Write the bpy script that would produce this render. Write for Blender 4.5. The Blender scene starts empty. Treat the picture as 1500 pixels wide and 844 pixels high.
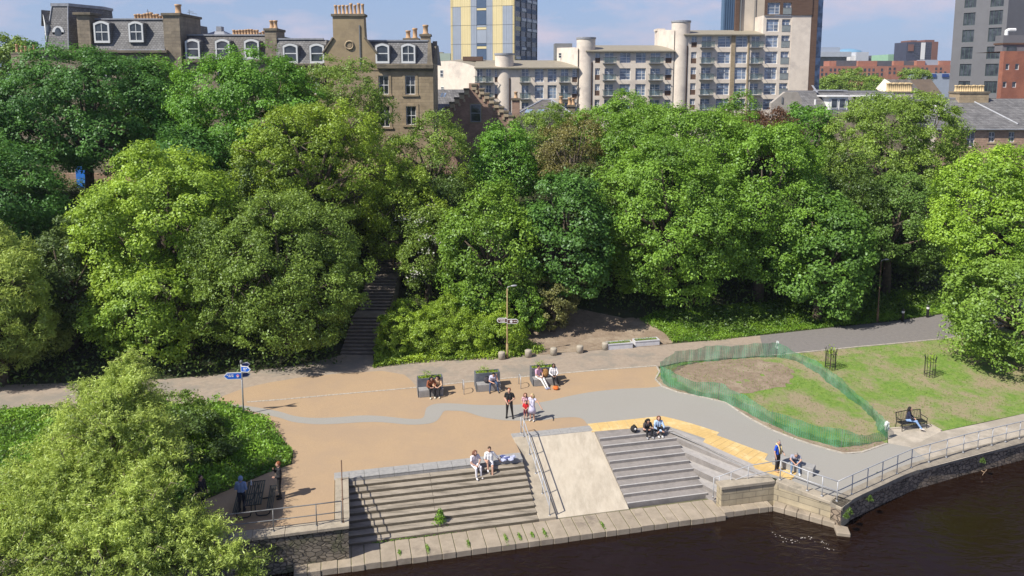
import bpy, bmesh, math, random
import numpy as np
from mathutils import Vector, Matrix
from mathutils.geometry import delaunay_2d_cdt
SC = bpy.context.scene
COL = SC.collection
R = math.radians
# ------------------------------------------------------------------ camera model (used to read real positions off the photo)
F, CX, CY, CAMH, PIT = 1120., 750., 265., 19.5, R(7.63)
_c, _s = math.cos(PIT), math.sin(PIT)
def ray(px, py):
    x = (px-CX)/F; d = (py-CY)/F
    return (x, _c-d*_s, -_s-d*_c)
def P(px, py, z=0.):
    r = ray(px, py); t = (z-CAMH)/r[2]
    return (r[0]*t, r[1]*t, z)
def PD(px, py, D):
    r = ray(px, py); t = D/r[1]
    return (r[0]*t, D, CAMH+r[2]*t)
# the quay runs along u, v points away from the river
UX, UY = .9756, .2196
def uv(u, v): return (u*UX-v*UY, u*UY+v*UX)
ANG = math.atan2(UY, UX)
def sst(a, b, x):
    t = min(1., max(0., (x-a)/(b-a))); return t*t*(3-2*t)
FOOT = [(-400,-15),(-60,40),(-32.4,46.2),(-14.6,49.4),(-11,51.4),(1.5,53.1),(15.3,55.3),(29.8,59.7),(38.2,63.7),(70,80),(400,250)]
_fx = np.array([p[0] for p in FOOT]); _fy = np.array([p[1] for p in FOOT])
def footy(x): return float(np.interp(x, _fx, _fy))
BANK = 8.5
def gz(x, y):
    t = ((x-8.5)*.68-(y-42.)*.73)/8.
    z = -.7*sst(0, 1, t)*(1-sst(46, 57, y))
    s = (y-footy(x))*.95
    if s > 0: z += BANK*sst(0, 27, s)
    return z
def Pg(px, py, off=0.):
    z = 0.
    for _ in range(25):
        p = P(px, py, z); z = .5*z+.5*(gz(p[0], p[1])+off)
    p = P(px, py, z)
    return (p[0], p[1], z)
# ------------------------------------------------------------------ materials
def nt(m):
    m.use_nodes = True
    return m.node_tree.nodes, m.node_tree.links
def mat(name, c1, c2=None, rough=.8, scale=3., bump=0., bscale=None, detail=6., metal=0., spec=.5, c3=None, s3=.3, lo=.35, hi=.65, th3=(.5,.62), stretch=None):
    """procedural surface: two colours mixed by noise, an optional third in larger patches, and a noise bump"""
    m = bpy.data.materials.new(name); N, L = nt(m); b = N['Principled BSDF']
    b.inputs['Roughness'].default_value = rough; b.inputs['Metallic'].default_value = metal
    b.inputs['Specular IOR Level'].default_value = spec
    if c2 is None: c2 = tuple(x*.85 for x in c1)
    g = N.new('ShaderNodeNewGeometry'); co = g.outputs['Position']
    if stretch:
        mp = N.new('ShaderNodeMapping'); mp.inputs['Scale'].default_value = stretch; mp.inputs['Rotation'].default_value = (0,0,-ANG)
        L.new(co, mp.inputs['Vector']); co = mp.outputs['Vector']
    n = N.new('ShaderNodeTexNoise'); n.inputs['Scale'].default_value = scale; n.inputs['Detail'].default_value = detail; n.inputs['Roughness'].default_value = .65
    L.new(co, n.inputs['Vector'])
    r = N.new('ShaderNodeMapRange'); r.inputs[1].default_value = lo; r.inputs[2].default_value = hi; L.new(n.outputs['Fac'], r.inputs[0])
    mx = N.new('ShaderNodeMix'); mx.data_type = 'RGBA'; mx.inputs[6].default_value = (*c1,1); mx.inputs[7].default_value = (*c2,1)
    L.new(r.outputs[0], mx.inputs[0]); out = mx.outputs[2]
    if c3:
        n3 = N.new('ShaderNodeTexNoise'); n3.inputs['Scale'].default_value = s3; n3.inputs['Detail'].default_value = 5; n3.inputs['Roughness'].default_value = .7
        L.new(co, n3.inputs['Vector'])
        r3 = N.new('ShaderNodeMapRange'); r3.inputs[1].default_value = th3[0]; r3.inputs[2].default_value = th3[1]; L.new(n3.outputs['Fac'], r3.inputs[0])
        m3 = N.new('ShaderNodeMix'); m3.data_type = 'RGBA'; L.new(r3.outputs[0], m3.inputs[0]); L.new(out, m3.inputs[6]); m3.inputs[7].default_value = (*c3,1); out = m3.outputs[2]
    L.new(out, b.inputs['Base Color'])
    if bump:
        nb = N.new('ShaderNodeTexNoise'); nb.inputs['Scale'].default_value = bscale or scale*4; nb.inputs['Detail'].default_value = 4; L.new(co, nb.inputs['Vector'])
        bp = N.new('ShaderNodeBump'); bp.inputs['Strength'].default_value = 1.; bp.inputs['Distance'].default_value = bump
        L.new(nb.outputs['Fac'], bp.inputs['Height']); L.new(bp.outputs['Normal'], b.inputs['Normal'])
    return m
def brickmat(name, c1, c2, mortar, bw, bh, rough=.85, msize=.012, var=.5, plane='XZ', bump=.01, noise=.25):
    """masonry, slates or slabs: brick texture on world position"""
    m = bpy.data.materials.new(name); N, L = nt(m); b = N['Principled BSDF']; b.inputs['Roughness'].default_value = rough
    g = N.new('ShaderNodeNewGeometry'); sp = N.new('ShaderNodeSeparateXYZ'); L.new(g.outputs['Position'], sp.inputs[0])
    cb = N.new('ShaderNodeCombineXYZ')
    if plane == 'XZ':
        ad = N.new('ShaderNodeMath'); ad.operation = 'MULTIPLY_ADD'; ad.inputs[1].default_value = .7; L.new(sp.outputs['Y'], ad.inputs[0]); L.new(sp.outputs['X'], ad.inputs[2])
        L.new(ad.outputs[0], cb.inputs[0]); L.new(sp.outputs['Z'], cb.inputs[1])
    else:
        mp = N.new('ShaderNodeMapping'); mp.inputs['Rotation'].default_value = (0,0,-ANG); L.new(g.outputs['Position'], mp.inputs['Vector'])
        s2 = N.new('ShaderNodeSeparateXYZ'); L.new(mp.outputs[0], s2.inputs[0]); L.new(s2.outputs['X'], cb.inputs[0]); L.new(s2.outputs['Y'], cb.inputs[1])
    br = N.new('ShaderNodeTexBrick'); br.inputs['Scale'].default_value = 1; br.inputs['Brick Width'].default_value = bw; br.inputs['Row Height'].default_value = bh
    br.inputs['Mortar Size'].default_value = msize; br.inputs['Mortar Smooth'].default_value = .2; br.inputs['Bias'].default_value = 0.
    br.inputs['Color1'].default_value = (*c1,1); br.inputs['Color2'].default_value = (*c2,1); br.inputs['Mortar'].default_value = (*mortar,1)
    L.new(cb.outputs[0], br.inputs['Vector'])
    n = N.new('ShaderNodeTexNoise'); n.inputs['Scale'].default_value = .9; n.inputs['Detail'].default_value = 7; n.inputs['Roughness'].default_value = .7; L.new(g.outputs['Position'], n.inputs['Vector'])
    r = N.new('ShaderNodeMapRange'); r.inputs[1].default_value = .3; r.inputs[2].default_value = .7; r.inputs[3].default_value = 1-noise; r.inputs[4].default_value = 1+noise; L.new(n.outputs['Fac'], r.inputs[0])
    hs = N.new('ShaderNodeHueSaturation'); L.new(br.outputs['Color'], hs.inputs['Color']); L.new(r.outputs[0], hs.inputs['Value'])
    L.new(hs.outputs[0], b.inputs['Base Color'])
    if bump:
        bp = N.new('ShaderNodeBump'); bp.inputs['Distance'].default_value = bump; bp.invert = True; L.new(br.outputs['Fac'], bp.inputs['Height']); L.new(bp.outputs[0], b.inputs['Normal'])
    return m
def leafmat(name, dark, light, trans=.35, warm=None):
    m = bpy.data.materials.new(name); N, L = nt(m); N.remove(N['Principled BSDF']); o = N['Material Output']
    a = N.new('ShaderNodeAttribute'); a.attribute_name = 'tone'
    rp = N.new('ShaderNodeValToRGB'); e = rp.color_ramp.elements
    e[0].position = .1; e[0].color = (*dark,1); e[1].position = .9; e[1].color = (*light,1)
    if warm:
        k = e.new(.97); k.color = (*warm,1)
    L.new(a.outputs['Fac'], rp.inputs[0])
    d = N.new('ShaderNodeBsdfDiffuse'); t = N.new('ShaderNodeBsdfTranslucent'); x = N.new('ShaderNodeMixShader'); x.inputs[0].default_value = trans
    hs = N.new('ShaderNodeHueSaturation'); hs.inputs['Hue'].default_value = .487; hs.inputs['Value'].default_value = 1.2; L.new(rp.outputs[0], hs.inputs['Color'])
    L.new(rp.outputs[0], d.inputs[0]); L.new(hs.outputs[0], t.inputs[0]); L.new(d.outputs[0], x.inputs[1]); L.new(t.outputs[0], x.inputs[2])
    gl = N.new('ShaderNodeBsdfGlossy'); gl.inputs['Roughness'].default_value = .5; gl.inputs[0].default_value = (.8,.85,.9,1)
    x2 = N.new('ShaderNodeMixShader'); x2.inputs[0].default_value = .035; L.new(x.outputs[0], x2.inputs[1]); L.new(gl.outputs[0], x2.inputs[2])
    L.new(x2.outputs[0], o.inputs[0])
    return m
# ------------------------------------------------------------------ object helpers
LOC = {}
def put(o, parent=None):
    COL.objects.link(o)
    if parent is not None: o.parent = parent
    return o
def tag(o, label, cat=None, group=None):
    o['label'] = label
    if cat: o['category'] = cat
    if group: o['group'] = group
    return o
def thing(name, label, cat, loc=(0,0,0), rotz=0., group=None):
    o = bpy.data.objects.new(name, None); o.empty_display_size = .2; COL.objects.link(o)
    o.location = loc; o.rotation_euler = (0,0,rotz); tag(o, label, cat, group); LOC[o.name] = Vector(loc)
    return o
def kind(o, k): o['kind'] = k; return o
def copy_tree(o, parent=None):
    c = o.copy(); COL.objects.link(c)
    if parent is not None: c.parent = parent
    for ch in list(o.children): copy_tree(ch, c)
    return c
class MB:
    def __init__(s): s.v = []; s.f = []; s.m = []
    def add(s, vs, fs, m=0):
        n = len(s.v); s.v += [tuple(p) for p in vs]; s.f += [tuple(i+n for i in f) for f in fs]; s.m += [m]*len(fs); return s
    def box(s, x0, x1, y0, y1, z0, z1, m=0, M=None):
        vs = [(x,y,z) for z in (z0,z1) for y in (y0,y1) for x in (x0,x1)]
        if M is not None: vs = [tuple(M @ Vector(p)) for p in vs]
        return s.add(vs, [(0,2,3,1),(4,5,7,6),(0,1,5,4),(2,6,7,3),(0,4,6,2),(1,3,7,5)], m)
    def quad(s, a, b, c, d, m=0): return s.add([a,b,c,d], [(0,1,2,3)], m)
    def poly(s, pts, m=0): return s.add(pts, [tuple(range(len(pts)))], m)
    def prism(s, poly, z0, z1, m=0, mt=None):
        """poly: xy list, z0/z1 numbers or per-corner lists"""
        n = len(poly); zb = z0 if hasattr(z0,'__len__') else [z0]*n; zt = z1 if hasattr(z1,'__len__') else [z1]*n
        vs = [(p[0],p[1],z) for p, z in zip(poly, zb)]+[(p[0],p[1],z) for p, z in zip(poly, zt)]
        s.add(vs, [tuple(range(n-1,-1,-1))]+[(i,(i+1)%n,(i+1)%n+n,i+n) for i in range(n)], m)
        return s.add([vs[n+i] for i in range(n)], [tuple(range(n))], m if mt is None else mt)
    def xprism(s, poly, y0, y1, m=0):
        """outline in x,z extruded along y"""
        n = len(poly)
        vs = [(p[0],y0,p[1]) for p in poly]+[(p[0],y1,p[1]) for p in poly]
        return s.add(vs, [tuple(range(n)), tuple(range(2*n-1,n-1,-1))]+[(i,i+n,(i+1)%n+n,(i+1)%n) for i in range(n)], m)
    def tube(s, p0, p1, r0, r1=None, seg=8, m=0, cap=True):
        r1 = r0 if r1 is None else r1
        a, b = Vector(p0), Vector(p1); d = (b-a)
        if d.length < 1e-6: return s
        d.normalize(); t = d.orthogonal().normalized(); q = d.cross(t)
        vs = []
        for c, r in ((a,r0),(b,r1)):
            for i in range(seg):
                w = 2*math.pi*i/seg; vs.append(tuple(c+(t*math.cos(w)+q*math.sin(w))*r))
        fs = [(i,(i+1)%seg,(i+1)%seg+seg,i+seg) for i in range(seg)]
        if cap: fs += [tuple(range(seg-1,-1,-1)), tuple(range(seg,2*seg))]
        return s.add(vs, fs, m)
    def path(s, pts, r, seg=8, m=0):
        """one continuous bent tube"""
        pts = [Vector(p) for p in pts]; n = len(pts); rr = r if hasattr(r,'__len__') else [r]*n
        vs = []; ref = None
        for i, p in enumerate(pts):
            d = (pts[min(n-1,i+1)]-pts[max(0,i-1)]).normalized()
            if ref is None: ref = d.orthogonal().normalized()
            t = (ref-d*ref.dot(d))
            t = t.normalized() if t.length > 1e-4 else d.orthogonal().normalized()
            ref = t; q = d.cross(t)
            for k in range(seg):
                w = 2*math.pi*k/seg; vs.append(tuple(p+(t*math.cos(w)+q*math.sin(w))*rr[i]))
        fs = [(i*seg+k, i*seg+(k+1)%seg, (i+1)*seg+(k+1)%seg, (i+1)*seg+k) for i in range(n-1) for k in range(seg)]
        fs += [tuple(range(seg-1,-1,-1)), tuple(range((n-1)*seg, n*seg))]
        return s.add(vs, fs, m)
    def lathe(s, prof, c=(0,0,0), seg=16, m=0, sx=1., sy=1.):
        vs = [(c[0]+r*sx*math.cos(2*math.pi*k/seg), c[1]+r*sy*math.sin(2*math.pi*k/seg), c[2]+z) for r, z in prof for k in range(seg)]
        n = len(prof)
        fs = [(i*seg+k, i*seg+(k+1)%seg, (i+1)*seg+(k+1)%seg, (i+1)*seg+k) for i in range(n-1) for k in range(seg)]
        fs += [tuple(range(seg-1,-1,-1)), tuple(range((n-1)*seg, n*seg))]
        return s.add(vs, fs, m)
    def ball(s, c, r, seg=10, rings=6, m=0, M=None):
        rx, ry, rz = r if hasattr(r,'__len__') else (r,r,r)
        vs = []; 
        for i in range(rings+1):
            a = math.pi*i/rings
            for k in range(seg):
                w = 2*math.pi*k/seg; p = Vector((rx*math.sin(a)*math.cos(w), ry*math.sin(a)*math.sin(w), -rz*math.cos(a)))
                if M is not None: p = M @ p
                vs.append((c[0]+p.x, c[1]+p.y, c[2]+p.z))
        fs = [(i*seg+k, i*seg+(k+1)%seg, (i+1)*seg+(k+1)%seg, (i+1)*seg+k) for i in range(rings) for k in range(seg)]
        return s.add(vs, fs, m)
    def mesh(s, name, mats, smooth=False, off=None, bevel=0.):
        me = bpy.data.meshes.new(name)
        vs = s.v if off is None else [(p[0]-off[0],p[1]-off[1],p[2]-off[2]) for p in s.v]
        me.from_pydata(vs, [], s.f)
        for q in (mats if isinstance(mats,(list,tuple)) else [mats]): me.materials.append(q)
        me.polygons.foreach_set('material_index', s.m)
        if smooth: me.polygons.foreach_set('use_smooth', [True]*len(s.f))
        bm = bmesh.new(); bm.from_mesh(me)
        bmesh.ops.remove_doubles(bm, verts=bm.verts, dist=1e-5)
        bmesh.ops.recalc_face_normals(bm, faces=bm.faces)
        if bevel: bmesh.ops.bevel(bm, geom=[e for e in bm.edges if e.is_manifold and e.calc_face_angle(0) > .6], offset=bevel, segments=1, affect='EDGES')
        bm.to_mesh(me); bm.free(); me.update()
        return me
    def build(s, name, mats, parent=None, smooth=False, world=False, bevel=0., label=None):
        """world=True: vertices are in world space, parent is an unrotated Empty"""
        off = LOC[parent.name] if (world and parent is not None) else None
        o = bpy.data.objects.new(name, s.mesh(name, mats, smooth, off, bevel))
        if label: o['label'] = label
        return put(o, parent)
def wobj(name, mb, mats, label, cat, group=None, smooth=False, bevel=0.):
    """a thing that is one mesh; origin moved to its own base"""
    xs = np.array(mb.v); c = ((xs[:,0].min()+xs[:,0].max())/2, (xs[:,1].min()+xs[:,1].max())/2, xs[:,2].min())
    o = bpy.data.objects.new(name, mb.mesh(name, mats, smooth, c, bevel)); o.location = c; put(o); tag(o, label, cat, group); LOC[o.name] = Vector(c)
    return o
def sheet(name, poly, off, m, step=1., k='structure', zf=None):
    """flat area draped on the terrain"""
    q = []
    for p in poly:
        if not q or (p[0]-q[-1][0])**2+(p[1]-q[-1][1])**2 > 1e-6: q.append((p[0],p[1]))
    if (q[0][0]-q[-1][0])**2+(q[0][1]-q[-1][1])**2 < 1e-6: q.pop()
    poly = q
    bm = bmesh.new(); n = len(poly)
    cv, ce, cf, *_ = delaunay_2d_cdt([Vector(p) for p in poly], [(i,(i+1)%n) for i in range(n)], [], 1, 1e-5)
    vs = [bm.verts.new((p[0],p[1],0)) for p in cv]
    for t in cf: bm.faces.new([vs[i] for i in t])
    xs = [p[0] for p in poly]; ys = [p[1] for p in poly]
    for ax, lo, hi in ((0,max(min(xs),-70),min(max(xs),90)),(1,max(min(ys),26),min(max(ys),110))):
        a = math.ceil(lo/step)*step
        while a < hi:
            co = (a,0,0) if ax == 0 else (0,a,0); no = (1,0,0) if ax == 0 else (0,1,0)
            bmesh.ops.bisect_plane(bm, geom=bm.verts[:]+bm.edges[:]+bm.faces[:], plane_co=co, plane_no=no); a += step
    for v in bm.verts: v.co.z = (zf or gz)(v.co.x, v.co.y)+off
    bmesh.ops.recalc_face_normals(bm, faces=bm.faces)
    up = sum(f.normal.z for f in bm.faces)
    if up < 0: bmesh.ops.reverse_faces(bm, faces=bm.faces)
    me = bpy.data.meshes.new(name); bm.to_mesh(me); bm.free(); me.materials.append(m)
    for p in me.polygons: p.use_smooth = True
    o = bpy.data.objects.new(name, me); COL.objects.link(o)
    if k: o['kind'] = k
    return o
def spline(pts, n=6, closed=False):
    """Catmull-Rom through 2-D/3-D points"""
    pts = [np.array(p, float) for p in pts]; out = []; N = len(pts)
    for i in range(N if closed else N-1):
        g = lambda k: pts[k % N] if closed else pts[min(N-1,max(0,k))]
        p0,p1,p2,p3 = g(i-1),g(i),g(i+1),g(i+2)
        for j in range(n):
            t = j/n; out.append(tuple(.5*((2*p1)+(-p0+p2)*t+(2*p0-5*p1+4*p2-p3)*t*t+(-p0+3*p1-3*p2+p3)*t**3)))
    if not closed: out.append(tuple(pts[-1]))
    return out
def G(*px): return [Pg(*q) for q in px]
# ------------------------------------------------------------------ camera, light, sky
cam = bpy.data.cameras.new('camera'); co = bpy.data.objects.new('camera', cam); COL.objects.link(co)
cam.sensor_width = 36; cam.lens = F/1500*36; cam.shift_y = -(422-CY)/1500; cam.clip_end = 9000; cam.clip_start = .5
co.location = (0,0,CAMH); co.rotation_euler = (math.pi/2-PIT,0,0); SC.camera = co
EL, SD = R(48), Vector((.857,.515,0)).normalized()
sun = bpy.data.lights.new('sun','SUN'); sun.energy = 4.7; sun.angle = R(.53); sun.color = (1,.945,.86)
so = bpy.data.objects.new('sun', sun); COL.objects.link(so)
so.rotation_euler = Vector((SD.x*math.cos(EL), SD.y*math.cos(EL), -math.sin(EL))).to_track_quat('-Z','Y').to_euler(); so.location = (-40,-30,80)
W = bpy.data.worlds.new('World'); SC.world = W; W.use_nodes = True
N, L = W.node_tree.nodes, W.node_tree.links; bg = N['Background']; bg.inputs[1].default_value = .092
sk = N.new('ShaderNodeTexSky'); sk.sky_type = 'NISHITA'; sk.sun_disc = False; sk.sun_elevation = EL; sk.sun_rotation = math.atan2(-SD.x,-SD.y)
sk.air_density = 1.; sk.dust_density = .25; sk.ozone_density = 4.; sk.altitude = 200
tc = N.new('ShaderNodeTexCoord'); mp = N.new('ShaderNodeMapping'); mp.inputs['Scale'].default_value = (5.5,5.5,17); mp.inputs['Location'].default_value = (2.3,.4,.35)
L.new(tc.outputs['Generated'], mp.inputs['Vector'])
cn = N.new('ShaderNodeTexNoise'); cn.inputs['Scale'].default_value = 1.; cn.inputs['Detail'].default_value = 9; cn.inputs['Roughness'].default_value = .58; L.new(mp.outputs[0], cn.inputs['Vector'])
cr = N.new('ShaderNodeMapRange'); cr.inputs[1].default_value = .47; cr.inputs[2].default_value = .66; cr.inputs[4].default_value = .85; L.new(cn.outputs['Fac'], cr.inputs[0])
tint = N.new('ShaderNodeMix'); tint.data_type = 'RGBA'; tint.blend_type = 'MULTIPLY'; tint.inputs[0].default_value = 1.; tint.inputs[7].default_value = (.86,.84,.96,1); L.new(sk.outputs[0], tint.inputs[6])
cm = N.new('ShaderNodeMix'); cm.data_type = 'RGBA'; L.new(cr.outputs[0], cm.inputs[0]); L.new(tint.outputs[2], cm.inputs[6]); cm.inputs[7].default_value = (5.2,4.7,5.6,1)
L.new(cm.outputs[2], bg.inputs[0])
sz = N.new('ShaderNodeSeparateXYZ'); L.new(tc.outputs['Generated'], sz.inputs[0]); hz = N.new('ShaderNodeMapRange'); hz.interpolation_type = 'SMOOTHSTEP'; hz.inputs[1].default_value = -.02; hz.inputs[2].default_value = .28; hz.inputs[3].default_value = .9; hz.inputs[4].default_value = 0.; L.new(sz.outputs['Z'], hz.inputs[0])
hm = N.new('ShaderNodeMix'); hm.data_type = 'RGBA'; hm.inputs[7].default_value = (2.6,3.45,5.3,1); L.new(hz.outputs[0], hm.inputs[0]); L.new(tint.outputs[2], hm.inputs[6]); L.new(hm.outputs[2], cm.inputs[6])
SC.view_settings.view_transform = 'Standard'; SC.view_settings.look = 'None'; SC.view_settings.gamma = 1; SC.view_settings.exposure = .5
SC.render.engine = 'CYCLES'; SC.cycles.use_denoising = True; SC.cycles.max_bounces = 8; SC.cycles.diffuse_bounces = 2; SC.cycles.transparent_max_bounces = 12
SC.cycles.sample_clamp_indirect = 6.
# ------------------------------------------------------------------ palette
M = {}
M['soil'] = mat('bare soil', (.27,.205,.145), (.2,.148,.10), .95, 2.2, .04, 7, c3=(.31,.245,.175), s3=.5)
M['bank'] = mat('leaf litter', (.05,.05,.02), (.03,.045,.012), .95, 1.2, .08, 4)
M['plaza'] = mat('buff resin gravel', (.43,.305,.185), (.33,.228,.13), .9, 30, .004, 90, c3=(.33,.238,.155), s3=.28, th3=(.42,.72))
M['greypath'] = mat('grey asphalt', (.315,.30,.265), (.275,.262,.232), .9, 25, .003, 80, c3=(.29,.275,.24), s3=.3, th3=(.45,.7))
M['backpath'] = mat('old concrete path', (.345,.28,.215), (.28,.225,.172), .92, 3, .004, 60, c3=(.24,.21,.17), s3=.35, th3=(.48,.6))
M['asphalt'] = mat('dark asphalt', (.20,.183,.17), (.165,.152,.143), .92, 4, .004, 60)
M['pad'] = mat('pale concrete', (.47,.41,.325), (.38,.335,.27), .9, 1.5, .004, 50, c3=(.33,.29,.23), s3=.6)
M['rpath'] = mat('quay path concrete', (.36,.315,.25), (.29,.255,.205), .9, 1.2, .004, 50, c3=(.42,.37,.3), s3=.5)
M['granite'] = mat('grey granite', (.34,.33,.31), (.26,.255,.245), .8, 6, .004, 60)
M['kerbstone'] = mat('pale setts', (.5,.45,.38), (.3,.27,.22), .9, 5, .01, 20)
M['steps'] = mat('weathered step stone', (.37,.32,.25), (.255,.22,.17), .92, 2.2, .01, 25, c3=(.13,.11,.08), s3=.8, th3=(.5,.68), stretch=(.5,3,3))
M['steps2'] = mat('grey granite steps', (.275,.25,.228), (.22,.2,.183), .85, 3, .004, 40, c3=(.185,.17,.155), s3=.6, th3=(.5,.68))
M['nosing'] = mat('pale step nosing', (.5,.48,.45), (.42,.4,.37), .8, 6)
M['ramp'] = mat('pale ramp concrete', (.51,.45,.35), (.44,.38,.29), .9, 2.2, .004, 40, c3=(.31,.265,.2), s3=.9, th3=(.45,.8), stretch=(1.6,.5,1))
M['apron'] = mat('sandstone slabs', (.36,.3,.225), (.27,.225,.165), .92, 1.7, .012, 18, c3=(.2,.165,.125), s3=.9, th3=(.55,.7))
M['coping'] = mat('stone coping', (.40,.345,.26), (.31,.265,.2), .9, 2.2, .01, 20, c3=(.22,.195,.15), s3=1.2, th3=(.52,.68))
M['rubble'] = None
def stonewall(name, a, b, mort, sc=2.2, moss=(.07,.085,.025)):
    m = bpy.data.materials.new(name); N, L = nt(m); bs = N['Principled BSDF']; bs.inputs['Roughness'].default_value = .95
    g = N.new('ShaderNodeNewGeometry'); mp = N.new('ShaderNodeMapping'); mp.inputs['Scale'].default_value = (1,1,1.7); L.new(g.outputs['Position'], mp.inputs[0])
    v = N.new('ShaderNodeTexVoronoi'); v.inputs['Scale'].default_value = sc; L.new(mp.outputs[0], v.inputs['Vector'])
    d = N.new('ShaderNodeTexVoronoi'); d.feature = 'DISTANCE_TO_EDGE'; d.inputs['Scale'].default_value = sc; L.new(mp.outputs[0], d.inputs['Vector'])
    sx = N.new('ShaderNodeSeparateColor'); L.new(v.outputs['Color'], sx.inputs[0])
    mx = N.new('ShaderNodeMix'); mx.data_type = 'RGBA'; mx.inputs[6].default_value = (*a,1); mx.inputs[7].default_value = (*b,1); L.new(sx.outputs[0], mx.inputs[0])
    r = N.new('ShaderNodeMapRange'); r.inputs[1].default_value = 0; r.inputs[2].default_value = .09; L.new(d.outputs[0], r.inputs[0])
    m2 = N.new('ShaderNodeMix'); m2.data_type = 'RGBA'; m2.inputs[6].default_value = (*mort,1); L.new(mx.outputs[2], m2.inputs[7]); L.new(r.outputs[0], m2.inputs[0])
    n = N.new('ShaderNodeTexNoise'); n.inputs['Scale'].default_value = 1.3; n.inputs['Detail'].default_value = 7; L.new(g.outputs['Position'], n.inputs[0])
    r2 = N.new('ShaderNodeMapRange'); r2.inputs[1].default_value = .5; r2.inputs[2].default_value = .68; r2.inputs[4].default_value = .75; L.new(n.outputs[0], r2.inputs[0])
    m3 = N.new('ShaderNodeMix'); m3.data_type = 'RGBA'; L.new(r2.outputs[0], m3.inputs[0]); L.new(m2.outputs[2], m3.inputs[6]); m3.inputs[7].default_value = (*moss,1)
    L.new(m3.outputs[2], bs.inputs['Base Color'])
    bp = N.new('ShaderNodeBump'); bp.inputs['Distance'].default_value = .08; L.new(r.outputs[0], bp.inputs['Height']); L.new(bp.outputs[0], bs.inputs['Normal'])
    return m
M['rubble'] = stonewall('rubble masonry', (.26,.22,.165), (.14,.12,.092), (.10,.086,.066), 3.6)  # rubble: stone colours darkened to stand in for the shade on this wall
M['rwall'] = stonewall('river wall masonry', (.33,.255,.18), (.2,.155,.115), (.13,.10,.075), 3.2, (.07,.06,.04))
M['ashlar'] = brickmat('ochre ashlar', (.42,.35,.23), (.33,.28,.19), (.2,.17,.12), .8, .3, msize=.015)
# lawn: grass with worn brown patches
def lawnmat():
    m = bpy.data.materials.new('worn lawn'); N, L = nt(m); b = N['Principled BSDF']; b.inputs['Roughness'].default_value = .95
    g = N.new('ShaderNodeNewGeometry')
    def noise(s, d=6):
        n = N.new('ShaderNodeTexNoise'); n.inputs['Scale'].default_value = s; n.inputs['Detail'].default_value = d; n.inputs['Roughness'].default_value = .7; L.new(g.outputs['Position'], n.inputs[0]); return n
    a = noise(3.5); r = N.new('ShaderNodeMapRange'); r.inputs[1].default_value = .3; r.inputs[2].default_value = .7; L.new(a.outputs[0], r.inputs[0])
    mx = N.new('ShaderNodeMix'); mx.data_type = 'RGBA'; mx.inputs[6].default_value = (.095,.19,.022,1); mx.inputs[7].default_value = (.19,.27,.045,1); L.new(r.outputs[0], mx.inputs[0])
    p = noise(.28, 9); r2 = N.new('ShaderNodeMapRange'); r2.inputs[1].default_value = .44; r2.inputs[2].default_value = .58; r2.inputs[4].default_value = .9; L.new(p.outputs[0], r2.inputs[0])
    m2 = N.new('ShaderNodeMix'); m2.data_type = 'RGBA'; L.new(r2.outputs[0], m2.inputs[0]); L.new(mx.outputs[2], m2.inputs[6]); m2.inputs[7].default_value = (.29,.225,.145,1)
    L.new(m2.outputs[2], b.inputs['Base Color'])
    bp = N.new('ShaderNodeBump'); bp.inputs['Distance'].default_value = .06; L.new(a.outputs[0], bp.inputs['Height']); L.new(bp.outputs[0], b.inputs['Normal'])
    return m
M['lawn'] = lawnmat()
M['tactile'] = mat('yellow tactile paving', (.62,.43,.17), (.52,.35,.13), .85, 2.2, .006, 60, c3=(.68,.5,.24), s3=1.1, th3=(.5,.6))
M['galv'] = mat('galvanised steel', (.46,.465,.47), (.36,.365,.37), .5, 5, metal=.2)
M['blackmetal'] = mat('black painted metal', (.018,.018,.018), (.028,.028,.027), .45, 5)
M['white'] = mat('white paint', (.78,.77,.74), (.7,.69,.66), .5, 4)
# ------------------------------------------------------------------ terrain, water and surfaces
TOPV = 36.2
gl = [uv(-30,32.3), uv(-.2,32.3), uv(-.2,TOPV), uv(8.72,TOPV), uv(8.72,38.45), uv(13.35,38.45), uv(17.65,37.55), uv(20.95,32.75), uv(21.1,32.5), (15.25,34.55), (15.9,34.2), (16.51,34.79), (20.92,37.47), (28.7,40.64), (60,53), (400,190), (4500,2500), (4500,6000), (-4500,6000), (-4500,-600), (-200,-30)]
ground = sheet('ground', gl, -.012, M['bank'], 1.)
water = MB(); water.quad((-300,-30,-1.78),(500,-30,-1.78),(500,230,-1.78),(-300,230,-1.78))
mw = bpy.data.materials.new('peaty river water'); N, L = nt(mw); b = N['Principled BSDF']; b.inputs['Base Color'].default_value = (.0125,.0058,.0032,1); b.inputs['Roughness'].default_value = .035; b.inputs['IOR'].default_value = 1.33; b.inputs['Specular IOR Level'].default_value = .42
g = N.new('ShaderNodeNewGeometry'); mp = N.new('ShaderNodeMapping'); mp.inputs['Scale'].default_value = (1,1.9,1); mp.inputs['Rotation'].default_value = (0,0,R(35)); L.new(g.outputs['Position'], mp.inputs[0])
n1 = N.new('ShaderNodeTexNoise'); n1.inputs['Scale'].default_value = 1.5; n1.inputs['Detail'].default_value = 3; n1.inputs['Distortion'].default_value = .8; L.new(mp.outputs[0], n1.inputs[0])
n2 = N.new('ShaderNodeTexNoise'); n2.inputs['Scale'].default_value = .12; n2.inputs['Detail'].default_value = 3; L.new(g.outputs['Position'], n2.inputs[0])
r = N.new('ShaderNodeMapRange'); r.inputs[1].default_value = .4; r.inputs[2].default_value = .7; r.inputs[3].default_value = .15; r.inputs[4].default_value = 1.; L.new(n2.outputs[0], r.inputs[0])
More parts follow.
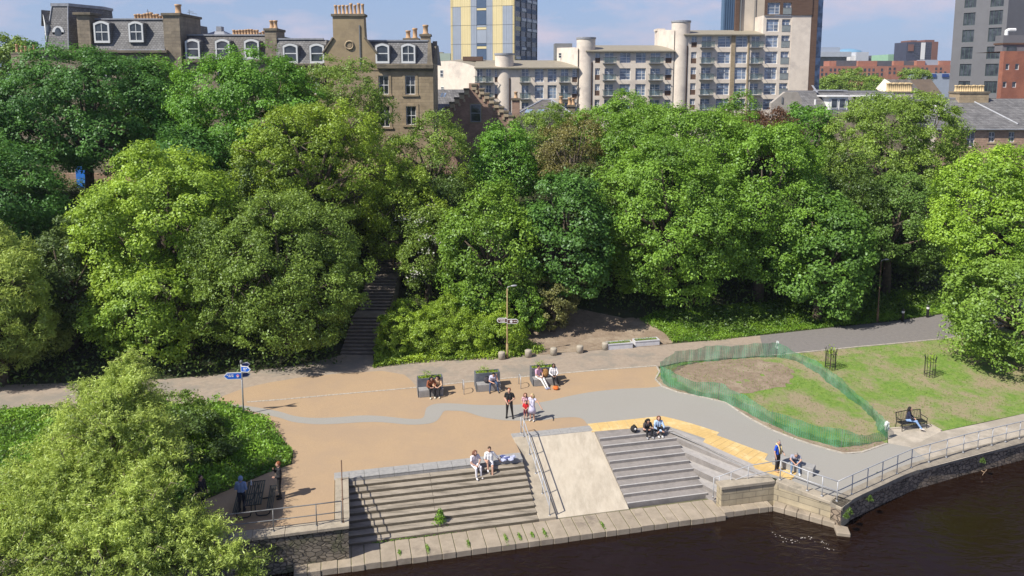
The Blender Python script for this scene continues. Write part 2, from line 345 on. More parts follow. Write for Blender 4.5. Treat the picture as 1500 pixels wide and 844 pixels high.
bp = N.new('ShaderNodeBump'); bp.inputs['Distance'].default_value = .12; L.new(n1.outputs[0], bp.inputs['Height']); L.new(r.outputs[0], bp.inputs['Strength']); L.new(bp.outputs[0], b.inputs['Normal'])
kind(water.build('water', mw), 'structure')
xy = lambda pts: [(p[0],p[1]) for p in pts]
# old concrete path along the foot of the bank
bp_back = xy(G((-60,567),(0,564),(120,561),(250,555),(330,548),(430,536),(480,526),(500,520),(520,508),(545,510),(548,538),(640,527),(720,524),(780,520),(860,514),(960,506),(1021,500.6),(1113,491.7)))
bp_front = xy(G((1120,522),(1000,530),(966,537),(900,542.5),(800,550),(700,559),(600,570),(491,579),(415,586),(362,590),(318,592),(200,594),(60,597),(-60,603)))
sheet('path', bp_back+bp_front, .004, M['backpath'])
ap = xy(G((1113,491.7),(1222,479.7),(1303,471.6),(1387,459.5),(1416,447),(1450,440))) + [(48,66.5),(60,73),(62,68),(52,62)] + xy(G((1480,478),(1384,496.6),(1262,508),(1182,516),(1120,522)))
sheet('road', ap, .006, M['asphalt'])
# buff plaza, over the edge of the old path
orange = xy(G((318,591.5),(322,583),(330,579),(357,569),(392,561),(440,553),(495,547.5),(560,543.5),(592,549),(602,557),(608,564),(610,568.5),(700,558.5),(800,549.5),(880,542.6),(962,537),(968,545),(962,556),(972,568),(1000,577),(1060,590)))+[uv(17.65,37.75),uv(13.35,38.6),uv(13.35,38.7),uv(9.7,38.9),uv(8.76,38.7),uv(8.76,TOPV+.6),uv(-.2,TOPV+.6),uv(-.75,TOPV+.7),uv(-.75,32.75),uv(-8,32.75)]+xy(G((255,745),(307,730),(390,694),(428,680),(430,665),(419,652),(410,640),(401,629),(387,612.6),(369,606),(346,598)))
sheet('plaza', orange, .010, M['plaza'])
up = [(318,591.5),(353,594),(387,599),(410,603.4),(433,610),(461,612.6),(495,611.5),(530,609),(560,610),(600,614),(619,612.7),(623,603),(626,597),(638,592),(662,591.3),(706,593.7),(761,593),(799,588.4),(827,582),(865,574.8),(910,570),(950,568.3),(969,566)]
cur = [(969,566),(992.7,575),(1028,582),(1063.7,590.5),(1082.7,603.5),(1101.7,615.4),(1130,630),(1163,643),(1187,651),(1210.7,658),(1236.7,665),(1263,663),(1300,650),(1332,655),(1361,676),(1352,688)]
lo = [(859,620.5),(854,614.6),(843,611.7),(818,612.7),(790,616.5),(752,616.4),(733,615.5),(706,611),(681.5,603.5),(662,602),(651,602.5),(646,609),(640,616.5),(628,621),(600,622.5),(560,619),(530,619),(491,621.4),(461,621.8),(429,618.4),(410,612.6),(376,604.6),(346,596.5)]
grey = spline(xy(G(*up)),4)+spline(xy(G(*cur)),4)[1:]+[(20.6,37.2),(16.5,34.85),(15.7,34.35),(15.1,34.75),uv(21.1,32.7),uv(20.9,32.9)]+xy(G((1104,681.7),(1033.4,644.4),(979,626.5),(934.7,625)))+[uv(13.35,38.75)]+spline(xy(G(*lo)),4)
sheet('grey_path', grey, .016, M['greypath'])
# lawn
lawn = xy(G((966,540),(1000,531),(1120,523),(1182,516.5),(1262,508.5),(1384,497),(1480,479)))+[(52,61.5),(62,67),(60,58)]+xy(G((1560,600),(1500,606),(1379,632),(1363,623),(1300,629),(1300,648.5),(1263,661.5),(1236.7,663.5),(1210.7,656.5),(1187,649.5),(1163,641.5),(1130,628.5),(1101.7,614),(1082.7,602),(1063.7,589),(1028,580.5),(992.7,573.5),(969,564.5),(960,556),(962,548)))
sheet('lawn', lawn, .012, M['lawn'])
rj = random.Random(2); jit = lambda q, a=.22: [(p[0]+rj.uniform(-a,a),p[1]+rj.uniform(-a,a)) for p in q]
sheet('bare_soil', jit(spline(xy(G((985,548),(1000,535),(1050,528),(1100,527),(1145,534),(1162,548),(1160,560),(1120,572),(1060,577),(1010,566))),9,True)), .018, M['soil'])
sheet('soil_bed', jit(spline(xy(G((757,520),(756,500),(765,472),(827,452),(915,466),(940,468),(972,487),(985,503),(900,511),(820,517))),6,True),.12), .022, M['soil'])
sheet('worn_soil_strip', xy(G((960,556),(969,565.5),(992.7,574.5),(1028,581.5),(1063.7,590),(1082.7,603),(1101.7,615),(1130,629.5),(1163,642.5),(1210.7,657.5),(1236.7,664.5),(1263,662.5),(1298,650),(1290,646),(1235,656),(1175,642),(1130,622),(1101,608),(1068,591),(1021,578),(981,564),(968,550))), .02, M['soil'])
sheet('bench_pad', xy(G((1300,630),(1301,650),(1332.5,655.5),(1379,632.5),(1363,624))), .02, M['pad'])
sheet('quay_path', xy(G((1332.5,655.5),(1361,676),(1352,687)))+[(20.9,37.3),(28.7,40.45),(60,52.8),(64,58)]+xy(G((1560,594),(1500,606.5),(1440,620),(1379,632.5))), .022, M['rpath'])
# setts between path and plaza, kerb round the lawn
def kerbline(name, pts, w, h, m, sink=.03, k='structure', gap=.985, L0=.5):
    b = MB(); pts = [Vector((p[0],p[1],0)) for p in pts]
    for a, c in zip(pts, pts[1:]):
        n = max(1,int(round((c-a).length/L0)))
        for i in range(n):
            p, q = a.lerp(c,i/n), a.lerp(c,(i+gap)/n); d = (q-p).normalized(); o = Vector((-d.y,d.x,0))*w/2
            z0, z1 = gz(p.x,p.y), gz(q.x,q.y)
            b.prism([(p-o).to_tuple()[:2],(q-o).to_tuple()[:2],(q+o).to_tuple()[:2],(p+o).to_tuple()[:2]], [z0-sink,z1-sink,z1-sink,z0-sink],[z0+h,z1+h,z1+h,z0+h])
    o = b.build(name, m); o['kind'] = k; return o
kerbline('sett_line', G((362,589.5),(415,585.5),(491,578.5),(560,572.5),(600,569),(700,558.5),(800,549.3),(880,542.2),(962,536)), .13, .03, M['kerbstone'], L0=.22, gap=.88)
kerbline('lawn_kerb', G(*[(962,537),(966,545),(960,556),(969,566)]+cur[1:13]), .11, .045, M['kerbstone'], L0=.9)
kerbline('path_kerb', G((1120,522.5),(1182,516.3),(1262,508.3),(1384,496.8),(1480,478.5)), .12, .06, M['kerbstone'], L0=.9)
kerbline('pad_kerb', G((1299,629.5),(1363,623.3),(1379,632)), .12, .08, M['pad'], L0=.9)
# granite band above the steps and the ramp
sl = MB()
def slabs(b, u0, u1, v0, v1, du, z0, z1, gap=.012):
    n = max(1,round((u1-u0)/du))
    for i in range(n):
        a, c = u0+(u1-u0)*i/n+gap/2, u0+(u1-u0)*(i+1)/n-gap/2
        b.prism([uv(a,v0),uv(c,v0),uv(c,v1),uv(a,v1)], z0, z1)
for v0, v1 in ((TOPV+.006,TOPV+.35),(TOPV+.36,TOPV+.7)): slabs(sl, -.78, 8.73, v0, v1, .72, -.2, .026)
kind(sl.build('granite_band', M['granite'], bevel=.006), 'structure')
sl = MB()
for v0, v1 in ((38.46,38.78),(38.79,39.1)): slabs(sl, 9.65, 13.3, v0, v1, .6, -.2, .03)
slabs(sl, 8.72, 9.6, 38.46, 39.1, .9, -.2, .028)
kind(sl.build('ramp_band', M['granite'], bevel=.006), 'structure')
sheet('paving_edge', xy(G((975,618),(1045,640),(1110,672),(1168,700),(1158,706),(1100,690),(1030,654),(982,634))), .006, M['granite'], .5)
# yellow tactile strip
tl_up = G((861,621.5),(969,610),(1013,621),(1053.6,634),(1049.5,638),(1125,665.6),(1120,674),(1168,691.7))
tl_lo = G((867,633),(979,624),(985,627),(1033.4,643),(1030,648),(1104,681),(1100,685),(1160,704))
tp = MB()
for a, b_, c, d in zip(tl_up, tl_up[1:], tl_lo[1:], tl_lo): 
    for i in range(8):
        L_ = lambda p, q, t: tuple(p[k]+(q[k]-p[k])*t for k in range(3))
        q = [L_(a,b_,i/8),L_(a,b_,(i+1)/8-.004),L_(d,c,(i+1)/8-.004),L_(d,c,i/8)]
        if (Vector(q[0])-Vector(q[1])).length < .02: continue
        tp.prism([p[:2] for p in q], [gz(*p[:2])-.05 for p in q], [gz(*p[:2])+.024 for p in q])
kind(tp.build('tactile_strip', M['tactile']), 'structure')
# ------------------------------------------------------------------ steps, ramp, apron, walls
AZ = -1.5
st = MB()
for k in range(10):
    v1 = TOPV-.362*k if k else TOPV; z = -.15*k
    vb = TOPV
    if k == 0: continue
    st.prism([uv(-.2,v1-.0),uv(3.9,v1),uv(3.9,v1+.362),uv(-.2,v1+.362)], AZ-.5, z)
    st.prism([uv(-.2,v1-.004),uv(8.72,v1-.004),uv(8.72,v1+.02),uv(-.2,v1+.02)], z-.16, z-.012, 1)  # riser face in a darker brown than the tread
    st.prism([uv(3.912,v1-.0),uv(8.72,v1),uv(8.72,v1+.362),uv(3.912,v1+.362)], AZ-.5, z)
wobj('stone_steps', st, [M['steps'], mat('dark brown risers',(.15,.125,.088),(.10,.084,.058),.95,2.5,.008,20)], 'wide brown weathered stone steps with ten risers, left of the pale ramp', 'steps', bevel=.012)
st = MB()
RV0, RT = 37.5, .53
kk = []
for k in range(1, 9):
    va, vb_ = RV0-RT*(k), RV0-RT*(k-1); z = -.1667*k
    st.prism([uv(13.35,va),uv(17.65,va),uv(17.65,vb_),uv(13.35,vb_)], AZ-.4, z)
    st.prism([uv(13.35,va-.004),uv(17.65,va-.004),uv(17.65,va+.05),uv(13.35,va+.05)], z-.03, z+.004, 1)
st.prism([uv(13.35,RV0),uv(17.65,RV0),uv(17.65,38.0),uv(13.35,38.44)], AZ, .012)
st.prism([uv(13.35,RV0-.004),uv(17.65,RV0-.004),uv(17.65,RV0+.05),uv(13.35,RV0+.05)], -.03, .016, 1)
wobj('granite_steps', st, [M['steps2'],M['nosing']], 'grey granite steps with pale nosings, right of the pale ramp', 'steps')
# fan of diagonal terraces beside them
tr = MB()
rows = [((17.65,RV0+.3),.0,(20.95,32.8),-.66)]
spec = [((17.65,RV0),0.,-.1667,(20.95,32.78),-.70,-.70),((17.65,RV0-RT),-.1667,-.5,(20.8,32.75),-.7,-.74),((17.65,RV0-3*RT),-.5,-.833,(19.95,32.72),-.74,-.95),((17.65,RV0-5*RT),-.833,-1.167,(18.95,32.7),-.95,-1.2),((17.65,RV0-7*RT),-1.167,-1.49,(18.15,32.68),-1.2,-1.49)]
prev = None
NB = 7
for (s0, zt, zb, e0, zet, zeb) in spec:
    line = [(uv(s0[0]+(e0[0]-s0[0])*i/NB, s0[1]+(e0[1]-s0[1])*i/NB), zt+(zet-zt)*i/NB, zb+(zeb-zb)*i/NB) for i in range(NB+1)]
    top = [(p[0][0],p[0][1],p[1]) for p in line]; bot = [(p[0][0],p[0][1],p[2]) for p in line]
    if prev is None:
        prev = [(Pg(px,py)[0],Pg(px,py)[1],Pg(px,py)[2]+.012) for px, py in [(979+(1160-979)*i/NB, 624+(702-624)*i/NB) for i in range(NB+1)]]
    for i in range(NB):
        tr.quad(prev[i],prev[i+1],top[i+1],top[i],1); tr.quad(top[i],top[i+1],bot[i+1],bot[i],0)
    prev = bot
tr.prism([uv(17.55,33.0),uv(17.9,32.75),uv(21,32.8),uv(18.2,37.4),uv(17.55,37.7)], AZ-.3, [AZ-.01,AZ-.01,-.9,-.6,-.6], 0)
wobj('diagonal_terraces', tr, [M['steps2'],mat('pale terrace treads',(.4,.375,.345),(.33,.31,.285),.85,4)], 'fan of sloping granite terraces between the granite steps and the yellow strip', 'terraces')
tr = MB()
tr.prism([uv(17.65,32.7),uv(18.15,32.68),uv(17.65,33.8)], AZ-.3, AZ+.005)
rp = MB()
rp.prism([uv(9.62,33.02),uv(13.33,33.02),uv(13.33,38.45),uv(9.62,38.45)], AZ-.5, [AZ+.012,AZ+.012,.012,.012])
wobj('ramp', rp, M['ramp'], 'pale concrete slipway ramp between the two flights of steps', 'ramp')
rp = MB()
rp.prism([uv(8.73,32.95),uv(9.61,32.95),uv(9.61,38.45),uv(8.73,38.45)], AZ-.5, [AZ+.14,AZ+.14,.14,.14])
wobj('ramp_side_wall', rp, M['coping'], 'sloping stone side wall between the brown steps and the ramp', 'wall', bevel=.02)
ap = MB(); rnd = random.Random(4)
def apslabs(u0, u1, v0, v1):
    u = u0
    while u < u1-.2:
        w = min(rnd.uniform(.54,.72), u1-u); j = rnd.uniform(-.02,.02)
        ap.prism([uv(u+.015,v0+j),uv(u+w-.012,v0+j),uv(u+w-.012,v1),uv(u+.015,v1)], AZ-.75, AZ+rnd.uniform(-.012,.012)); u += w
apslabs(-2.5, 17.75, 31.5, 32.98)
ap.prism([uv(-2.48,31.53),uv(17.7,31.53),uv(17.7,33.1),uv(-2.48,33.1)], AZ-.7, AZ-.022, 1)
apslabs(17.75, 20.4, 31.72, 32.3)
for a, c in (((20.4,31.75),(22.5,29.75)),):
    n = 5
    for i in range(n):
        p = [a[0]+(c[0]-a[0])*i/n, a[1]+(c[1]-a[1])*i/n]; q = [a[0]+(c[0]-a[0])*(i+.97)/n, a[1]+(c[1]-a[1])*(i+.97)/n]
        ap.prism([uv(*p),uv(*q),uv(q[0]+.45,q[1]+.45),uv(p[0]+.45,p[1]+.45)], AZ-.7, AZ-.02)
ap.prism([uv(22.2,29.2),uv(22.75,28.95),uv(23.0,29.5),uv(22.5,29.9)], AZ-.7, AZ-.12)
apo = wobj('quay_apron', ap, [M['apron'],mat('mossy joints',(.15,.13,.075),(.11,.115,.045),.95,3)], 'low landing of worn sandstone slabs along the water below the steps', 'quay', bevel=.02)
# left river wall
wl = thing('river_wall', 'rubble stone river wall with flat coping under the willow, left of the steps', 'wall', (*uv(-6,32.3),0))
b = MB(); b.prism([uv(-30,32.05),uv(-.15,32.05),uv(-.15,36.15),uv(-.6,36.15),uv(-.6,32.5),uv(-30,32.5)], -3, -.06)
b.build('masonry', M['rubble'], wl, world=True)
b = MB()
slabs(b, -30, -.1, 31.98, 32.62, 1.35, -.06, .09); 
for k in range(3): b.prism([uv(-.72,32.64+k*1.2),uv(-.08,32.64+k*1.2),uv(-.08,33.82+k*1.2),uv(-.72,33.82+k*1.2)], -.06, .09)
b.build('coping', M['coping'], wl, world=True, bevel=.015)
# right block, wing wall and river wall
wr = thing('wing_wall', 'short ochre ashlar wall stub with sloping coping jutting into the river', 'wall', (*uv(20,32.3),-1.5))
def wallseg(b, pts, th, z0, z1):
    """wall strip along uv points; th to the back"""
    for (a, c, za, zc) in zip(pts, pts[1:], z1, z1[1:]):
        d = Vector((c[0]-a[0], c[1]-a[1])).normalized(); n = Vector((-d.y,d.x))*th
        b.prism([a,c,(c[0]+n.x,c[1]+n.y),(a[0]+n.x,a[1]+n.y)], z0, [za,zc,zc,za])
b = MB(); wallseg(b, [uv(17.85,32.22),uv(20.72,32.2)], .5, -2.6, [-.6,-.6]); wallseg(b, [uv(20.72,32.2),(15.3,34.4)], .55, -2.6, [-.62,-.8]); b.prism([(15.3,34.4),(15.62,33.9),(16.3,34.5),(15.75,34.95)], -2.6, -.82)
b.build('masonry', M['ashlar'], wr, world=True)
b = MB(); wallseg(b, [uv(17.8,32.16),uv(20.74,32.14)], .62, -.6, [-.44,-.44]); wallseg(b, [uv(20.76,32.16),(15.3,34.33)], .62, -.8, [-.46,-.66]); b.prism([(15.32,34.33),(15.6,33.82),(16.4,34.5),(15.75,35.0)], -.82, -.66)
b.build('coping', M['coping'], wr, world=True, bevel=.02)
RW = [(15.62,33.9),(16.51,34.69),(18.6,36.0),(20.92,37.37),(24.6,38.95),(28.7,40.54),(36,43.4),(60,52.8)]
wr2 = thing('river_wall', 'long dark curved stone river wall under the railing, right of the wing wall', 'wall', (22,37.8,-1.8))
b = MB(); wallseg(b, RW, .5, -3, [-.86]*8); b.build('masonry', M['rwall'], wr2, world=True)
b = MB()
sp = spline(RW, 6)
for a, c in zip(sp, sp[1:]):
    d = Vector((c[0]-a[0], c[1]-a[1])).normalized(); n = Vector((-d.y,d.x)); e = d*.012
    b.prism([(a[0]-n.x*.07+e.x,a[1]-n.y*.07+e.y),(c[0]-n.x*.07,c[1]-n.y*.07),(c[0]+n.x*.55,c[1]+n.y*.55),(a[0]+n.x*.55+e.x,a[1]+n.y*.55+e.y)], -.86, -.66)
b.build('coping', mat('dark stone coping',(.3,.26,.2),(.2,.175,.14),.9,2.5,.01,20), wr2, world=True)
# hillside stairs
hs = MB(); x0, x1 = -12.2, -9.7; y = 52.2; zz = gz(-11,52.2)
tread = 0
for fl in range(3):
    for k in range(11):
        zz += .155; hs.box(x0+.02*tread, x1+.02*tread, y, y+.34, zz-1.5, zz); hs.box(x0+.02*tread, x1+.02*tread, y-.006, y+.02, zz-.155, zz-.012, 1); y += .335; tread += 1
    hs.box(x0+.02*tread, x1+.02*tread, y, y+1.3, zz-1.5, zz+.004); y += 1.295
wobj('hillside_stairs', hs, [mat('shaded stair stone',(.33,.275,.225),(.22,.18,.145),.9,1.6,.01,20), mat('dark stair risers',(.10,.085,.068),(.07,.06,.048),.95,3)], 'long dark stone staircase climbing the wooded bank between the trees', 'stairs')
# ------------------------------------------------------------------ foliage
def leafmesh(name, C, Nn, size, tone, m, asp=.62, rng=None):
    n = len(C)
    r = rng.normal(size=(n,3)); t = r-Nn*(r*Nn).sum(1)[:,None]; t /= np.linalg.norm(t,axis=1)[:,None]+1e-9
    b = np.cross(Nn, t); s = size[:,None]
    V = np.empty((n,4,3)); V[:,0] = C-t*s*.5; V[:,1] = C+b*s*asp*.5-t*s*.06+Nn*s*.07; V[:,2] = C+t*s*.5; V[:,3] = C-b*s*asp*.5-t*s*.06+Nn*s*.07
    me = bpy.data.meshes.new(name)
    me.vertices.add(n*4); me.vertices.foreach_set('co', V.reshape(-1).astype(np.float32))
    me.loops.add(n*4); me.loops.foreach_set('vertex_index', np.arange(n*4, dtype=np.int32))
    me.polygons.add(n); me.polygons.foreach_set('loop_start', np.arange(0,n*4,4,dtype=np.int32)); me.polygons.foreach_set('loop_total', np.full(n,4,np.int32))
    a = me.attributes.new('tone','FLOAT','FACE'); a.data.foreach_set('value', np.clip(tone,0,1).astype(np.float32))
    me.update(calc_edges=True); me.materials.append(m)
    return me
def unit(v): return v/(np.linalg.norm(v,axis=-1,keepdims=True)+1e-9)
def sphere_pts(rng, n): return unit(rng.normal(size=(n,3)))
def crown(rng, lobes, rc, K, dens, leaf, spread=.5, droop=0., core=.12, ntone=.2, zmin=None, ragged=.22, up=.45):
    """leaf clumps over a union of ellipsoid lobes (centre, radii); returns centres, normals, sizes, tones and clump centres"""
    CC, ND, TT = [], [], []
    for li, (c, r) in enumerate(lobes):
        c = np.array(c); r = np.array(r); p = 1.6075
        area = 4*math.pi*(((r[0]*r[1])**p+(r[0]*r[2])**p+(r[1]*r[2])**p)/3)**(1/p)
        d = sphere_pts(rng, max(6,int(area*dens)))
        q = c+d*r*(1+ragged*(rng.random((len(d),1))-.6))
        keep = np.ones(len(d), bool)
        for lj, (c2, r2) in enumerate(lobes):
            if lj != li: keep &= ((((q-np.array(c2))/np.array(r2))**2).sum(1) > .68)
        keep &= (d[:,2] > -.9)
        q, d = q[keep], d[keep]
        CC.append(q); ND.append(unit(d/r)); TT.append(np.full(len(q), rng.random()))
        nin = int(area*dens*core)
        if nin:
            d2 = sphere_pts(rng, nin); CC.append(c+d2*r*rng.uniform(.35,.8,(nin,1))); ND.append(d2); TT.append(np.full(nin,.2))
    CC = np.concatenate(CC); ND = np.concatenate(ND); TT = np.concatenate(TT)
    n = len(CC); ks = rng.uniform(.55,1.3,n); cr = rng.uniform(.65,1.35,n)*rc
    rep = np.maximum(6,(1.5*K*ks*ks)).astype(int); idx = np.repeat(np.arange(n), rep); m = len(idx)
    d = sphere_pts(rng, m); rad = rng.random(m)**.3
    out = ND[idx]
    off = d*(cr[idx]*rad)[:,None]
    side = (off*out).sum(1)
    off -= out*(side*(side < 0)*.8)[:,None]             # domed towards the outside
    off *= np.array([1,1,.72])
    hz = np.linalg.norm(off[:,:2],axis=1); off[:,2] -= droop*hz+.12*hz
    C = CC[idx]+off
    Nn = unit(out*.38+unit(off)*.35+np.array([0,0,up])+rng.normal(size=(m,3))*spread)
    ct = rng.random(n); 
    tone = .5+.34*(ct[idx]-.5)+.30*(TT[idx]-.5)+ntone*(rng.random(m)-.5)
    size = .78*leaf*rng.uniform(.55,1.4,m)
    if zmin is not None:
        ok = C[:,2] > zmin; C, Nn, size, tone = C[ok], Nn[ok], size[ok], tone[ok]
    return C, Nn, size, tone, CC
def make_lobes(rng, rx, ry, rz, n, rel=(.36,.54), low=-.35, main=.78):
    L_ = [((0,0,0),(rx*main,ry*main,rz*main))]
    for i in range(n):
        for _ in range(40):
            d = sphere_pts(rng,1)[0]
            if d[2] < low: continue
            f = rng.uniform(*rel); c = d*np.array([rx,ry,rz])*(1-f*.82)
            if all(np.linalg.norm((c-np.array(l[0]))/np.array([rx,ry,rz])) > .34 for l in L_[1:]): break
        L_.append((tuple(c),(rx*f*rng.uniform(.9,1.2),ry*f*rng.uniform(.9,1.2),rz*f*rng.uniform(.8,1.1))))
    return L_
BARK = mat('grey brown bark', (.13,.10,.07), (.07,.055,.04), .95, 5, .03, 12)
PBARK = mat('pale willow bark', (.28,.24,.15), (.18,.15,.09), .95, 5, .02, 12)
K_ = 2.18
def lm(name, d, l, tr=.3, w=None): return leafmat(name, (d[0]*K_*.93,d[1]*K_*1.0,d[2]*K_*.75), (l[0]*K_*.95,l[1]*K_*1.02,l[2]*K_*.8), tr, w)
SPEC = {
 'sycamore': dict(m=lm('dark sycamore leaf', (.022,.058,.012), (.066,.142,.026)), rc=.95, K=115, dens=.85, leaf=.27, spread=.36),
 'maple':    dict(m=lm('fresh maple leaf', (.036,.086,.010), (.105,.200,.024)), rc=.85, K=115, dens=.95, leaf=.25, spread=.36),
 'lime':     dict(m=lm('yellow green lime leaf', (.078,.125,.012), (.215,.280,.036)), rc=.72, K=105, dens=1.15, leaf=.22, spread=.38),
 'olive':    dict(m=lm('young olive leaf', (.068,.098,.010), (.190,.245,.028)), rc=.7, K=80, dens=.95, leaf=.21, spread=.5),
 'dull':     dict(m=lm('dull hawthorn leaf', (.050,.078,.012), (.140,.190,.036)), rc=.7, K=105, dens=1.1, leaf=.19, spread=.6),
 'ash':      dict(m=lm('thin ash leaf', (.055,.090,.014), (.150,.200,.036)), rc=.7, K=70, dens=.85, leaf=.21, spread=.55),
 'bright':   dict(m=lm('bright elm leaf', (.046,.090,.010), (.138,.218,.030)), rc=.78, K=105, dens=1.0, leaf=.23, spread=.42),
 'chestnut': dict(m=lm('dark chestnut leaf', (.024,.054,.011), (.070,.140,.026)), rc=.8, K=90, dens=1.05, leaf=.29, spread=.34),
 'copper':   dict(m=lm('copper beech leaf', (.066,.056,.020), (.150,.128,.045)), rc=.65, K=80, dens=1.0, leaf=.2, spread=.6),
 'purple':   dict(m=lm('purple plum leaf', (.05,.024,.016), (.11,.05,.028)), rc=.6, K=80, dens=1.0, leaf=.2, spread=.6),
 'willow':   dict(m=lm('silvery willow leaf', (.082,.112,.018), (.270,.310,.085), .34), rc=.6, K=80, dens=1.7, leaf=.30, spread=.9),
 'shrub':    dict(m=lm('yellow green shrub leaf', (.065,.105,.010), (.205,.265,.03)), rc=.34, K=95, dens=3.4, leaf=.125, spread=.5),
 'nettle':   dict(m=lm('rank weed leaf', (.040,.085,.008), (.125,.205,.024)), rc=.32, K=40, dens=3., leaf=.22, spread=.7),
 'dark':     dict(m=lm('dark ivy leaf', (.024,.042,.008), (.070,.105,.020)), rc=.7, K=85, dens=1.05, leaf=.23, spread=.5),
}
def limbs(b, rng, base, lobes, r0, bend=.15, m=0, twigs=None):
    base = Vector(base)
    main = Vector(lobes[0][0])
    mid = base.lerp(main,.45)+Vector(rng.normal(size=3))*.15
    b.path([base+Vector((0,0,-.6)), base.lerp(mid,.5)+Vector(rng.normal(size=3))*.08, mid, main], [r0*1.25,r0,r0*.8,r0*.35], 8, m)
    for c, r in lobes[1:]:
        c = Vector(c); s = mid.lerp(main, rng.uniform(0,.6)); k = s.lerp(c,.5)+Vector((0,0,rng.uniform(-.1,.5)))
        b.path([s,k,c], [r0*.5,r0*.33,r0*.12], 6, m)
    if twigs is not None:
        for q in twigs:
            q = Vector(q); l = min(lobes[1:] or lobes, key=lambda l: (Vector(l[0])-q).length); s = Vector(l[0])
            b.path([s, s.lerp(q,.5)+Vector((0,0,.15)), q+(q-s)*.12], [.05,.04,.022], 4, m)
TREES = {}
def tree(name, label, box, D, sp, seed, nl=9, ry=.85, cut=None, over=None, group='trees on the wooded bank', tw=0, basexy=None, rel=(.22,.48), bark=None, lowz=-.7, main=.80, ground=None):
    """box: left, right, top, bottom of the crown as it shows; D: metres away"""
    l, r_, t, b_ = box; S = dict(SPEC[sp]); S.update(over or {}); rng = np.random.default_rng(seed)
    cx = (PD((l+r_)/2,(t+b_)/2,D)[0]); rx = (PD(r_,(t+b_)/2,D)[0]-PD(l,(t+b_)/2,D)[0])/2
    zt = PD((l+r_)/2,t,D)[2]; zb = PD((l+r_)/2,b_,D)[2]; g = gz(cx,D); zb = max(zb, g+.2)
    if ground or (ground is None and b_ > 425): zb = g+(-.7 if ground == 'low' else .1); zt = max(zt, zb+2)
    rz = (zt-zb)/2; cz = (zt+zb)/2; rx *= .97; ryy = rx*ry
    base = basexy or (cx,D); gb = gz(*base)
    o = thing(name, label, 'tree' if 'shrub' not in name else 'shrub', (base[0],base[1],gb), group=group)
    org = np.array([base[0],base[1],gb])
    lob = [(tuple(np.array(c)+np.array([cx,D,cz])-org), q) for c, q in make_lobes(rng, rx, ryy, rz, int(nl*1.8), rel, lowz, main)]
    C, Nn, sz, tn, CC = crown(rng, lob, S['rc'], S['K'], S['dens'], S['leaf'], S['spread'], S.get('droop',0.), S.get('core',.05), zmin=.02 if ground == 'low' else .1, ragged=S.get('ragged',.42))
    k = bpy.data.objects.new('crown', leafmesh('crown', C, Nn, sz, tn, S['m'], S.get('asp',.62), rng)); put(k, o)
    mb = MB(); tws = CC[rng.choice(len(CC), min(tw,len(CC)), replace=False)] if tw else None
    limbs(mb, rng, (0,0,0), [(tuple(np.array(q[0])*(.5,.5,.55)),q[1]) for q in lob] if 'shrub' in name else lob, .05 if 'shrub' in name else min(.42,.05+.035*(rx+rz)), twigs=tws)
    mb.build('trunk', bark or BARK, o, smooth=True)
    return o
T = tree
W = 'trees on the wooded bank'
T('sycamore_tree','huge dark green sycamore below the turreted corner tenement',(-15,262,74,268),68,'sycamore',11,12)
T('sycamore_tree','dark green tree at the left edge of the photo above the yellow willow',(-95,95,215,430),57,'sycamore',12,9,over=dict(leaf=.25))
T('maple_tree','round mid green maple below the three dormers, right of the huge dark sycamore',(246,492,80,320),67,'maple',13,11)
T('feathery_tree','light feathery tree in front of the gable with the round medallion',(408,575,88,250),70,'ash',14,8,tw=40)
T('olive_tree','olive green tree with bare twigs showing, above the long staircase',(352,575,150,335),61,'olive',15,11,tw=90,rel=(.3,.46))
T('lime_tree','bright lime green maple standing tall left of the staircase',(122,330,213,420),53,'lime',16,11,basexy=(-22.5,51.5))
T('lime_tree','low lime tree with yellowish leaf patches beneath the tall bright maple',(130,300,372,528),50.4,'lime',17,9,over=dict(m=lm('yellowing lime leaf',(.085,.14,.016),(.21,.265,.04),.35,(.27,.24,.06))))
T('thorn_tree','leafy thorn tree arching over the left side of the staircase',(432,528,330,470),57.5,'dark',54,7,tw=20)
T('ash_tree','leafy ash hanging over the top of the staircase',(515,612,285,372),67,'olive',55,7,tw=20)
T('hawthorn_tree','broad dull green thorn tree just left of the staircase',(285,532,280,530),52.2,'dull',18,12,tw=110,over=dict(core=.2),basexy=(-15.5,52.0))
T('ash_tree','thin ash tree in front of the tenement windows',(548,705,160,330),69,'ash',19,8,tw=50)
T('olive_tree','small olive tree directly right of the lamp post on the staircase',(535,655,232,400),62,'olive',20,8,tw=40)
T('elm_tree','small round bright tree below the crow stepped gable',(688,792,178,300),70,'maple',21,8)
T('copper_tree','reddish brown tree between the green crowns near the middle of the bank',(782,888,165,285),69,'copper',22,8,tw=30)
T('elm_tree','mid green tree behind the brown fingerpost lamp',(650,790,275,455),57,'bright',23,10,over=dict(m=lm('mid elm leaf',(.045,.085,.010),(.135,.205,.026))))
T('chestnut_tree','dark green chestnut above the bare soil bed',(758,895,252,448),58,'chestnut',24,11,ground=False)
T('elm_tree','massive bright green tree right of the soil bed, front left half of the big clump',(872,1090,200,475),61,'bright',25,13)
T('elm_tree','tall bright green tree forming the top of the big clump',(880,1115,150,330),68,'bright',26,11)
T('elm_tree','wide bright green tree forming the right half of the big clump',(1015,1218,170,455),63,'bright',27,12,over=dict(m=lm('deep elm leaf',(.046,.09,.009),(.135,.22,.028))))
T('sycamore_tree','blue green sycamore low beside the right lamp post',(1132,1272,285,455),60,'chestnut',28,9,over=dict(m=lm('blue green leaf',(.036,.074,.012),(.105,.180,.032))))
T('ash_tree','broad olive green ash in front of the grey slate roof',(1200,1408,136,330),73,'ash',29,11,tw=40,over=dict(K=105,dens=1.0))
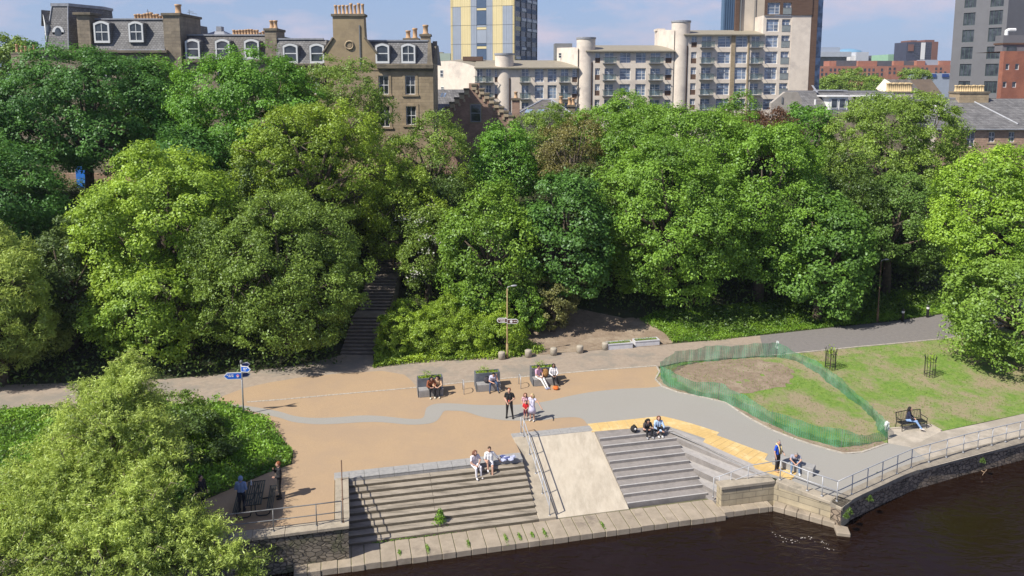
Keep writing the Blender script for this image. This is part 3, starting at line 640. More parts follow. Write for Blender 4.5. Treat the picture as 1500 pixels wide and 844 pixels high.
T('ash_tree','olive green ash shading the path bollards',(1215,1390,255,410),66,'ash',30,9,tw=40,over=dict(K=100,m=lm('shaded ash leaf',(.045,.085,.018),(.115,.17,.038))))
T('purple_tree','dark purple leaved tree showing at the top of the big clump',(1072,1178,158,236),66.5,'purple',31,6,tw=20)
T('maple_tree','small bright maple between the purple tree and the broad ash',(1140,1220,142,270),76,'maple',32,7)
T('maple_tree','bright tree top in front of the slotted stair tower',(1050,1112,137,230),80,'bright',33,6)
T('elm_tree','pale green tree top below the balconies of the stepped flats',(845,985,138,240),78,'bright',34,8)
T('elm_tree','pale green tree top right of the crow stepped gable',(745,865,152,260),79,'ash',35,8,over=dict(K=90))
T('lime_tree','bright lime tree overhanging the dark road at the right edge',(1368,1560,213,420),57,'lime',36,12,over=dict(m=lm('spring lime leaf',(.064,.112,.010),(.185,.262,.030))),basexy=(39.5,58))
T('hornbeam_tree','low olive green tree spilling over the lawn at the right edge',(1392,1590,372,535),51,'bright',37,10,over=dict(m=lm('hornbeam leaf',(.06,.10,.016),(.145,.21,.036))),basexy=(38,52.5))
T('maple_tree','tree in shade behind the tall bright maple',(215,330,190,330),60,'sycamore',38,7)
T('thorn_tree','small hawthorn with white blossom right of the staircase',(585,668,300,440),60,'dull',39,7,tw=24)
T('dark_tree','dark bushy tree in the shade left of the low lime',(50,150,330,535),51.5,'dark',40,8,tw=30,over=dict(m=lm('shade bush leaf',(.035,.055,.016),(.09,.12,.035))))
T('willow_tree','pale yellow willow hanging in at the left edge of the photo',(-85,62,325,490),47,'willow',41,8,tw=50,over=dict(asp=.2,leaf=.34,droop=.3))
T('willow_tree','low pale willow bush at the left edge beside the old path',(-75,92,440,560),48.5,'willow',42,8,tw=30,over=dict(asp=.25,leaf=.3,m=lm('grey willow leaf',(.075,.095,.022),(.19,.21,.06))))
T('maple_tree','tree top filling the gap below the left dormers',(180,285,88,230),73,'maple',43,6)
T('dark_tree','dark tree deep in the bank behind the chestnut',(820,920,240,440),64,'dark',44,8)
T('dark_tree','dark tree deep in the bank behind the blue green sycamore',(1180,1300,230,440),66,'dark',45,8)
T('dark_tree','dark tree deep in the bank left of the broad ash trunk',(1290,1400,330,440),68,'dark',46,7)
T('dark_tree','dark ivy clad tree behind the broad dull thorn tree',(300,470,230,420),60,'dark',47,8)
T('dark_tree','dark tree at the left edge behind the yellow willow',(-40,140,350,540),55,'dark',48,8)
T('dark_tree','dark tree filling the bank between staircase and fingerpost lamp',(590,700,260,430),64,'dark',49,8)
T('elm_tree','brown green bush beside the soil bed',(775,845,408,470),56.5,'dull',50,6,over=dict(m=lm('brownish bush leaf',(.07,.07,.025),(.15,.14,.055)),leaf=.18,rc=.4,dens=2.2))
T('elm_tree','small bright sapling left of the brown fingerpost lamp',(672,745,405,480),56,'bright',51,6,over=dict(leaf=.2,rc=.4,dens=2.2))
T('elm_tree','small bright sapling right of the brown fingerpost lamp',(738,800,415,480),56,'bright',52,6,over=dict(leaf=.2,rc=.4,dens=2.2))
T('sycamore_tree','sycamore mostly cut off by the left frame edge, below the low gable',(-270,22,98,330),64,'sycamore',60,9)
T('thorn_tree','dull green tree mostly cut off by the left frame edge, above the old path',(-290,14,270,520),49,'dull',61,9)
# foreground willow: long thin leaves along arching pale branches
def big_willow():
    rng = np.random.default_rng(77)
    bx, by = P(150,760)[:2]; g = 0
    o = thing('willow_tree','large silvery yellow green willow filling the bottom left corner',  'tree', (bx,by,0.), group='willows by the river')
    org = np.array([bx,by,0.])
    lobes = []
    for (px,py,D,r,rz) in [(165,650,30.3,2.2,2.2),(105,735,28.4,2.5,2.0),(200,760,27.9,2.1,1.8),(185,590,32.2,1.4,1.5),(45,800,26.8,2.7,2.0),(150,820,26.3,2.9,2.0),(275,815,27.2,1.4,1.2),(225,690,29.8,1.2,1.3),(70,690,29.8,1.3,1.4),(130,605,32.0,1.1,1.2),(215,630,31.6,1.1,1.2),(338,838,26.9,.85,.75),(188,552,33.3,.65,.8),(0,770,28,1.4,1.4),(240,785,27.6,1.4,1.2)]:
        p = np.array(PD(px,py,D))-org; lobes.append((tuple(p),(r,r*.9,rz)))
    # leaves run along drooping twigs
    C, Nn, S, Tn = [], [], [], []; mb = MB(); tc_ = 0
    for li, (c, r) in enumerate(lobes):
        c = np.array(c); n = int(125*r[0]*r[2]+30*r[0])
        ns = max(5,n//13); sp = sphere_pts(rng,ns); sp[:,2] = np.where(sp[:,2] < -.45, -sp[:,2], sp[:,2])
        for i_ in range(n):
            d = unit(sp[i_ % ns]+rng.normal(size=3)*.13)
            start = c+d*np.array(r)*(rng.uniform(.35,.8)+.35*((i_ % ns)/ns-.4))
            L0 = rng.uniform(.7,1.7); h = unit(np.array([d[0]*.8+rng.normal()*.38,d[1]*.8+rng.normal()*.38,.8*d[2]+.6+rng.normal()*.28]))
            k = int(L0*40); t = np.sort(rng.random(k)); pts = start+h*(t*L0)[:,None]; pts[:,2] -= .42*(t*L0)**1.6
            pts += rng.normal(size=(k,3))*.065
            C.append(pts); Nn.append(unit(rng.normal(size=(k,3))*.8+np.array([d[0]*.5,d[1]*.5,.75]))); S.append(rng.uniform(.09,.19,k))
            Tn.append(np.clip(.5+.5*((i_ % ns)*.618 % 1-.5)+.2*(rng.random()-.5)+.5*(rng.random(k)-.5)+.12*d[2],0,1))
            if rng.random() < .09:
                e = start+h*L0; e[2] -= .42*L0**1.6; mbt = start+h*L0*.5; mbt[2] -= .1
                mb.path([tuple(start-h*.5),tuple(start),tuple(mbt),tuple(e)], [.03,.024,.017,.008], 4); tc_ += 1
    C = np.concatenate(C); ok = C[:,2] > -1.5
    k = bpy.data.objects.new('crown', leafmesh('crown', C[ok], np.concatenate(Nn)[ok], np.concatenate(S)[ok], np.concatenate(Tn)[ok], SPEC['willow']['m'], .26, rng)); put(k, o)
    limbs(mb, rng, (0,0,0), lobes, .3)
    # pale crooked limbs that show between the leaves
    for pp in ([(262,762,27.9),(250,742,28.3),(240,718,28.7),(226,703,29.0),(212,697,29.3),(186,694,29.6)],[(214,700,29.2),(206,672,29.6),(210,650,29.9)]):
        mb.path([tuple(np.array(PD(*q))-org) for q in pp], [.07,.06,.05,.045,.035,.02][:len(pp)], 6)
    mb.build('trunk', PBARK, o, smooth=True)
big_willow()
# white hawthorn blossom as part of its tree
hw = [o for o in COL.objects if 'white blossom' in o.get('label','')][0]
rng = np.random.default_rng(5)
cv = np.empty(len(hw.children[0].data.vertices)*3, np.float32); hw.children[0].data.vertices.foreach_get('co', cv); cv = cv.reshape(-1,3)
cand = cv[rng.integers(0,len(cv),14)]; pts = np.concatenate([cand[i]+rng.normal(size=(26,3))*[.35,.25,.16] for i in range(14)])+np.array([0,-.35,.12])
put(bpy.data.objects.new('blossom', leafmesh('blossom', pts, unit(rng.normal(size=(len(pts),3))+[0,-.6,.8]), rng.uniform(.1,.2,len(pts)), rng.random(len(pts)), leafmat('white blossom',(.6,.58,.5),(.8,.8,.74)), .8, rng)), hw)
# shrubs of the bed beside the stairs
def shrub(name, label, box, D, sp, seed, grp, nl=6, over=None, group=None):
    return tree(name, label, box, D, sp, seed, nl, .8, over=over, group=grp, rel=(.26,.4), lowz=-.75, main=.92, ground='low')
SB = 'shrubs in the bed beside the staircase'
for i, (bx, D, lb) in enumerate([((549,622,454,541),52.6,'yellow green shrub at the stair foot corner of the bed'),((592,676,453,537),52.7,'yellow green shrub at the front of the bed, second from the stair foot'),((648,722,458,533),52.9,'yellow green shrub at the front of the bed, third from the stair foot'),((700,770,462,529),53.2,'yellow green shrub in the bed right behind the fingerpost lamp'),((562,640,437,500),54.6,'taller shrub at the back of the bed nearest the stairs'),((618,704,436,500),54.8,'taller shrub at the middle back of the bed'),((684,752,440,500),55.0,'taller shrub at the back of the bed behind the fingerpost lamp')]):
    shrub('shrub', lb, bx, D, 'shrub', 100+i, SB)
shrub('shrub','dark leafy bush on the weed mound between the willow and the picnic table',(212,338,606,725),36.6,'dark',120,None,8,over=dict(K=120,leaf=.17,rc=.4,dens=2.2))
shrub('shrub','low grey green bush on the weed mound, left of the blue signpost',(215,312,575,650),39.8,'dull',121,None,6,over=dict(leaf=.15,rc=.4,dens=2.2))
# ------------------------------------------------------------------ ground cover
def inpoly(px, py, poly):
    c = np.zeros(len(px), bool); n = len(poly); j = n-1
    for i in range(n):
        xi, yi, xj, yj = poly[i][0],poly[i][1],poly[j][0],poly[j][1]
        c ^= ((yi > py) != (yj > py)) & (px < (xj-xi)*(py-yi)/(yj-yi+1e-12)+xi); j = i
    return c
def cover(name, label, poly, n, h, size, m, seed, cat='undergrowth', asp=.5, lumps=.5, upn=.5, exclude=None):
    rng = np.random.default_rng(seed); P_ = np.array([(p[0],p[1]) for p in poly]); lo, hi = P_.min(0), P_.max(0)
    q = rng.uniform(lo,hi,(n*4,2)); q = q[inpoly(q[:,0],q[:,1],poly)]
    if exclude is not None: q = q[~inpoly(q[:,0],q[:,1],exclude)]
    q = q[:n]
    f = (np.sin(q[:,0]*1.7+np.sin(q[:,1]*1.3)*1.5)+np.sin(q[:,1]*2.1+q[:,0]*.6)+np.sin(q[:,0]*4.3-q[:,1]*3.1)*.6)*.25+.5
    z = np.array([gz(a,b) for a, b in q])
    C = np.column_stack([q, z+rng.random(len(q))*h*(1-lumps+lumps*np.clip(f,0,1))])
    Nn = unit(rng.normal(size=(len(q),3))*.7+np.array([0,-.15,upn]))
    o = bpy.data.objects.new(name, leafmesh(name, C, Nn, size*rng.uniform(.6,1.4,len(q)), np.clip(.5+.45*(rng.random(len(q))-.5)+.75*(f-.5),0,1), m, asp, rng)); put(o); o['kind'] = 'stuff'; tag(o, label, cat); return o
stairx = [(-12.6,51),(-9.3,51),(-8.3,66),(-11.6,66)]
bankpoly = [(x, footy(x)-.25) for x in (-56,-50,-45,-40,-36,-32.4,-28,-24,-20,-17,-14.6,-12.4)]+[(-9.4,52.4),(1,53.6),(1.8,58),(7,60),(11,59.5),(13.5,57),(15.3,55.6),(22,58),(29.8,60),(38.2,64),(46,68),(50,84),(-62,84)]
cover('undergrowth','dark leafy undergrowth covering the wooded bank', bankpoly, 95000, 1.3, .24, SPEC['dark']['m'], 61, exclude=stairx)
mound = xy(G((-60,606),(0,602),(100,600),(200,598),(300,593),(318,590),(346,598),(369,606),(387,612.6),(401,629),(410,640),(419,652),(429,665),(426,680),(390,694),(307,730),(255,745)))+[(-12.8,30.4),(-40,26)]
mz = sheet('weed_bank', mound, .02, mat('mound soil',(.10,.13,.03),(.06,.08,.02),.95,2))
cover('bed_weeds','low leafy growth under the yellow green shrubs of the bed', xy(G((546,541),(560,538),(640,530),(720,527),(768,523),(790,519),(800,514),(765,500),(700,480),(570,480),(551,505))), 16000, .55, .16, SPEC['shrub']['m'], 66, 'undergrowth')
cover('weeds','rank green weeds on the mound around the blue signpost', mound, 90000, .75, .16, SPEC['nettle']['m'], 62, 'weeds', lumps=.8)
gp = xy(G((936,469),(972,488),(985,502),(1050,499.5),(1113,491),(1222,479),(1303,471),(1387,459),(1416,446)))+[(46,68),(36,67),(28,65),(20,62),(12,60)]
cover('verge_grass','bright rough grass verge between the road and the big trees', gp, 42000, .3, .2, leafmat('verge grass',(.10,.22,.012),(.26,.44,.035)), 63, 'grass', .25, .6, .25)
cover('lawn_grass','short worn tufts of lawn grass inside and beside the green mesh', lawn, 26000, .07, .12, leafmat('lawn grass',(.12,.23,.03),(.27,.36,.08)), 64, 'grass', .22, .9, .15)
mossy = [uv(.9,32.9),uv(8.6,32.98),uv(8.6,33.08),uv(.9,33.15)]
_g = gz; gz = lambda x, y: AZ
cover('moss','strip of moss and grass at the foot of the brown steps', mossy, 5200, .1, .08, SPEC['nettle']['m'], 65, 'moss')
gz = _g
rng = np.random.default_rng(9)
def tuft(label, c, r, h, n, name='weed_tuft', grp='weed tufts in the stonework', sp='nettle', leaf=.12, ry=None):
    q = rng.normal(size=(n,3))*np.array([r*.5,(ry or r)*.5,0]); q[:,2] = rng.random(n)*h*np.exp(-((q[:,:2]/np.array([r,ry or r]))**2).sum(1)); q[:,0] -= q[:,1]*UY*(1 if ry else 0)
    o = bpy.data.objects.new(name, leafmesh(name, q, unit(rng.normal(size=(n,3))*.8+[0,-.2,.5]), leaf*rng.uniform(.6,1.3,n), rng.random(n), SPEC[sp]['m'], .4, rng)); o.location = c; put(o); tag(o, label, 'weed', grp); return o
for i, (u, lb) in enumerate([(2.05,'weed tuft overhanging the landing edge nearest the left wall'),(3.3,'small weed tuft in a slab joint left of the step weed'),(5.15,'large weed tuft in a slab joint below the step weed'),(6.9,'weed tuft in a slab joint, first right of the step weed'),(7.55,'weed tuft in a slab joint, second right of the step weed'),(8.15,'weed tuft in a slab joint, third right of the step weed'),(8.75,'weed tuft in a slab joint at the ramp side wall'),(11.6,'tiny weed tuft in a slab joint below the ramp')]):
    x, y = uv(u,31.95); tuft(lb, (x,y,AZ), .07, .12, 130, leaf=.07, ry=.2+.25*((i*.618) % 1))
tuft('tall green weed growing out of the brown steps', (*uv(4.05,33.45),-1.2), .24, .75, 380)
for px, py, lb in ((1245,745,'green weed hanging on the corner of the river wall'),(1240,752,'green fern low on the river wall corner'),(1285,693,'tall thin weed growing at the foot of the right railing'),(1275,727,'weed sprouting from the river wall below the railing'),(1440,672,'small weed on the river wall far right')):
    p = Pg(px,py); tuft(lb, (p[0],p[1],p[2]-.2), .12, .26, 420, leaf=.08, sp='dark')
# ------------------------------------------------------------------ buildings
M['sandstone'] = brickmat('grey sandstone', (.27,.22,.155), (.22,.18,.13), (.17,.14,.105), .75, .32, msize=.012, noise=.32)
M['sandstone2'] = brickmat('warm sandstone', (.36,.28,.175), (.31,.24,.15), (.25,.2,.13), .8, .34, msize=.012, noise=.25)
M['slate'] = brickmat('grey slates', (.19,.185,.18), (.125,.122,.12), (.07,.068,.066), .32, .2, .65, msize=.018, noise=.35)
M['slate2'] = brickmat('brown slates', (.16,.145,.13), (.11,.10,.09), (.06,.057,.052), .32, .2, .7, msize=.018, noise=.35)
M['lead'] = mat('lead flashing', (.33,.34,.36), (.22,.23,.25), .5, 3)
M['cornice'] = mat('weathered cornice', (.20,.165,.115), (.11,.095,.07), .9, 1.5, .02, 8)
M['pot'] = mat('buff chimney pot', (.55,.36,.20), (.42,.26,.14), .85, 4)
M['pot2'] = mat('yellow chimney pot', (.66,.5,.27), (.52,.39,.21), .85, 4)
M['wframe'] = mat('white window frame', (.70,.70,.68), (.62,.62,.60), .45, 5)
def glass(name, c=(.02,.025,.03), rough=.06, spec=.8):
    m = bpy.data.materials.new(name); N, L = nt(m); b = N['Principled BSDF']; b.inputs['Roughness'].default_value = rough; b.inputs['Specular IOR Level'].default_value = spec
    g = N.new('ShaderNodeNewGeometry'); n = N.new('ShaderNodeTexNoise'); n.inputs['Scale'].default_value = .9; n.inputs['Detail'].default_value = 2; L.new(g.outputs['Position'], n.inputs[0])
    r = N.new('ShaderNodeValToRGB'); e = r.color_ramp.elements; e[0].position = .4; e[0].color = (*c,1); e[1].position = .62; e[1].color = (*[min(1,x*2.2+.02) for x in c],1); L.new(n.outputs[0], r.inputs[0]); L.new(r.outputs[0], b.inputs['Base Color'])
    return m
M['glass'] = glass('dark window glass'); M['glass2'] = glass('sky coloured glass', (.10,.13,.18), .08, 1.)  # glass2: bluish sky reflection is put into the pane colour
M['brownbrick'] = brickmat('brown brick', (.36,.22,.16), (.28,.165,.12), (.33,.26,.2), .3, .1, msize=.01, noise=.3)
M['render'] = mat('stained white render', (.72,.635,.53), (.62,.54,.45), .9, .8, c3=(.5,.44,.38), s3=.35, th3=(.5,.7))
M['rooftan'] = mat('tan metal roof', (.29,.26,.19), (.25,.22,.165), .6, 1.2)
M['wood'] = mat('dark timber cladding', (.085,.048,.032), (.14,.085,.055), .75, 2, stretch=(.4,.4,6))
M['greymetal'] = mat('grey balcony metal', (.19,.20,.205), (.15,.155,.16), .5, 3)
M['balglass'] = mat('balcony glass panel', (.26,.29,.28), (.2,.22,.22), .25, 2)
M['redbrick'] = mat('red brick', (.36,.155,.10), (.31,.13,.085), .9, 1.5, c3=(.39,.185,.12), s3=.2)
M['redpanel'] = mat('rusty red panels', (.29,.115,.075), (.235,.092,.06), .9, 1.2, c3=(.33,.13,.08), s3=.4)
M['greyrender'] = mat('mid grey render', (.155,.158,.168), (.138,.14,.15), .9, .5)
M['yellow'] = mat('pale yellow panel', (.74,.62,.33), (.70,.585,.31), .6, .4)
M['bluegrey'] = mat('blue grey panel', (.34,.385,.45), (.31,.35,.41), .6, .4)
M['bluepanel'] = mat('deep blue panel', (.07,.115,.19), (.06,.10,.165), .5, .5)
mcg = bpy.data.materials.new('clear balcony glass'); N, L = nt(mcg); tb_ = N.new('ShaderNodeBsdfTransparent'); tb_.inputs[0].default_value = (.8,.86,.85,1); mxg = N.new('ShaderNodeMixShader'); mxg.inputs[0].default_value = .3; N['Principled BSDF'].inputs['Base Color'].default_value = (.2,.24,.24,1); N['Principled BSDF'].inputs['Roughness'].default_value = .1
L.new(tb_.outputs[0], mxg.inputs[1]); L.new(N['Principled BSDF'].outputs[0], mxg.inputs[2]); L.new(mxg.outputs[0], N['Material Output'].inputs[0]); M['clearglass'] = mcg
def X(px, D): return PD(px,115,D)[0]
def Z(py, D): return PD(750,py,D)[2]
GB = BANK
def facade(mb, x0, x1, z0, z1, ops, y, dep=.22, m=0, mr=None):
    """wall in the XZ plane facing -y, with real openings and reveals"""
    xs = sorted({x0,x1,*[v for o in ops for v in (o[0],o[1]) if x0 < v < x1]}); zs = sorted({z0,z1,*[v for o in ops for v in (o[2],o[3]) if z0 < v < z1]})
    for a, b in zip(xs, xs[1:]):
        for c, d in zip(zs, zs[1:]):
            mx_, mz_ = (a+b)/2, (c+d)/2
            if any(o[0] < mx_ < o[1] and o[2] < mz_ < o[3] for o in ops): continue
            mb.quad((a,y,c),(b,y,c),(b,y,d),(a,y,d),m)
    for o in ops:
        a,b,c,d = o[:4]; k = m if mr is None else mr
        mb.quad((a,y,c),(a,y+dep,c),(a,y+dep,d),(a,y,d),k); mb.quad((b,y,c),(b,y,d),(b,y+dep,d),(b,y+dep,c),k)
        mb.quad((a,y,d),(a,y+dep,d),(b,y+dep,d),(b,y,d),k); mb.quad((a,y,c),(b,y,c),(b,y+dep,c),(a,y+dep,c),k)
WC = {}
def window(par, x0, x1, z0, z1, y, style='sash', fm='wframe', gm='glass', bar=.07, name='window', rx=None):
    """frame with its pane as sub-part; (x0..z1, y) in the parent's local space; meshes shared by size"""
    w, h = round(x1-x0,2), round(z1-z0,2); key = (w,h,style,fm,gm,bar)
    if key not in WC:
        f = MB(); t = bar
        f.box(0,w,0,.08,0,t); f.box(0,w,0,.08,h-t,h); f.box(0,t,0.003,.077,t,h-t); f.box(w-t,w,0.003,.077,t,h-t)
        if style == 'sash': f.box(t,w-t,.01,.07,h*.5-.04,h*.5+.04); f.box(w/2-.025,w/2+.025,.015,.065,t,h-t)
        if style == 'half': f.box(t,w-t,.01,.07,h*.5-.04,h*.5+.04)
        if style == 'grid':
            for q in (.28,.55,.8): f.box(t,w-t,.01,.07,h*q-.03,h*q+.03)
            f.box(w*.62-.045,w*.62+.045,.004,.076,t,h-t)
        if style == 'door':
            f.box(w*.5-.05,w*.5+.05,.004,.076,t,h-t); f.box(t,w-t,.01,.07,h*.72-.03,h*.72+.03)
        if style == 'mull':
            for q in (.3,.68): f.box(w*q-.06,w*q+.06,.004,.076,t,h-t)
            f.box(w*.3,w*.68,.01,.07,h*.42-.03,h*.42+.03)
        p = MB(); p.box(t-.005,w-t+.005,.035,.05,t-.005,h-t+.005)
        WC[key] = (f.mesh('window',M[fm]), p.mesh('pane',M[gm]))
    f = bpy.data.objects.new(name, WC[key][0]); f.location = (x0,y,z0); put(f, par)
    p = bpy.data.objects.new('pane', WC[key][1]); put(p, f); return f
PC = {}
def chimney(par, x0, x1, y0, y1, z0, z1, pots, m='sandstone', pm='pot', ph=.9, pr=.15, cap=.12, z1b=None):
    b = MB(); b.box(x0,x1,y0,y1,z0,z1-.25); b.box(x0-cap,x1+cap,y0-cap,y1+cap,z1-.25,z1,1)
    c = b.build('chimney', [M[m],M['cornice']], par, bevel=.01)
    key = (pm,round(ph,2),round(pr,2))
    if key not in PC: PC[key] = MB().lathe([(pr*1.15,0),(pr*1.1,.08),(pr*.85,.12),(pr*.8,ph*.8),(pr*1.0,ph*.84),(pr*1.0,ph),(pr*.7,ph),(pr*.7,ph*.85)],seg=10).mesh('chimney_pot', M[pm], True)
    n = pots if isinstance(pots,int) else len(pots)
    for i in range(n):
        o = bpy.data.objects.new('chimney_pot', PC[key]); f = (i+.5)/n; o.location = (x0+(x1-x0)*f, (y0+y1)/2, z1-.01)
        if not isinstance(pots,int): o.scale = (1,1,pots[i])
        put(o, c)
    return c
def dormer(par, x0, x1, z0, z1, y, style='sash'):
    """slated dormer with a white segmental headed frame"""
    w = x1-x0; a = .16*w; n = 8
    arc = [(x0,z0),(x1,z0)]+[(x1-w*i/n, z1-a+a*math.sin(math.pi*i/n)) for i in range(n+1)]
    b = MB(); b.xprism([(p[0]*1+((p[0]-(x0+x1)/2)*.12),p[1]+(.08 if p[1] > z0+.1 else 0)) for p in arc], y+.1, y+1.9)
    d = b.build('dormer', M['slate'], par)
    t = .16; inn = [(x0+t,z0+t+.06),(x1-t,z0+t+.06)]+[(x1-t-(w-2*t)*i/n, z1-a-t+a*.8*math.sin(math.pi*i/n)) for i in range(n+1)]
    b = MB(); N_ = len(arc)
    for i in range(N_):
        j = (i+1) % N_
        p, q, r, s = arc[i], arc[j], inn[j], inn[i]
        b.quad((p[0],y,p[1]),(q[0],y,q[1]),(r[0],y,r[1]),(s[0],y,s[1])); b.quad((p[0],y,p[1]),(p[0],y+.12,p[1]),(q[0],y+.12,q[1]),(q[0],y,q[1])); b.quad((s[0],y,s[1]),(r[0],y,r[1]),(r[0],y+.12,r[1]),(s[0],y+.12,s[1]))
    zc = (z0+z1)/2; b.box(x0+t,x1-t,y+.03,y+.1,zc-.05,zc+.05)
    if style == 'sash': b.box((x0+x1)/2-.03,(x0+x1)/2+.03,y+.04,y+.09,z0+t,z1-t)
    b.build('frame', M['wframe'], d)
    b = MB(); b.xprism([(p[0],p[1]) for p in inn], y+.07, y+.085); b.build('pane', M['glass'], d)
    return d
def bld(name, label, x, D, cat='building', group=None, z=GB, rot=0.): return thing(name, label, cat, (x,D,z), rot, group)
TB = 'stone tenements above the trees'
D0 = 80.
def local(o):
    l = LOC[o.name]; return (lambda px, D=D0: X(px,D)-l.x), (lambda py, D=D0: Z(py,D)-l.z)
# --- corner tenement with turret
A = bld('tenement', 'corner tenement with slated turret and two white dormers at the far left', X(160,D0), D0, group=TB); x, z = local(A)
b = MB(); ops = [(x(197),x(213),z(104),z(84)),(x(147),x(162),z(118),z(85))]
facade(b, x(56), x(248), -1, z(78), ops, 0); b.quad((x(248),0,-1),(x(248),12,-1),(x(248),12,z(78)),(x(248),0,z(78))); b.quad((x(56),0,-1),(x(56),12,-1),(x(56),12,z(78)),(x(56),0,z(78)))
b.build('wall', M['sandstone'], A)
for o in ops: window(A, o[0], o[1], o[2], o[3], .14)
b = MB(); b.box(x(55),x(249),-.35,.1,z(78),z(73.5)); b.box(x(55.5),x(248.5),-.15,.05,z(81),z(78)-.004); b.build('cornice', M['cornice'], A, bevel=.04)
b = MB(); b.add([(x(124),0,z(73)),(x(244),0,z(73)),(x(241),1.,z(28)),(x(124),1.,z(28)),(x(241),12,z(28)),(x(124),12,z(28)),(x(244),12,z(73))],[(0,1,2,3),(3,2,4,5),(1,6,4,2)]); b.box(x(124),x(241),.85,1.15,z(28),z(26),1)
b.build('roof', [M['slate'],M['lead']], A)
b = MB(); base = [(x(54.5),2.6),(x(70.4),-.1),(x(104.8),-.1),(x(117),3.5),(x(117),8),(x(54.5),8)]; top = [(x(66.3),2.4),(x(77),.9),(x(100.6),.9),(x(124),4.8),(x(120),7),(x(66),7)]
zb, zt = z(73.3), z(8); n = 6
b.add([(p[0],p[1],zb) for p in base]+[(p[0],p[1],zt) for p in top],[(i,(i+1)%n,(i+1)%n+n,i+n) for i in range(n)]); b.prism([(p[0]+(-.1 if i in (0,1,5) else .1),p[1]-(.1 if i < 4 else -.1)) for i, p in enumerate(top)], zt, zt+.3, 1)
for i in (1,2): b.tube((base[i][0],base[i][1]-.03,zb),(top[i][0],top[i][1]-.03,zt),.07,.07,6,1)
tu = b.build('turret', [M['slate'],M['lead']], A)
b = MB(); b.tube((x(88.3),.75,z(47)),(x(88.3),-.05+.3,z(47)),.62,.62,14); b.box(x(88.3)-.6,x(88.3)+.6,.25,.75,z(56),z(47)); o = b.build('oculus', M['wframe'], tu)
b = MB(); b.ball((x(88.3),.24,z(49)),(.36,.03,.62),12,8); b.build('pane', M['glass'], o)
dl = MB(); xc0, xc1 = x(60.5), x(71.5)
dl.add([(xc0,1.2,z(63)),(xc1,.1,z(63)),(xc1,.1,z(33)),((xc0+xc1)/2-.1,.6,z(15)),(xc0,1.2,z(36)),(xc0+.8,3.2,z(63)),(xc1+.6,1.6,z(63)),(xc1+.6,1.6,z(33)),((xc0+xc1)/2+.7,2.4,z(15)),(xc0+.8,3.2,z(36))],[(0,1,2,3,4),(1,6,7,2),(0,4,9,5)],0)
dl.quad((xc1+.25,-.1,z(36)),(xc1+.9,1.6,z(36)),((xc0+xc1)/2+.7,2.4,z(14)),((xc0+xc1)/2-.1,.45,z(14)),1); dl.quad((xc0-.3,1.2,z(37)),(xc0+.8,3.2,z(37)),((xc0+xc1)/2+.7,2.4,z(14)),((xc0+xc1)/2-.1,.45,z(14)),1)
dd = dl.build('dormer', [M['wframe'],M['slate']], tu)
b = MB()
for t0, t1 in ((.18,.47),(.54,.84)):
    for za, zc in ((60,50),(48,38)):
        b.quad((xc0+(xc1-xc0)*t0,1.2-1.1*t0-.03,z(za)),(xc0+(xc1-xc0)*t1,1.2-1.1*t1-.03,z(za)),(xc0+(xc1-xc0)*t1,1.2-1.1*t1-.03,z(zc)),(xc0+(xc1-xc0)*t0,1.2-1.1*t0-.03,z(zc)))
b.build('pane', M['glass'], tu)
chimney(A, x(119.5), x(138), -.12, 1.6, z(69.5), z(18.5), 0, cap=.25)
dormer(A, x(142.5), x(165), z(63), z(31), -.05); dormer(A, x(193), x(214), z(62), z(31.5), -.05)
chimney(A, x(161), x(214), 5.5, 6.6, z(32), z(25), [1,1.05,1,1.1,1.2,1.25,1,1.05,.8,1,.95], ph=.78, pr=.2)
chimney(A, x(243), x(267), 0.1, 5.5, -1, z(19), 0, cap=.14)
chimney(A, x(242), x(254), 2.6, 3.6, z(20), z(17), [1.35], ph=.75, pr=.36)
b = MB(); b.tube((x(183),6,z(26)),(x(183),6,z(6)),.03); b.tube((x(181),6,z(9)),(x(189),6,z(11)),.025); b.tube((x(182),6,z(7)),(x(182),6.6,z(12)),.02); b.tube((x(259),4,z(22)),(x(259),4,z(9)),.03); b.tube((x(256),4,z(13)),(x(271),4,z(16)),.025); b.tube((x(258),4,z(11)),(x(266),4,z(13)),.02)
b.build('aerial', M['greymetal'], A)
LW = bld('low_gable', 'low rubble gable with five small chimney pots left of the turret', X(38,86), 86., group=TB); x, z = local(LW)
b = MB(); b.box(x(19,86),x(57,86),0,1.2,-1,z(77.5,86)); b.build('wall', M['sandstone'], LW)
chimney(LW, x(20,86), x(52,86), .1, 1.1, z(80,86), z(76.5,86), [1.3,1.05,1,.7,1.2], ph=.7, pr=.14)
# --- middle tenement
B_ = bld('tenement', 'middle tenement with brown slates and three white round headed dormers', X(325,D0), D0+.5, group=TB); D1 = D0+.5; x, z = local(B_)
b = MB(); ops = [(x(270),x(284),z(125),z(104)),(x(316),x(330),z(125),z(104)),(x(358),x(372),z(125),z(104))]; facade(b, x(268), x(404), -1, z(92), ops, 0); b.build('wall', M['sandstone'], B_)
for o in ops: window(B_, *o, .14)
b = MB(); b.box(x(268),x(404),-.3,.1,z(92),z(87)); b.build('cornice', M['cornice'], B_, bevel=.04)
b = MB(); b.add([(x(250),0,z(86)),(x(404),0,z(86)),(x(402),1.3,z(51)),(x(252),1.3,z(51)),(x(402),12,z(51)),(x(252),12,z(51))],[(0,1,2,3),(3,2,4,5)]); b.box(x(252),x(403),1.15,1.4,z(51),z(49),1)
b.build('roof', [M['slate2'],M['lead']], B_)
for a, c in ((271,292),(315,336),(357.5,379)): dormer(B_, x(a), x(c), z(86), z(57), -.05, 'half')
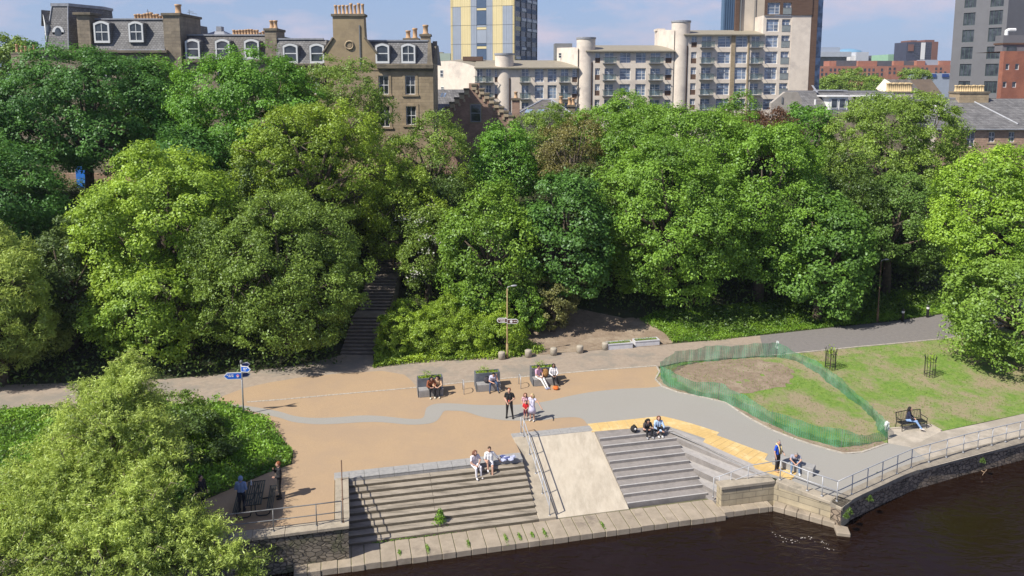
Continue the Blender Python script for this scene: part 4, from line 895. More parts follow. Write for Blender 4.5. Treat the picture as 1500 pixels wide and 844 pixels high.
b = MB(); zc0, zc1 = z(49), z(39); b.add([(x(270),4,zc0),(x(310),4,zc0),(x(310),9,zc0),(x(270),9,zc0),(x(287),6,zc1),(x(296),6,zc1)],[(0,1,5,4),(1,2,5),(2,3,4,5),(3,0,4)]); b.box(x(287.5),x(295.5),5.6,6.4,zc1-.2,z(33)); b.build('lantern', M['lead'], B_)
chimney(B_, x(298), x(336), 8, 9, z(49), z(46), [1.,.95,1,1,1.05,1.1,1.1,1.], ph=.72, pr=.2); chimney(B_, x(345), x(364), 6, 7, z(52), z(49.5), [1.2,.8,1,1], ph=.7, pr=.18)
chimney(B_, x(388), x(405), 0.05, 3, -1, z(41), 0, cap=.1); chimney(B_, x(389.5), x(401), 1, 2, z(43), z(40), [1.,1.], ph=.85, pr=.24)
# --- right tenement with the chimney gable
C_ = bld('tenement', 'right tenement with tall chimneyed gable, stone roundel and four dormers', X(520,D0), D0-.4, group=TB); D2 = D0-.4
_l = LOC[C_.name]; x = lambda px: X(px,D2)-_l.x; z = lambda py: Z(py,D2)-_l.z
b = MB(); ops = [(x(554.5),x(569),z(138.5),z(111)),(x(593.5),x(608),z(138.5),z(111)),(x(555),x(569.5),z(186),z(156)),(x(594),x(608.5),z(183),z(156)),(x(416),x(430),z(138),z(112)),(x(455),x(469),z(138),z(112))]
facade(b, x(404), x(634.5), -1, z(93.6), ops, 0); b.quad((x(634.5),0,-1),(x(634.5),5,-1),(x(634.5),5,z(93.6)),(x(634.5),0,z(93.6)))
b.build('wall', M['sandstone2'], C_)
for o in ops: window(C_, *o, .16)
for o in ops:
    b = MB(); b.box(o[0]-.28,o[0]-.02,-.05,.05,o[2],o[3]+.25); b.box(o[1]+.02,o[1]+.28,-.05,.05,o[2],o[3]+.25); b.box(o[0]-.02,o[1]+.02,-.048,.05,o[3]+.02,o[3]+.25); b.box(o[0]-.36,o[1]+.36,-.12,.05,o[2]-.2,o[2]-.01)
    b.build('window_surround', M['sandstone2'], C_)
b = MB(); b.box(x(553.5),x(636),-.4,.15,z(101),z(94)); b.box(x(553.5),x(635.5),-.2,.1,z(104),z(101)-.004); b.build('cornice', M['cornice'], C_, bevel=.05); b = MB(); b.box(x(404),x(475),-.3,.1,z(97),z(93)); b.build('cornice', M['cornice'], C_, bevel=.05)
b = MB()
for (a, c, zb_, zt_) in ((404,476,93,57.5),(536,631,94,60)):
    b.add([(x(a),0,z(zb_)),(x(c),0,z(zb_)),(x(c)-(.3 if c > 600 else 0),1.2,z(zt_)),(x(a),1.2,z(zt_)),(x(c)-(.3 if c > 600 else 0),12,z(zt_)),(x(a),12,z(zt_)),(x(c),12,z(zb_))],[(0,1,2,3),(3,2,4,5),(1,6,4,2)]); b.box(x(a),x(c)-.3,1.05,1.3,z(zt_),z(zt_)+.16,1)
b.build('roof', [M['slate'],M['lead']], C_)
b = MB(); b.add([(x(626),-.02,z(94)),(x(634),-.02,z(94)),(x(630),1.2,z(57)),(x(626),1.2,z(57))],[(0,1,2,3)]); b.prism([(x(627.5),.0),(x(634.3),.0),(x(634.3),5),(x(627.5),5)], z(94), [z(93),z(93),z(57),z(57)]); b.build('parapet', M['cornice'], C_)
b = MB(); gp = [(x(475),z(103)),(x(553),z(103)),(x(553),z(79)),(x(536),z(56)),(x(535),z(25)),(x(490),z(25)),(x(490),z(56)),(x(475),z(78))]; b.xprism(gp, -.06, 1.2); b.box(x(528),x(529.5),-.16,-.06,z(100),z(37),1); g_ = b.build('gable', [mat('smooth sandstone',(.37,.285,.17),(.30,.23,.135),.9,1.2,c3=(.22,.17,.11),s3=.4,th3=(.5,.7)),M['greymetal']], C_)
b = MB(); cx_, cz_ = x(513.5), z(66.5)
for k in range(24):
    a0, a1 = 2*math.pi*k/24, 2*math.pi*(k+1)/24
    ring = lambda r, a, y: (cx_+r*math.cos(a), y, cz_+r*math.sin(a))
    b.quad(ring(.52,a0,-.08),ring(.52,a1,-.08),ring(.4,a1,-.2),ring(.4,a0,-.2)); b.quad(ring(.4,a0,-.2),ring(.4,a1,-.2),ring(.28,a1,-.08),ring(.28,a0,-.08))
b.tube((cx_,-.11,cz_),(cx_,-.05,cz_),.24,.24,16); b.build('roundel', M['sandstone2'], g_)
for (a, c) in (((490,56),(474.5,78.5)),((536,56),(553.5,79.5))):
    b = MB(); p, q = Vector((x(a[0]),0,z(a[1]))), Vector((x(c[0]),0,z(c[1]))); b.tube(p+Vector((0,-.1,.05)), q+Vector((0,-.1,.05)), .13, .13, 6); b.build('coping', M['cornice'], g_)
chimney(C_, x(490), x(535), -.05, 1.19, z(26), z(20.5), [1,.98,1,.98,1.18,1.02,1.2,1.12], 'sandstone2', ph=.95, pr=.17, cap=.14)
for a, c in ((416,437.5),(455,476),(551,571),(588.5,609)): dormer(C_, x(a), x(c), z(93), z(64), -.07, 'sash' if a > 580 else 'half')
chimney(C_, x(585), x(606), 4, 5.2, z(60), z(53), [1,1.3], 'sandstone2', ph=.85, pr=.28); chimney(C_, x(611), x(625), 3.5, 4.6, z(60), z(47), [1.25], 'sandstone2', ph=.8, pr=.32); chimney(C_, x(478.5), x(483), 4, 5, z(58), z(52), [1.35], ph=.9, pr=.22)
# --- crow stepped gable
D3 = 88.; CG = bld('stepped_gable_house', 'brown brick house with crow stepped gable and white sash window', X(694,D3), D3); _l3 = LOC[CG.name]
x = lambda px: X(px,D3)-_l3.x; z = lambda py: Z(py,D3)-_l3.z
ns = 7; cx_ = x(694.5); stepw, steph = (x(752)-x(694.5)-.6)/ns, (z(124)-z(170))/ns
out = [(x(752),-1)]; zc = z(170)
for i in range(ns): out += [(x(752)-i*stepw, zc+i*steph),(x(752)-(i+1)*stepw, zc+i*steph)]
out += [(cx_+.6,z(122)),(cx_-.6,z(122))]
for i in reversed(range(ns)): out += [(x(637)+(i+1)*stepw, zc+i*steph),(x(637)+i*stepw, zc+i*steph)]
out += [(x(637),-1)]
b = MB(); wz0, wz1 = z(178.5), z(153); wx0, wx1 = x(689), x(704)
b.xprism(out, 0, .5); W_ = b.build('wall', M['brownbrick'], CG)
b = MB()
for i in range(ns+1):
    for sgn in (-1,1):
        xe = cx_+sgn*(x(752)-cx_-(i+.5)*stepw); zz_ = zc+i*steph
        if i == ns: xe = cx_; 
        b.box(xe-stepw*.62,xe+stepw*.62,-.22,.72,zz_-.14,zz_+.1,1); b.box(xe-stepw*.5,xe+stepw*.5,-.14,.64,zz_-.62,zz_-.144); b.box(xe-sgn*stepw*.5-.12,xe-sgn*stepw*.5+.12,-.12,.6,zz_-.95,zz_-.624)
        if i == ns: break
b.build('crow_steps', [mat('pale crow step stone',(.46,.37,.25),(.36,.29,.2),.9,3),M['cornice']], CG, bevel=.02)
b = MB(); b.box(wx0-.12,wx1+.12,-.04,.1,wz0-.16,wz1+.14); b.build('window_surround', M['sandstone2'], CG); window(CG, wx0, wx1, wz0, wz1, -.12, 'half', 'lead')
b = MB(); b.add([(x(640),.6,z(172)),(cx_,.6,z(131)),(cx_,11,z(131)),(x(640),11,z(172)),(x(750),.6,z(172)),(x(750),11,z(172))],[(0,1,2,3),(1,4,5,2)]); b.build('roof', M['slate'], CG)
chimney(CG, x(750), x(761.5), .2, 1.2, -1, z(144), [1], 'brownbrick', ph=.75, pr=.22)
# slate house with blue skylit roof between the tenement and the gable
D3b = 93.; SH = bld('slate_roof', 'small dark slate roof with two skylights beside the right tenement', X(655,D3b), D3b); _ls = LOC[SH.name]; x = lambda px: X(px,D3b)-_ls.x; z = lambda py: Z(py,D3b)-_ls.z
b = MB(); b.add([(x(628),0,z(165)),(x(690),0,z(165)),(x(675),5,z(132)),(x(628),5,z(132)),(x(690),10,z(165)),(x(628),10,z(165)),(x(628),0,-1),(x(690),0,-1)],[(0,1,2,3),(3,2,4,5),(1,4,2),(6,7,1,0)]); b.build('roof', M['slate'], SH)
b = MB()
for a in (640.5,645): b.add([(x(a),.1+3.6,z(143)),(x(a+3),.1+3.6,z(143)),(x(a+4.5),.1+4.5,z(137)),(x(a+1.5),.1+4.5,z(137))],[(0,1,2,3)])
for i in range(len(b.v)): b.v[i] = (b.v[i][0], 5*(b.v[i][2]-z(165))/(z(132)-z(165))-.06, b.v[i][2])
b.build('skylight', M['glass2'], SH)
D4 = 98.; GR = bld('hipped_roof_house', 'hipped slate roof with skylights and lead ridges behind the stepped gable', X(795,D4), D4); _l4 = LOC[GR.name]; x = lambda px: X(px,D4)-_l4.x; z = lambda py: Z(py,D4)-_l4.z
b = MB(); b.add([(x(752),0,z(170)),(x(840),0,z(168)),(x(812),5,z(148)),(x(797),5,z(148)),(x(752),10,z(170)),(x(840),10,z(168)),(x(752),0,-1),(x(840),0,-1)],[(0,1,2,3),(1,5,2),(5,4,3,2),(4,0,3),(6,7,1,0)],0); b.tube((x(752),0,z(170)),(x(797),5,z(148)),.14,.14,6,1); b.tube((x(840),0,z(168)),(x(812),5,z(148)),.14,.14,6,1); b.tube((x(797),5,z(148)),(x(812),5,z(148)),.14,.14,6,1); b.tube((x(811),0,z(169)),(x(811),5,z(148)),.1,.1,6,1)
b.build('roof', [M['slate2'],M['lead']], GR)
b = MB()
for a in (768,786):
    q = [(x(a),z(166)),(x(a+9),z(166)),(x(a+13),z(161)),(x(a+4),z(161))]; b.poly([(p[0], 5*(p[1]-z(169))/(z(148)-z(169))-.08, p[1]) for p in q])
b.build('skylight', M['glass2'], GR)
chimney(GR, x(820), x(829), 3, 4, z(165), z(153), [1.1], ph=.9, pr=.25); chimney(GR, x(835), x(846), 3, 4, z(168), z(155), [1.1,1], ph=.9, pr=.25)
# ------------------------------------------------------------------ stepped flats with round stair towers
D5 = 134.; FG = 'white flats with round stair towers'
def flats(label, px, parts):
    o = bld('apartment_block', label, X(px,D5), D5, group=FG); l = LOC[o.name]
    return o, (lambda p: X(p,D5)-l.x), (lambda p: Z(p,D5)-l.z)
z3 = lambda v: v/3.75
def balcony(par, xa, xb, zf, y, d=1.0, h=1.05):
    b = MB(); b.box(xa,xb,y-d,y-.002,zf-.14,zf); o = b.build('balcony', M['greymetal'], par)
    b = MB(); b.box(xa+.04,xb-.04,y-d+.03,y-d+.06,zf+.08,zf+h-.1,0); b.box(xa-.15,xb+.15,y-d-.02,y-d+.08,zf+h-.08,zf+h,1); b.box(xa,xa+.05,y-d+.08,y-.01,zf+h-.07,zf+h-.01,1); b.box(xb-.05,xb,y-d+.08,y-.01,zf+h-.07,zf+h-.01,1)
    b.build('balustrade', [M['clearglass'],M['greymetal']], o)
def stairtower(par, xa, xb, zt, y=-.4, slit=True):
    r = (xb-xa)/2; cx_ = (xa+xb)/2
    b = MB(); b.lathe([(r,-2),(r,zt)], (cx_,y+r,0), 48); t = b.build('stair_tower', M['render'], par, smooth=False)
    b = MB(); b.lathe([(r+.12,zt),(r+.12,zt+.3),(r-.3,zt+.3)], (cx_,y+r,0), 32); b.build('cap', M['lead'], t)
    if slit:
        a = -math.pi/2+.62; b = MB(); p = Vector((cx_+(r+.01)*math.cos(a), y+r+(r+.01)*math.sin(a), 0)); Mx = Matrix.Translation(p) @ Matrix.Rotation(a+math.pi/2,4,'Z'); b.box(-.13,.13,-.03,.2,0,zt-4,0,Mx); b.build('slit_window', M['wood'], t)
def barrel(b, xa, xb, ze, zt, y0=-.7, dep=13., m=0):
    n = 10; pts = [(y0+dep*i/n, ze+(zt-ze)*math.sin(math.pi*i/n*.6)) for i in range(n+1)]
    for (ya,za),(yb,zb_) in zip(pts, pts[1:]): b.quad((xa,ya,za),(xb,ya,za),(xb,yb,zb_),(xa,yb,zb_),m); b.quad((xa,ya,za-.18),(xa,yb,zb_-.18),(xb,yb,zb_-.18),(xb,ya,za-.18),m)
    b.quad((xa,pts[0][0],pts[0][1]-.18),(xb,pts[0][0],pts[0][1]-.18),(xb,pts[0][0],pts[0][1]),(xa,pts[0][0],pts[0][1]),m)
    return pts
def block(label, px, xw0, xw1, eave, top, rowdef, cols, tower, extra=None):
    o, x, z = flats(label, px, None)
    ops = []; wins = []
    for (a, c, kind_) in cols:
        for (ra, rb) in rowdef:
            ops.append((x(a),x(c),z(rb),z(ra))); wins.append((kind_, ops[-1]))
    b = MB(); facade(b, x(xw0), x(xw1), -1, z(eave), ops, 0, .3); b.quad((x(xw1),0,-1),(x(xw1),12,-1),(x(xw1),12,z(eave)),(x(xw1),0,z(eave)))
    b.build('wall', M['render'], o)
    for kind_, q in wins:
        if kind_ == 'w': window(o, q[0], q[1], q[2], q[3], .2, 'grid', 'wframe', 'glass2', .09)
        elif kind_ == 'b': window(o, q[0], q[1], q[2], q[3], .24, 'door', 'wframe', 'glass2', .09); balcony(o, q[0]-.35, q[1]+.35, q[2]+.02, 0)
        elif kind_ == 'n': window(o, q[0], q[1], q[2]+.9, q[3], .2, 'grid', 'wframe', 'glass2', .09); bb = MB(); bb.box(q[0],q[1],.12,.2,q[2],q[2]+.9); bb.build('timber_panel', M['wood'], o)
    b = MB(); barrel(b, x(xw0-1), x(xw1+1), z(eave), z(top)); b.build('roof', M['rooftan'], o)
    if tower: stairtower(o, x(tower[0]), x(tower[1]), z(tower[2]))
    return o, x, z
r3 = lambda *v: [(a/3.75,b_/3.75) for a, b_ in v]; c3 = lambda *v: [(620+a/3.75,620+b_/3.75,k) for a, b_, k in v]
oL, x, z = block('lowest white flats with curved end wall, left of the first round stair tower', 770, 696, 846, 99, 86.5, r3((378,452),(468,543),(563,640)), c3((295,326,'b'),(344,374,'b'),(393,410,'n'),(540,580,'b'),(612,662,'w'),(683,733,'w'),(755,798,'b'),(818,848,'n')), (725,752.5,80.5))
b = MB(); n = 8; pt = [(x(634)+(x(697)-x(634))*i/n, 8.5-8.5*i/n, z(88.5)+(z(98)-z(88.5))*max(0,(i/n-.35)/.65)**1.7) for i in range(n+1)]
for p, q in zip(pt, pt[1:]): b.quad((p[0],p[1],-1),(q[0],q[1],-1),(q[0],q[1],q[2]),(p[0],p[1],p[2])); b.quad((p[0],p[1],p[2]),(q[0],q[1],q[2]),(q[0]+4,q[1]+8,q[2]+.6),(p[0]+4,p[1]+8,p[2]+.6),1)
b.build('end_wall', [M['render'],M['rooftan']], oL)
def endwin(px, pa, pb):
    t = (px-634)/(697-634); xx, yy = x(px), 8.5-8.5*t; a = math.atan2(-8.5, x(697)-x(634)); f = window(oL, 0, .95, 0, z(pa)-z(pb), 0, 'half'); f.location = (xx+.06*math.sin(a), yy-.06*math.cos(a)-.02, z(pb)); f.rotation_euler = (0,0,a)
endwin(639, 102, 113); endwin(640, 128, 134)
b = MB(); b.box(x(675),x(705),6,9,z(88),z(81.5)); b.build('roof_plant', M['wood'], oL)
oM, x, z = block('middle white flats between the second and third round stair towers', 925, 858, 986, 74.5, 63, r3((290,347),(375,440),(462,526),(548,620)), c3((943,970,'n'),(995,1046,'b'),(1078,1138,'w'),(1165,1222,'w'),(1246,1302,'b'),(1328,1362,'n')), (845,872.5,57))
b = MB(); b.prism([(x(819),7),(x(846),0),(x(846),10),(x(824),12)], -1, [z(68),z(70),z(66),z(66)]); b.build('end_wall', M['render'], oM); b = MB(); b.box(x(816),x(843),8,12,z(86),z(60.5)); b.build('roof_plant', M['greymetal'], oM)
window(oM, x(820.5), x(825.5), z(84), z(76), 5.4, 'half')
r4 = lambda *v: [(a/4.963,b_/4.963) for a, b_ in v]; c4 = lambda *v: [(950+a/4.963,950+b_/4.963,k) for a, b_, k in v]
oH, x, z = block('tall white flats with sandstone strip beside the third round stair tower', 1060, 1000, 1115, 50.5, 39.5, r4((262,345),(378,462),(490,578),(605,690),(718,800)), c4((304,344,'n'),(380,452,'b'),(495,588,'w'),(624,710,'w'),(738,802,'b')), (984,1011,32.5))
b = MB(); 
for (a, c) in ((592,621),(712,722)): b.box(x(950+a/4.963),x(950+c/4.963),-.12,-.004,-1,z(51))
b.build('stone_strip', M['sandstone2'], oH)
b = MB(); b.prism([(x(973.5),7),(x(986),0),(x(986),10),(x(976),12)], -1, [z(40),z(44),z(40),z(40)]); b.box(x(973),x(986),8,11,z(41),z(37.5)); b.build('end_wall', M['render'], oH)
# tower of the flats
oT, x, z = flats('tall white apartment tower with blank pale panel and dark timber top, cut by the frame', 1150, None)
xx = lambda v: x(950+v/4.963); zz = lambda v: z(v/4.963); ztop = 52.
rows = [(-100,-15),(20,105),(140,230),(258,345),(375,465),(490,578),(605,690),(720,800)]
ops = [(xx(840),xx(930),zz(b_),zz(a)) for a, b_ in rows]; ops2 = [(xx(952),xx(1012),zz(b_),zz(a)) for a, b_ in rows]
b = MB(); facade(b, xx(818), xx(1163), -1, zz(112), ops[2:]+ops2[2:], 0, .3); b.quad((xx(818),0,-1),(xx(818),12,-1),(xx(818),12,zz(112)),(xx(818),0,zz(112))); b.box(xx(1022),xx(1160),-.06,-.004,-1,zz(114)); b.build('wall', M['render'], oT)
b = MB(); facade(b, xx(818), xx(1163), zz(110), ztop, ops[:2]+ops2[:2], -.25, .3); b.quad((xx(818),-.25,zz(110)),(xx(1163),-.25,zz(110)),(xx(1163),0,zz(110)),(xx(818),0,zz(110))); b.build('timber_top', M['wood'], oT)
for i, q in enumerate(ops): window(oT, *q, .2 if i > 1 else -.05, 'grid', 'wframe', 'glass2', .1)
for i, q in enumerate(ops2):
    window(oT, *q, .25 if i > 1 else 0, 'door', 'wframe', 'glass2', .1); bb = MB(); bb.box(q[0],q[1],-.05-(.25 if i < 2 else 0),.0-(.25 if i < 2 else 0),q[2],q[2]+1.05,0); bb.box(q[0],q[1],-.08-(.25 if i < 2 else 0),.02-(.25 if i < 2 else 0),q[2]+1.05,q[2]+1.12,1); bb.build('balustrade', [M['balglass'],M['greymetal']], oT)
b = MB(); b.box(xx(1165),xx(1205),-.1,10,-1,ztop); b.build('dark_fin', M['wood'], oT)
b = MB(); b.box(xx(1206),xx(1252),.6,11,-1,ztop,0); 
for k in range(12): b.box(xx(1206),xx(1252)+.02,.54,.598,-1+k*5.2,-.85+k*5.2,1)
b.build('glass_side', [glass('blue glass cladding',(.07,.12,.19),.15,.6),M['bluepanel']], oT)
xd = lambda v: X(950+v/4.963,D5+4.8)-LOC[oT.name].x
b = MB(); b.box(xd(640),xd(900),5,6.4,-1,ztop,0); b.box(xd(612),xd(639.6),4.6,5.2,-1,ztop,1); b.tube((xd(652),4.7,0),(xd(652),4.7,ztop),.12,.12,6,2); b.tube((xd(752),4.8,0),(xd(752),4.8,ztop),.06,.06,6,2); b.build('rear_wing', [mat('cream render',(.62,.545,.45),(.56,.49,.40),.9,.7),M['wood'],M['greymetal']], oT)
window(oT, xd(762), xd(797), zz(194), zz(160), 4.9, 'grid', 'wframe', 'glass2', .08)
Db = 170.; o = bld('glass_tower', 'narrow blue clad tower rising behind the tall white flats', X(1068,Db), Db); l = LOC[o.name]
b = MB(); b.box(X(1056.5,Db)-l.x,X(1090,Db)-l.x,0,2,-1,55); b.build('cladding', mat('blue ribbed cladding',(.10,.17,.27),(.085,.145,.23),.5,.6), o); b = MB()
for k in range(7): b.box(X(1058.3+k*3.2,Db)-l.x,X(1058.9+k*3.2,Db)-l.x,-.12,-.004,-1,55)
b.build('fins', M['bluepanel'], o)
# ------------------------------------------------------------------ yellow and grey tower block
D6 = 220.; rot = math.atan2(-5.5, X(753,216)-X(661,222)); o = bld('tower_block', 'pale yellow and blue grey panelled tower block, cut by the top of the frame', X(661,222), 222., rot=rot)
wF = math.hypot(X(753,216)-X(661,222), 6.); zt6 = lambda py: Z(py,220)-GB
cx = lambda v: (v-158)/(500-158)*wF
zb_ = [-1]+[zt6(v/3.75) for v in (346,243,140,37)]+[zt6(-18),zt6(-46)]
b = MB(); b.box(0,wF,0,13.,-1,60,2)
cols = [(158,170,1,1),(170,215,0,1),(215,268,1,1),(268,300,0,0),(352,385,0,0),(385,438,1,1),(438,490,0,1),(490,500,1,1)]
for (a, c, k, ku) in cols:
    for i in range(len(zb_)-1):
        m_ = k if i < 4 else ku; b.box(cx(a)+.02,cx(c)-.02,-.12,-.004,zb_[i]+.05,zb_[i+1]-.05,m_)
        for q in range(4): 
            xq = cx(a)+(cx(c)-cx(a))*(q+.5)/4; b.box(xq-.03,xq+.03,-.16,-.122,zb_[i]+.05,zb_[i+1]-.05,m_)
for (za, zc_, k) in [(-40,45,3),(47,58,1),(61,137,3),(141,149,0),(151,163,1),(166,238,0),(241,254,3),(256,269,1),(272,330,3),(332,420,0)]:
    b.box(cx(301),cx(351),-.1,-.004,zt6(zc_/3.75),zt6(za/3.75),k)
b.build('panels', [M['bluegrey'],M['yellow'],M['greyrender'],M['bluepanel']], o)
rnd = random.Random(3); RD = 16.5
rf = MB(); rw = MB()
Mr = Matrix.Translation((wF,0,0)) @ Matrix.Rotation(R(83),4,'Z')
rf.box(0,RD,0,.2,-1,60,0,Mr)
fl = 0; zz0 = 0.
while zz0 < 42:
    for q in range(4):
        xa = .35+q*4.; k = rnd.choice([0,0,2,3,3,1] if q != 1 else [0,3,3]); rf.box(xa,xa+3.7,-.08,-.004,zz0,zz0+1.15,k,Mr)
        rw.box(xa+.1,xa+3.6,-.03,-.004,zz0+1.2,zz0+2.6,0,Mr)
        if rnd.random() < .5: rf.box(xa+.4,xa+3.4,-.25,-.1,zz0+.2,zz0+.9,4,Mr)
    zz0 += 2.7
for q in range(5): rf.box(q*4.02,q*4.02+.3,-.2,-.004,-1,60,2,Mr)
rf.build('side_face', [M['bluegrey'],M['yellow'],M['greyrender'],M['bluepanel'],M['white']], o); rw.build('window', M['glass'], o)
# ------------------------------------------------------------------ grey block on the right
D7 = 130.; p0 = (X(1391,137),137.); p1 = (X(1468,130),130.); wG = math.hypot(p1[0]-p0[0],p1[1]-p0[1]); rot = math.atan2(p1[1]-p0[1],p1[0]-p0[0])
o = bld('grey_block', 'plain mid grey rendered flats with dark two column windows at the right edge', p0[0], p0[1], rot=rot); zg = lambda v, D=133.5: Z(v/5.63,D)-GB
xg = lambda v: (1360+v/5.63-1391)/(1468-1391)*wG
ops = []
for ra, rb in ((-45,57),(100,205),(243,345),(385,487),(527,628),(670,768),(810,905)):
    ops += [(xg(255),xg(352),zg(rb),zg(ra)),(xg(468),xg(572),zg(rb,132),zg(ra-12 if ra < 300 else ra,132))]
b = MB(); facade(b, 0, wG, -1, 34, ops, 0, .25); b.add([(0,0,-1),(0,14,-1),(0,14,34),(0,0,34)],[(0,1,2,3)]); b.quad((0,0,34),(wG,0,34),(wG,14,34),(0,14,34)); b.build('wall', M['greyrender'], o)
b = MB(); Mr = Matrix.Translation((wG,0,0)) @ Matrix.Rotation(R(68),4,'Z'); b.box(0,16,0,.2,-1,34,0,Mr); b.build('side_wall', M['greyrender'], o)
M['tealframe'] = mat('dark teal frame', (.055,.085,.085), (.04,.06,.06), .5, 3)
for q in ops: window(o, *q, .12, 'mull', 'tealframe', 'glass', .09)
for ra, rb in ((85,200),(250,345)):
    f = window(o, 0, 1.4, 0, zg(ra)-zg(rb), 0, 'half', 'tealframe'); f.matrix_local = Mr @ Matrix.Translation((5.2,-.05,zg(rb)))
D8 = 118.; o = bld('red_block', 'rusty red panelled building with small tilted windows at the right edge', X(1490,D8), D8); l = LOC[o.name]; x = lambda p: X(p,D8)-l.x; z = lambda p: Z(p,D8)-l.z
wi = [(x(1360+a/5.63),x(1360+c/5.63),z(d/5.63),z(b_/5.63)) for a, c, b_, d in ((628,660,527,577),(707,740,527,577),(617,650,675,722),(695,730,675,722))]
b = MB(); facade(b, x(1468), x(1560), -1, z(75), wi, 0, .2); b.quad((x(1468),0,-1),(x(1468),1.,-1),(x(1468),1.,z(75)),(x(1468),0,z(75))); b.quad((x(1468),0,z(75)),(x(1560),0,z(75)),(x(1570),9,z(75)),(x(1475),9,z(75))); b.build('wall', M['redpanel'], o)
for q in wi: window(o, *q, .1, 'plain', 'wframe', 'glass', .08)
b = MB(); b.box(x(1483),x(1560),3,5,z(75)+.01,z(50)); b.box(x(1482),x(1560),2.8,5.2,z(64),z(61.5),1); b.build('penthouse', [M['greyrender'],M['wood']], o); window(o, x(1489), x(1503), z(74), z(67), 2.9, 'plain', 'tealframe')
b = MB(); b.path([(x(1493),4,z(50)),(x(1493),4,z(43)),(x(1496),4,z(41.5)),(x(1506),4,z(41.5))],.28,8); b.build('roof_duct', M['white'], o)
# ------------------------------------------------------------------ stone house with slate roof at the right
D9 = 96.; o = bld('stone_house', 'pink stone house with broad grey slate roof and long chimney of yellow pots', X(1450,D9), D9); l = LOC[o.name]; x = lambda v: X(1150+v/3.837,D9)-l.x; z = lambda v: Z(v/3.837,D9)-l.z
wi = [(x(1048),x(1094),z(826),z(740)),(x(1172),x(1208),z(800),z(742)),(x(1285),x(1320),z(800),z(742))]
M['pinkstone'] = brickmat('pink sandstone', (.40,.27,.19), (.33,.22,.155), (.26,.18,.13), .6, .28, noise=.3)
b = MB(); facade(b, x(870), x(1700), -1, z(724), wi, 0, .2); b.build('wall', M['pinkstone'], o)
for i, q in enumerate(wi): window(o, *q, .12, 'sash')
for q in wi:
    b = MB(); b.box(q[0]-.2,q[1]+.2,-.06,.04,q[2]-.2,q[2]-.01); b.build('sill', M['sandstone2'], o); b = MB(); b.box(q[0]-.2,q[1]+.2,-.06,.04,q[3]+.01,q[3]+.25); b.build('lintel', M['sandstone2'], o)
ry = 6.5; b = MB(); rt = z(562); e = z(724)
b.add([(x(840),-.35,e),(x(1700),-.35,e),(x(1700),ry,rt),(x(840),ry,rt),(x(1700),13,e),(x(840),13,e)],[(0,1,2,3),(3,2,4,5)],0); b.box(x(840),x(1210),ry-.2,ry+.2,rt-.02,rt+.14,1); b.box(x(840),x(1700),-.5,-.36,e-.12,e+.02,1)
b.tube((x(1205),ry-.05,rt+.03),(x(1350),.6,z(700)),.13,.13,6,1)
for v in (922,978): b.tube((x(v),2.5,z(640)),(x(v),2.5,z(585)),.14,.14,8,2)
b.build('roof', [M['slate'],M['lead'],M['white']], o)
chimney(o, x(1132), x(1308), ry-1., ry+1.4, z(650), z(520), [1,.96,1.04]*4+[1], 'sandstone2', 'pot2', .85, .2, .1)
# white dormered roof
D10 = 100.; o = bld('dormered_house', 'low slate roofed house with flat white dormers behind the broad ash', X(1230,D10), D10); l = LOC[o.name]; x = lambda v: X(1150+v/3.837,D10)-l.x; z = lambda v: Z(v/3.837,D10)-l.z
b = MB(); b.add([(x(90),0,z(640)),(x(720),0,z(640)),(x(700),4,z(525)),(x(95),4,z(525)),(x(700),9,z(515)),(x(95),9,z(515))],[(0,1,2,3),(3,2,4,5)],0); b.box(x(80),x(720),-.1,.2,-1,z(640),1); b.tube((x(190),.8,z(590)),(x(190),.8,z(560)),.12,.12,6,2)
b.build('roof', [M['slate'],M['sandstone'],M['white']], o)
b = MB(); b.xprism([(x(-75),-1),(x(95),-1),(x(95),z(560)),(x(70),z(517)),(x(0),z(517)),(x(-75),z(580))], -.3, .5); b.build('end_wall', mat('dirty harling',(.40,.36,.31),(.30,.27,.235),.95,1.2), o); b = MB(); b.box(x(-20),x(-12),-.4,-.31,z(580),z(545)); b.build('vent', M['greymetal'], o)
for a, c in ((265,372),(460,602)):
    b = MB(); b.box(x(a),x(c),.6,4.5,z(618),z(546),0); b.box(x(a)-.5,x(c)+.5,.3,5,z(546),z(538),0); d = b.build('dormer', M['white'], o)
    n = 3 if a > 400 else 2
    for i in range(n): window(o, x(a+12+(c-a-18)/n*i), x(a+4+(c-a-18)/n*(i+1)), z(610), z(554), .52, 'plain', 'wframe', 'glass', .06)
b = MB(); b.box(x(280),x(450),5,7,z(515),z(509)); b.quad((x(230),3,z(522)),(x(243),3,z(522)),(x(262),6,z(482)),(x(250),6,z(482))); b.build('solar_panel', M['lead'], o)
# slate house farther back with yellow pots
D11 = 118.; o = bld('slate_house', 'distant brown slate roofs with white gable and a row of yellow chimney pots', X(1350,D11), D11); l = LOC[o.name]; x = lambda v: X(1150+v/3.837,D11)-l.x; z = lambda v: Z(v/3.837,D11)-l.z
b = MB(); b.add([(x(690),0,z(600)),(x(850),0,z(600)),(x(815),6,z(448)),(x(648),6,z(446)),(x(850),12,z(600)),(x(600),12,z(600))],[(0,1,2,3),(1,4,2)],0); b.add([(x(845),1,z(590)),(x(960),1,z(590)),(x(960),7,z(445)),(x(815),6,z(447))],[(0,1,2,3)],1); b.build('roof', [M['slate2'],mat('mossy slates',(.14,.105,.075),(.11,.085,.065),.9,1.2)], o)
b = MB(); b.add([(x(600),-.2,z(560)),(x(700),-.2,z(530)),(x(648),5,z(443)),(x(600),5,z(500))],[(0,1,2,3)]); b.box(x(560),x(960),.4,11,-1,z(600)); b.build('wall', M['render'], o)
chimney(o, x(550), x(685), -2, -1, z(560), z(514), [1,1,.95]*4, 'render', 'pot2', 1.35, .3, .1)
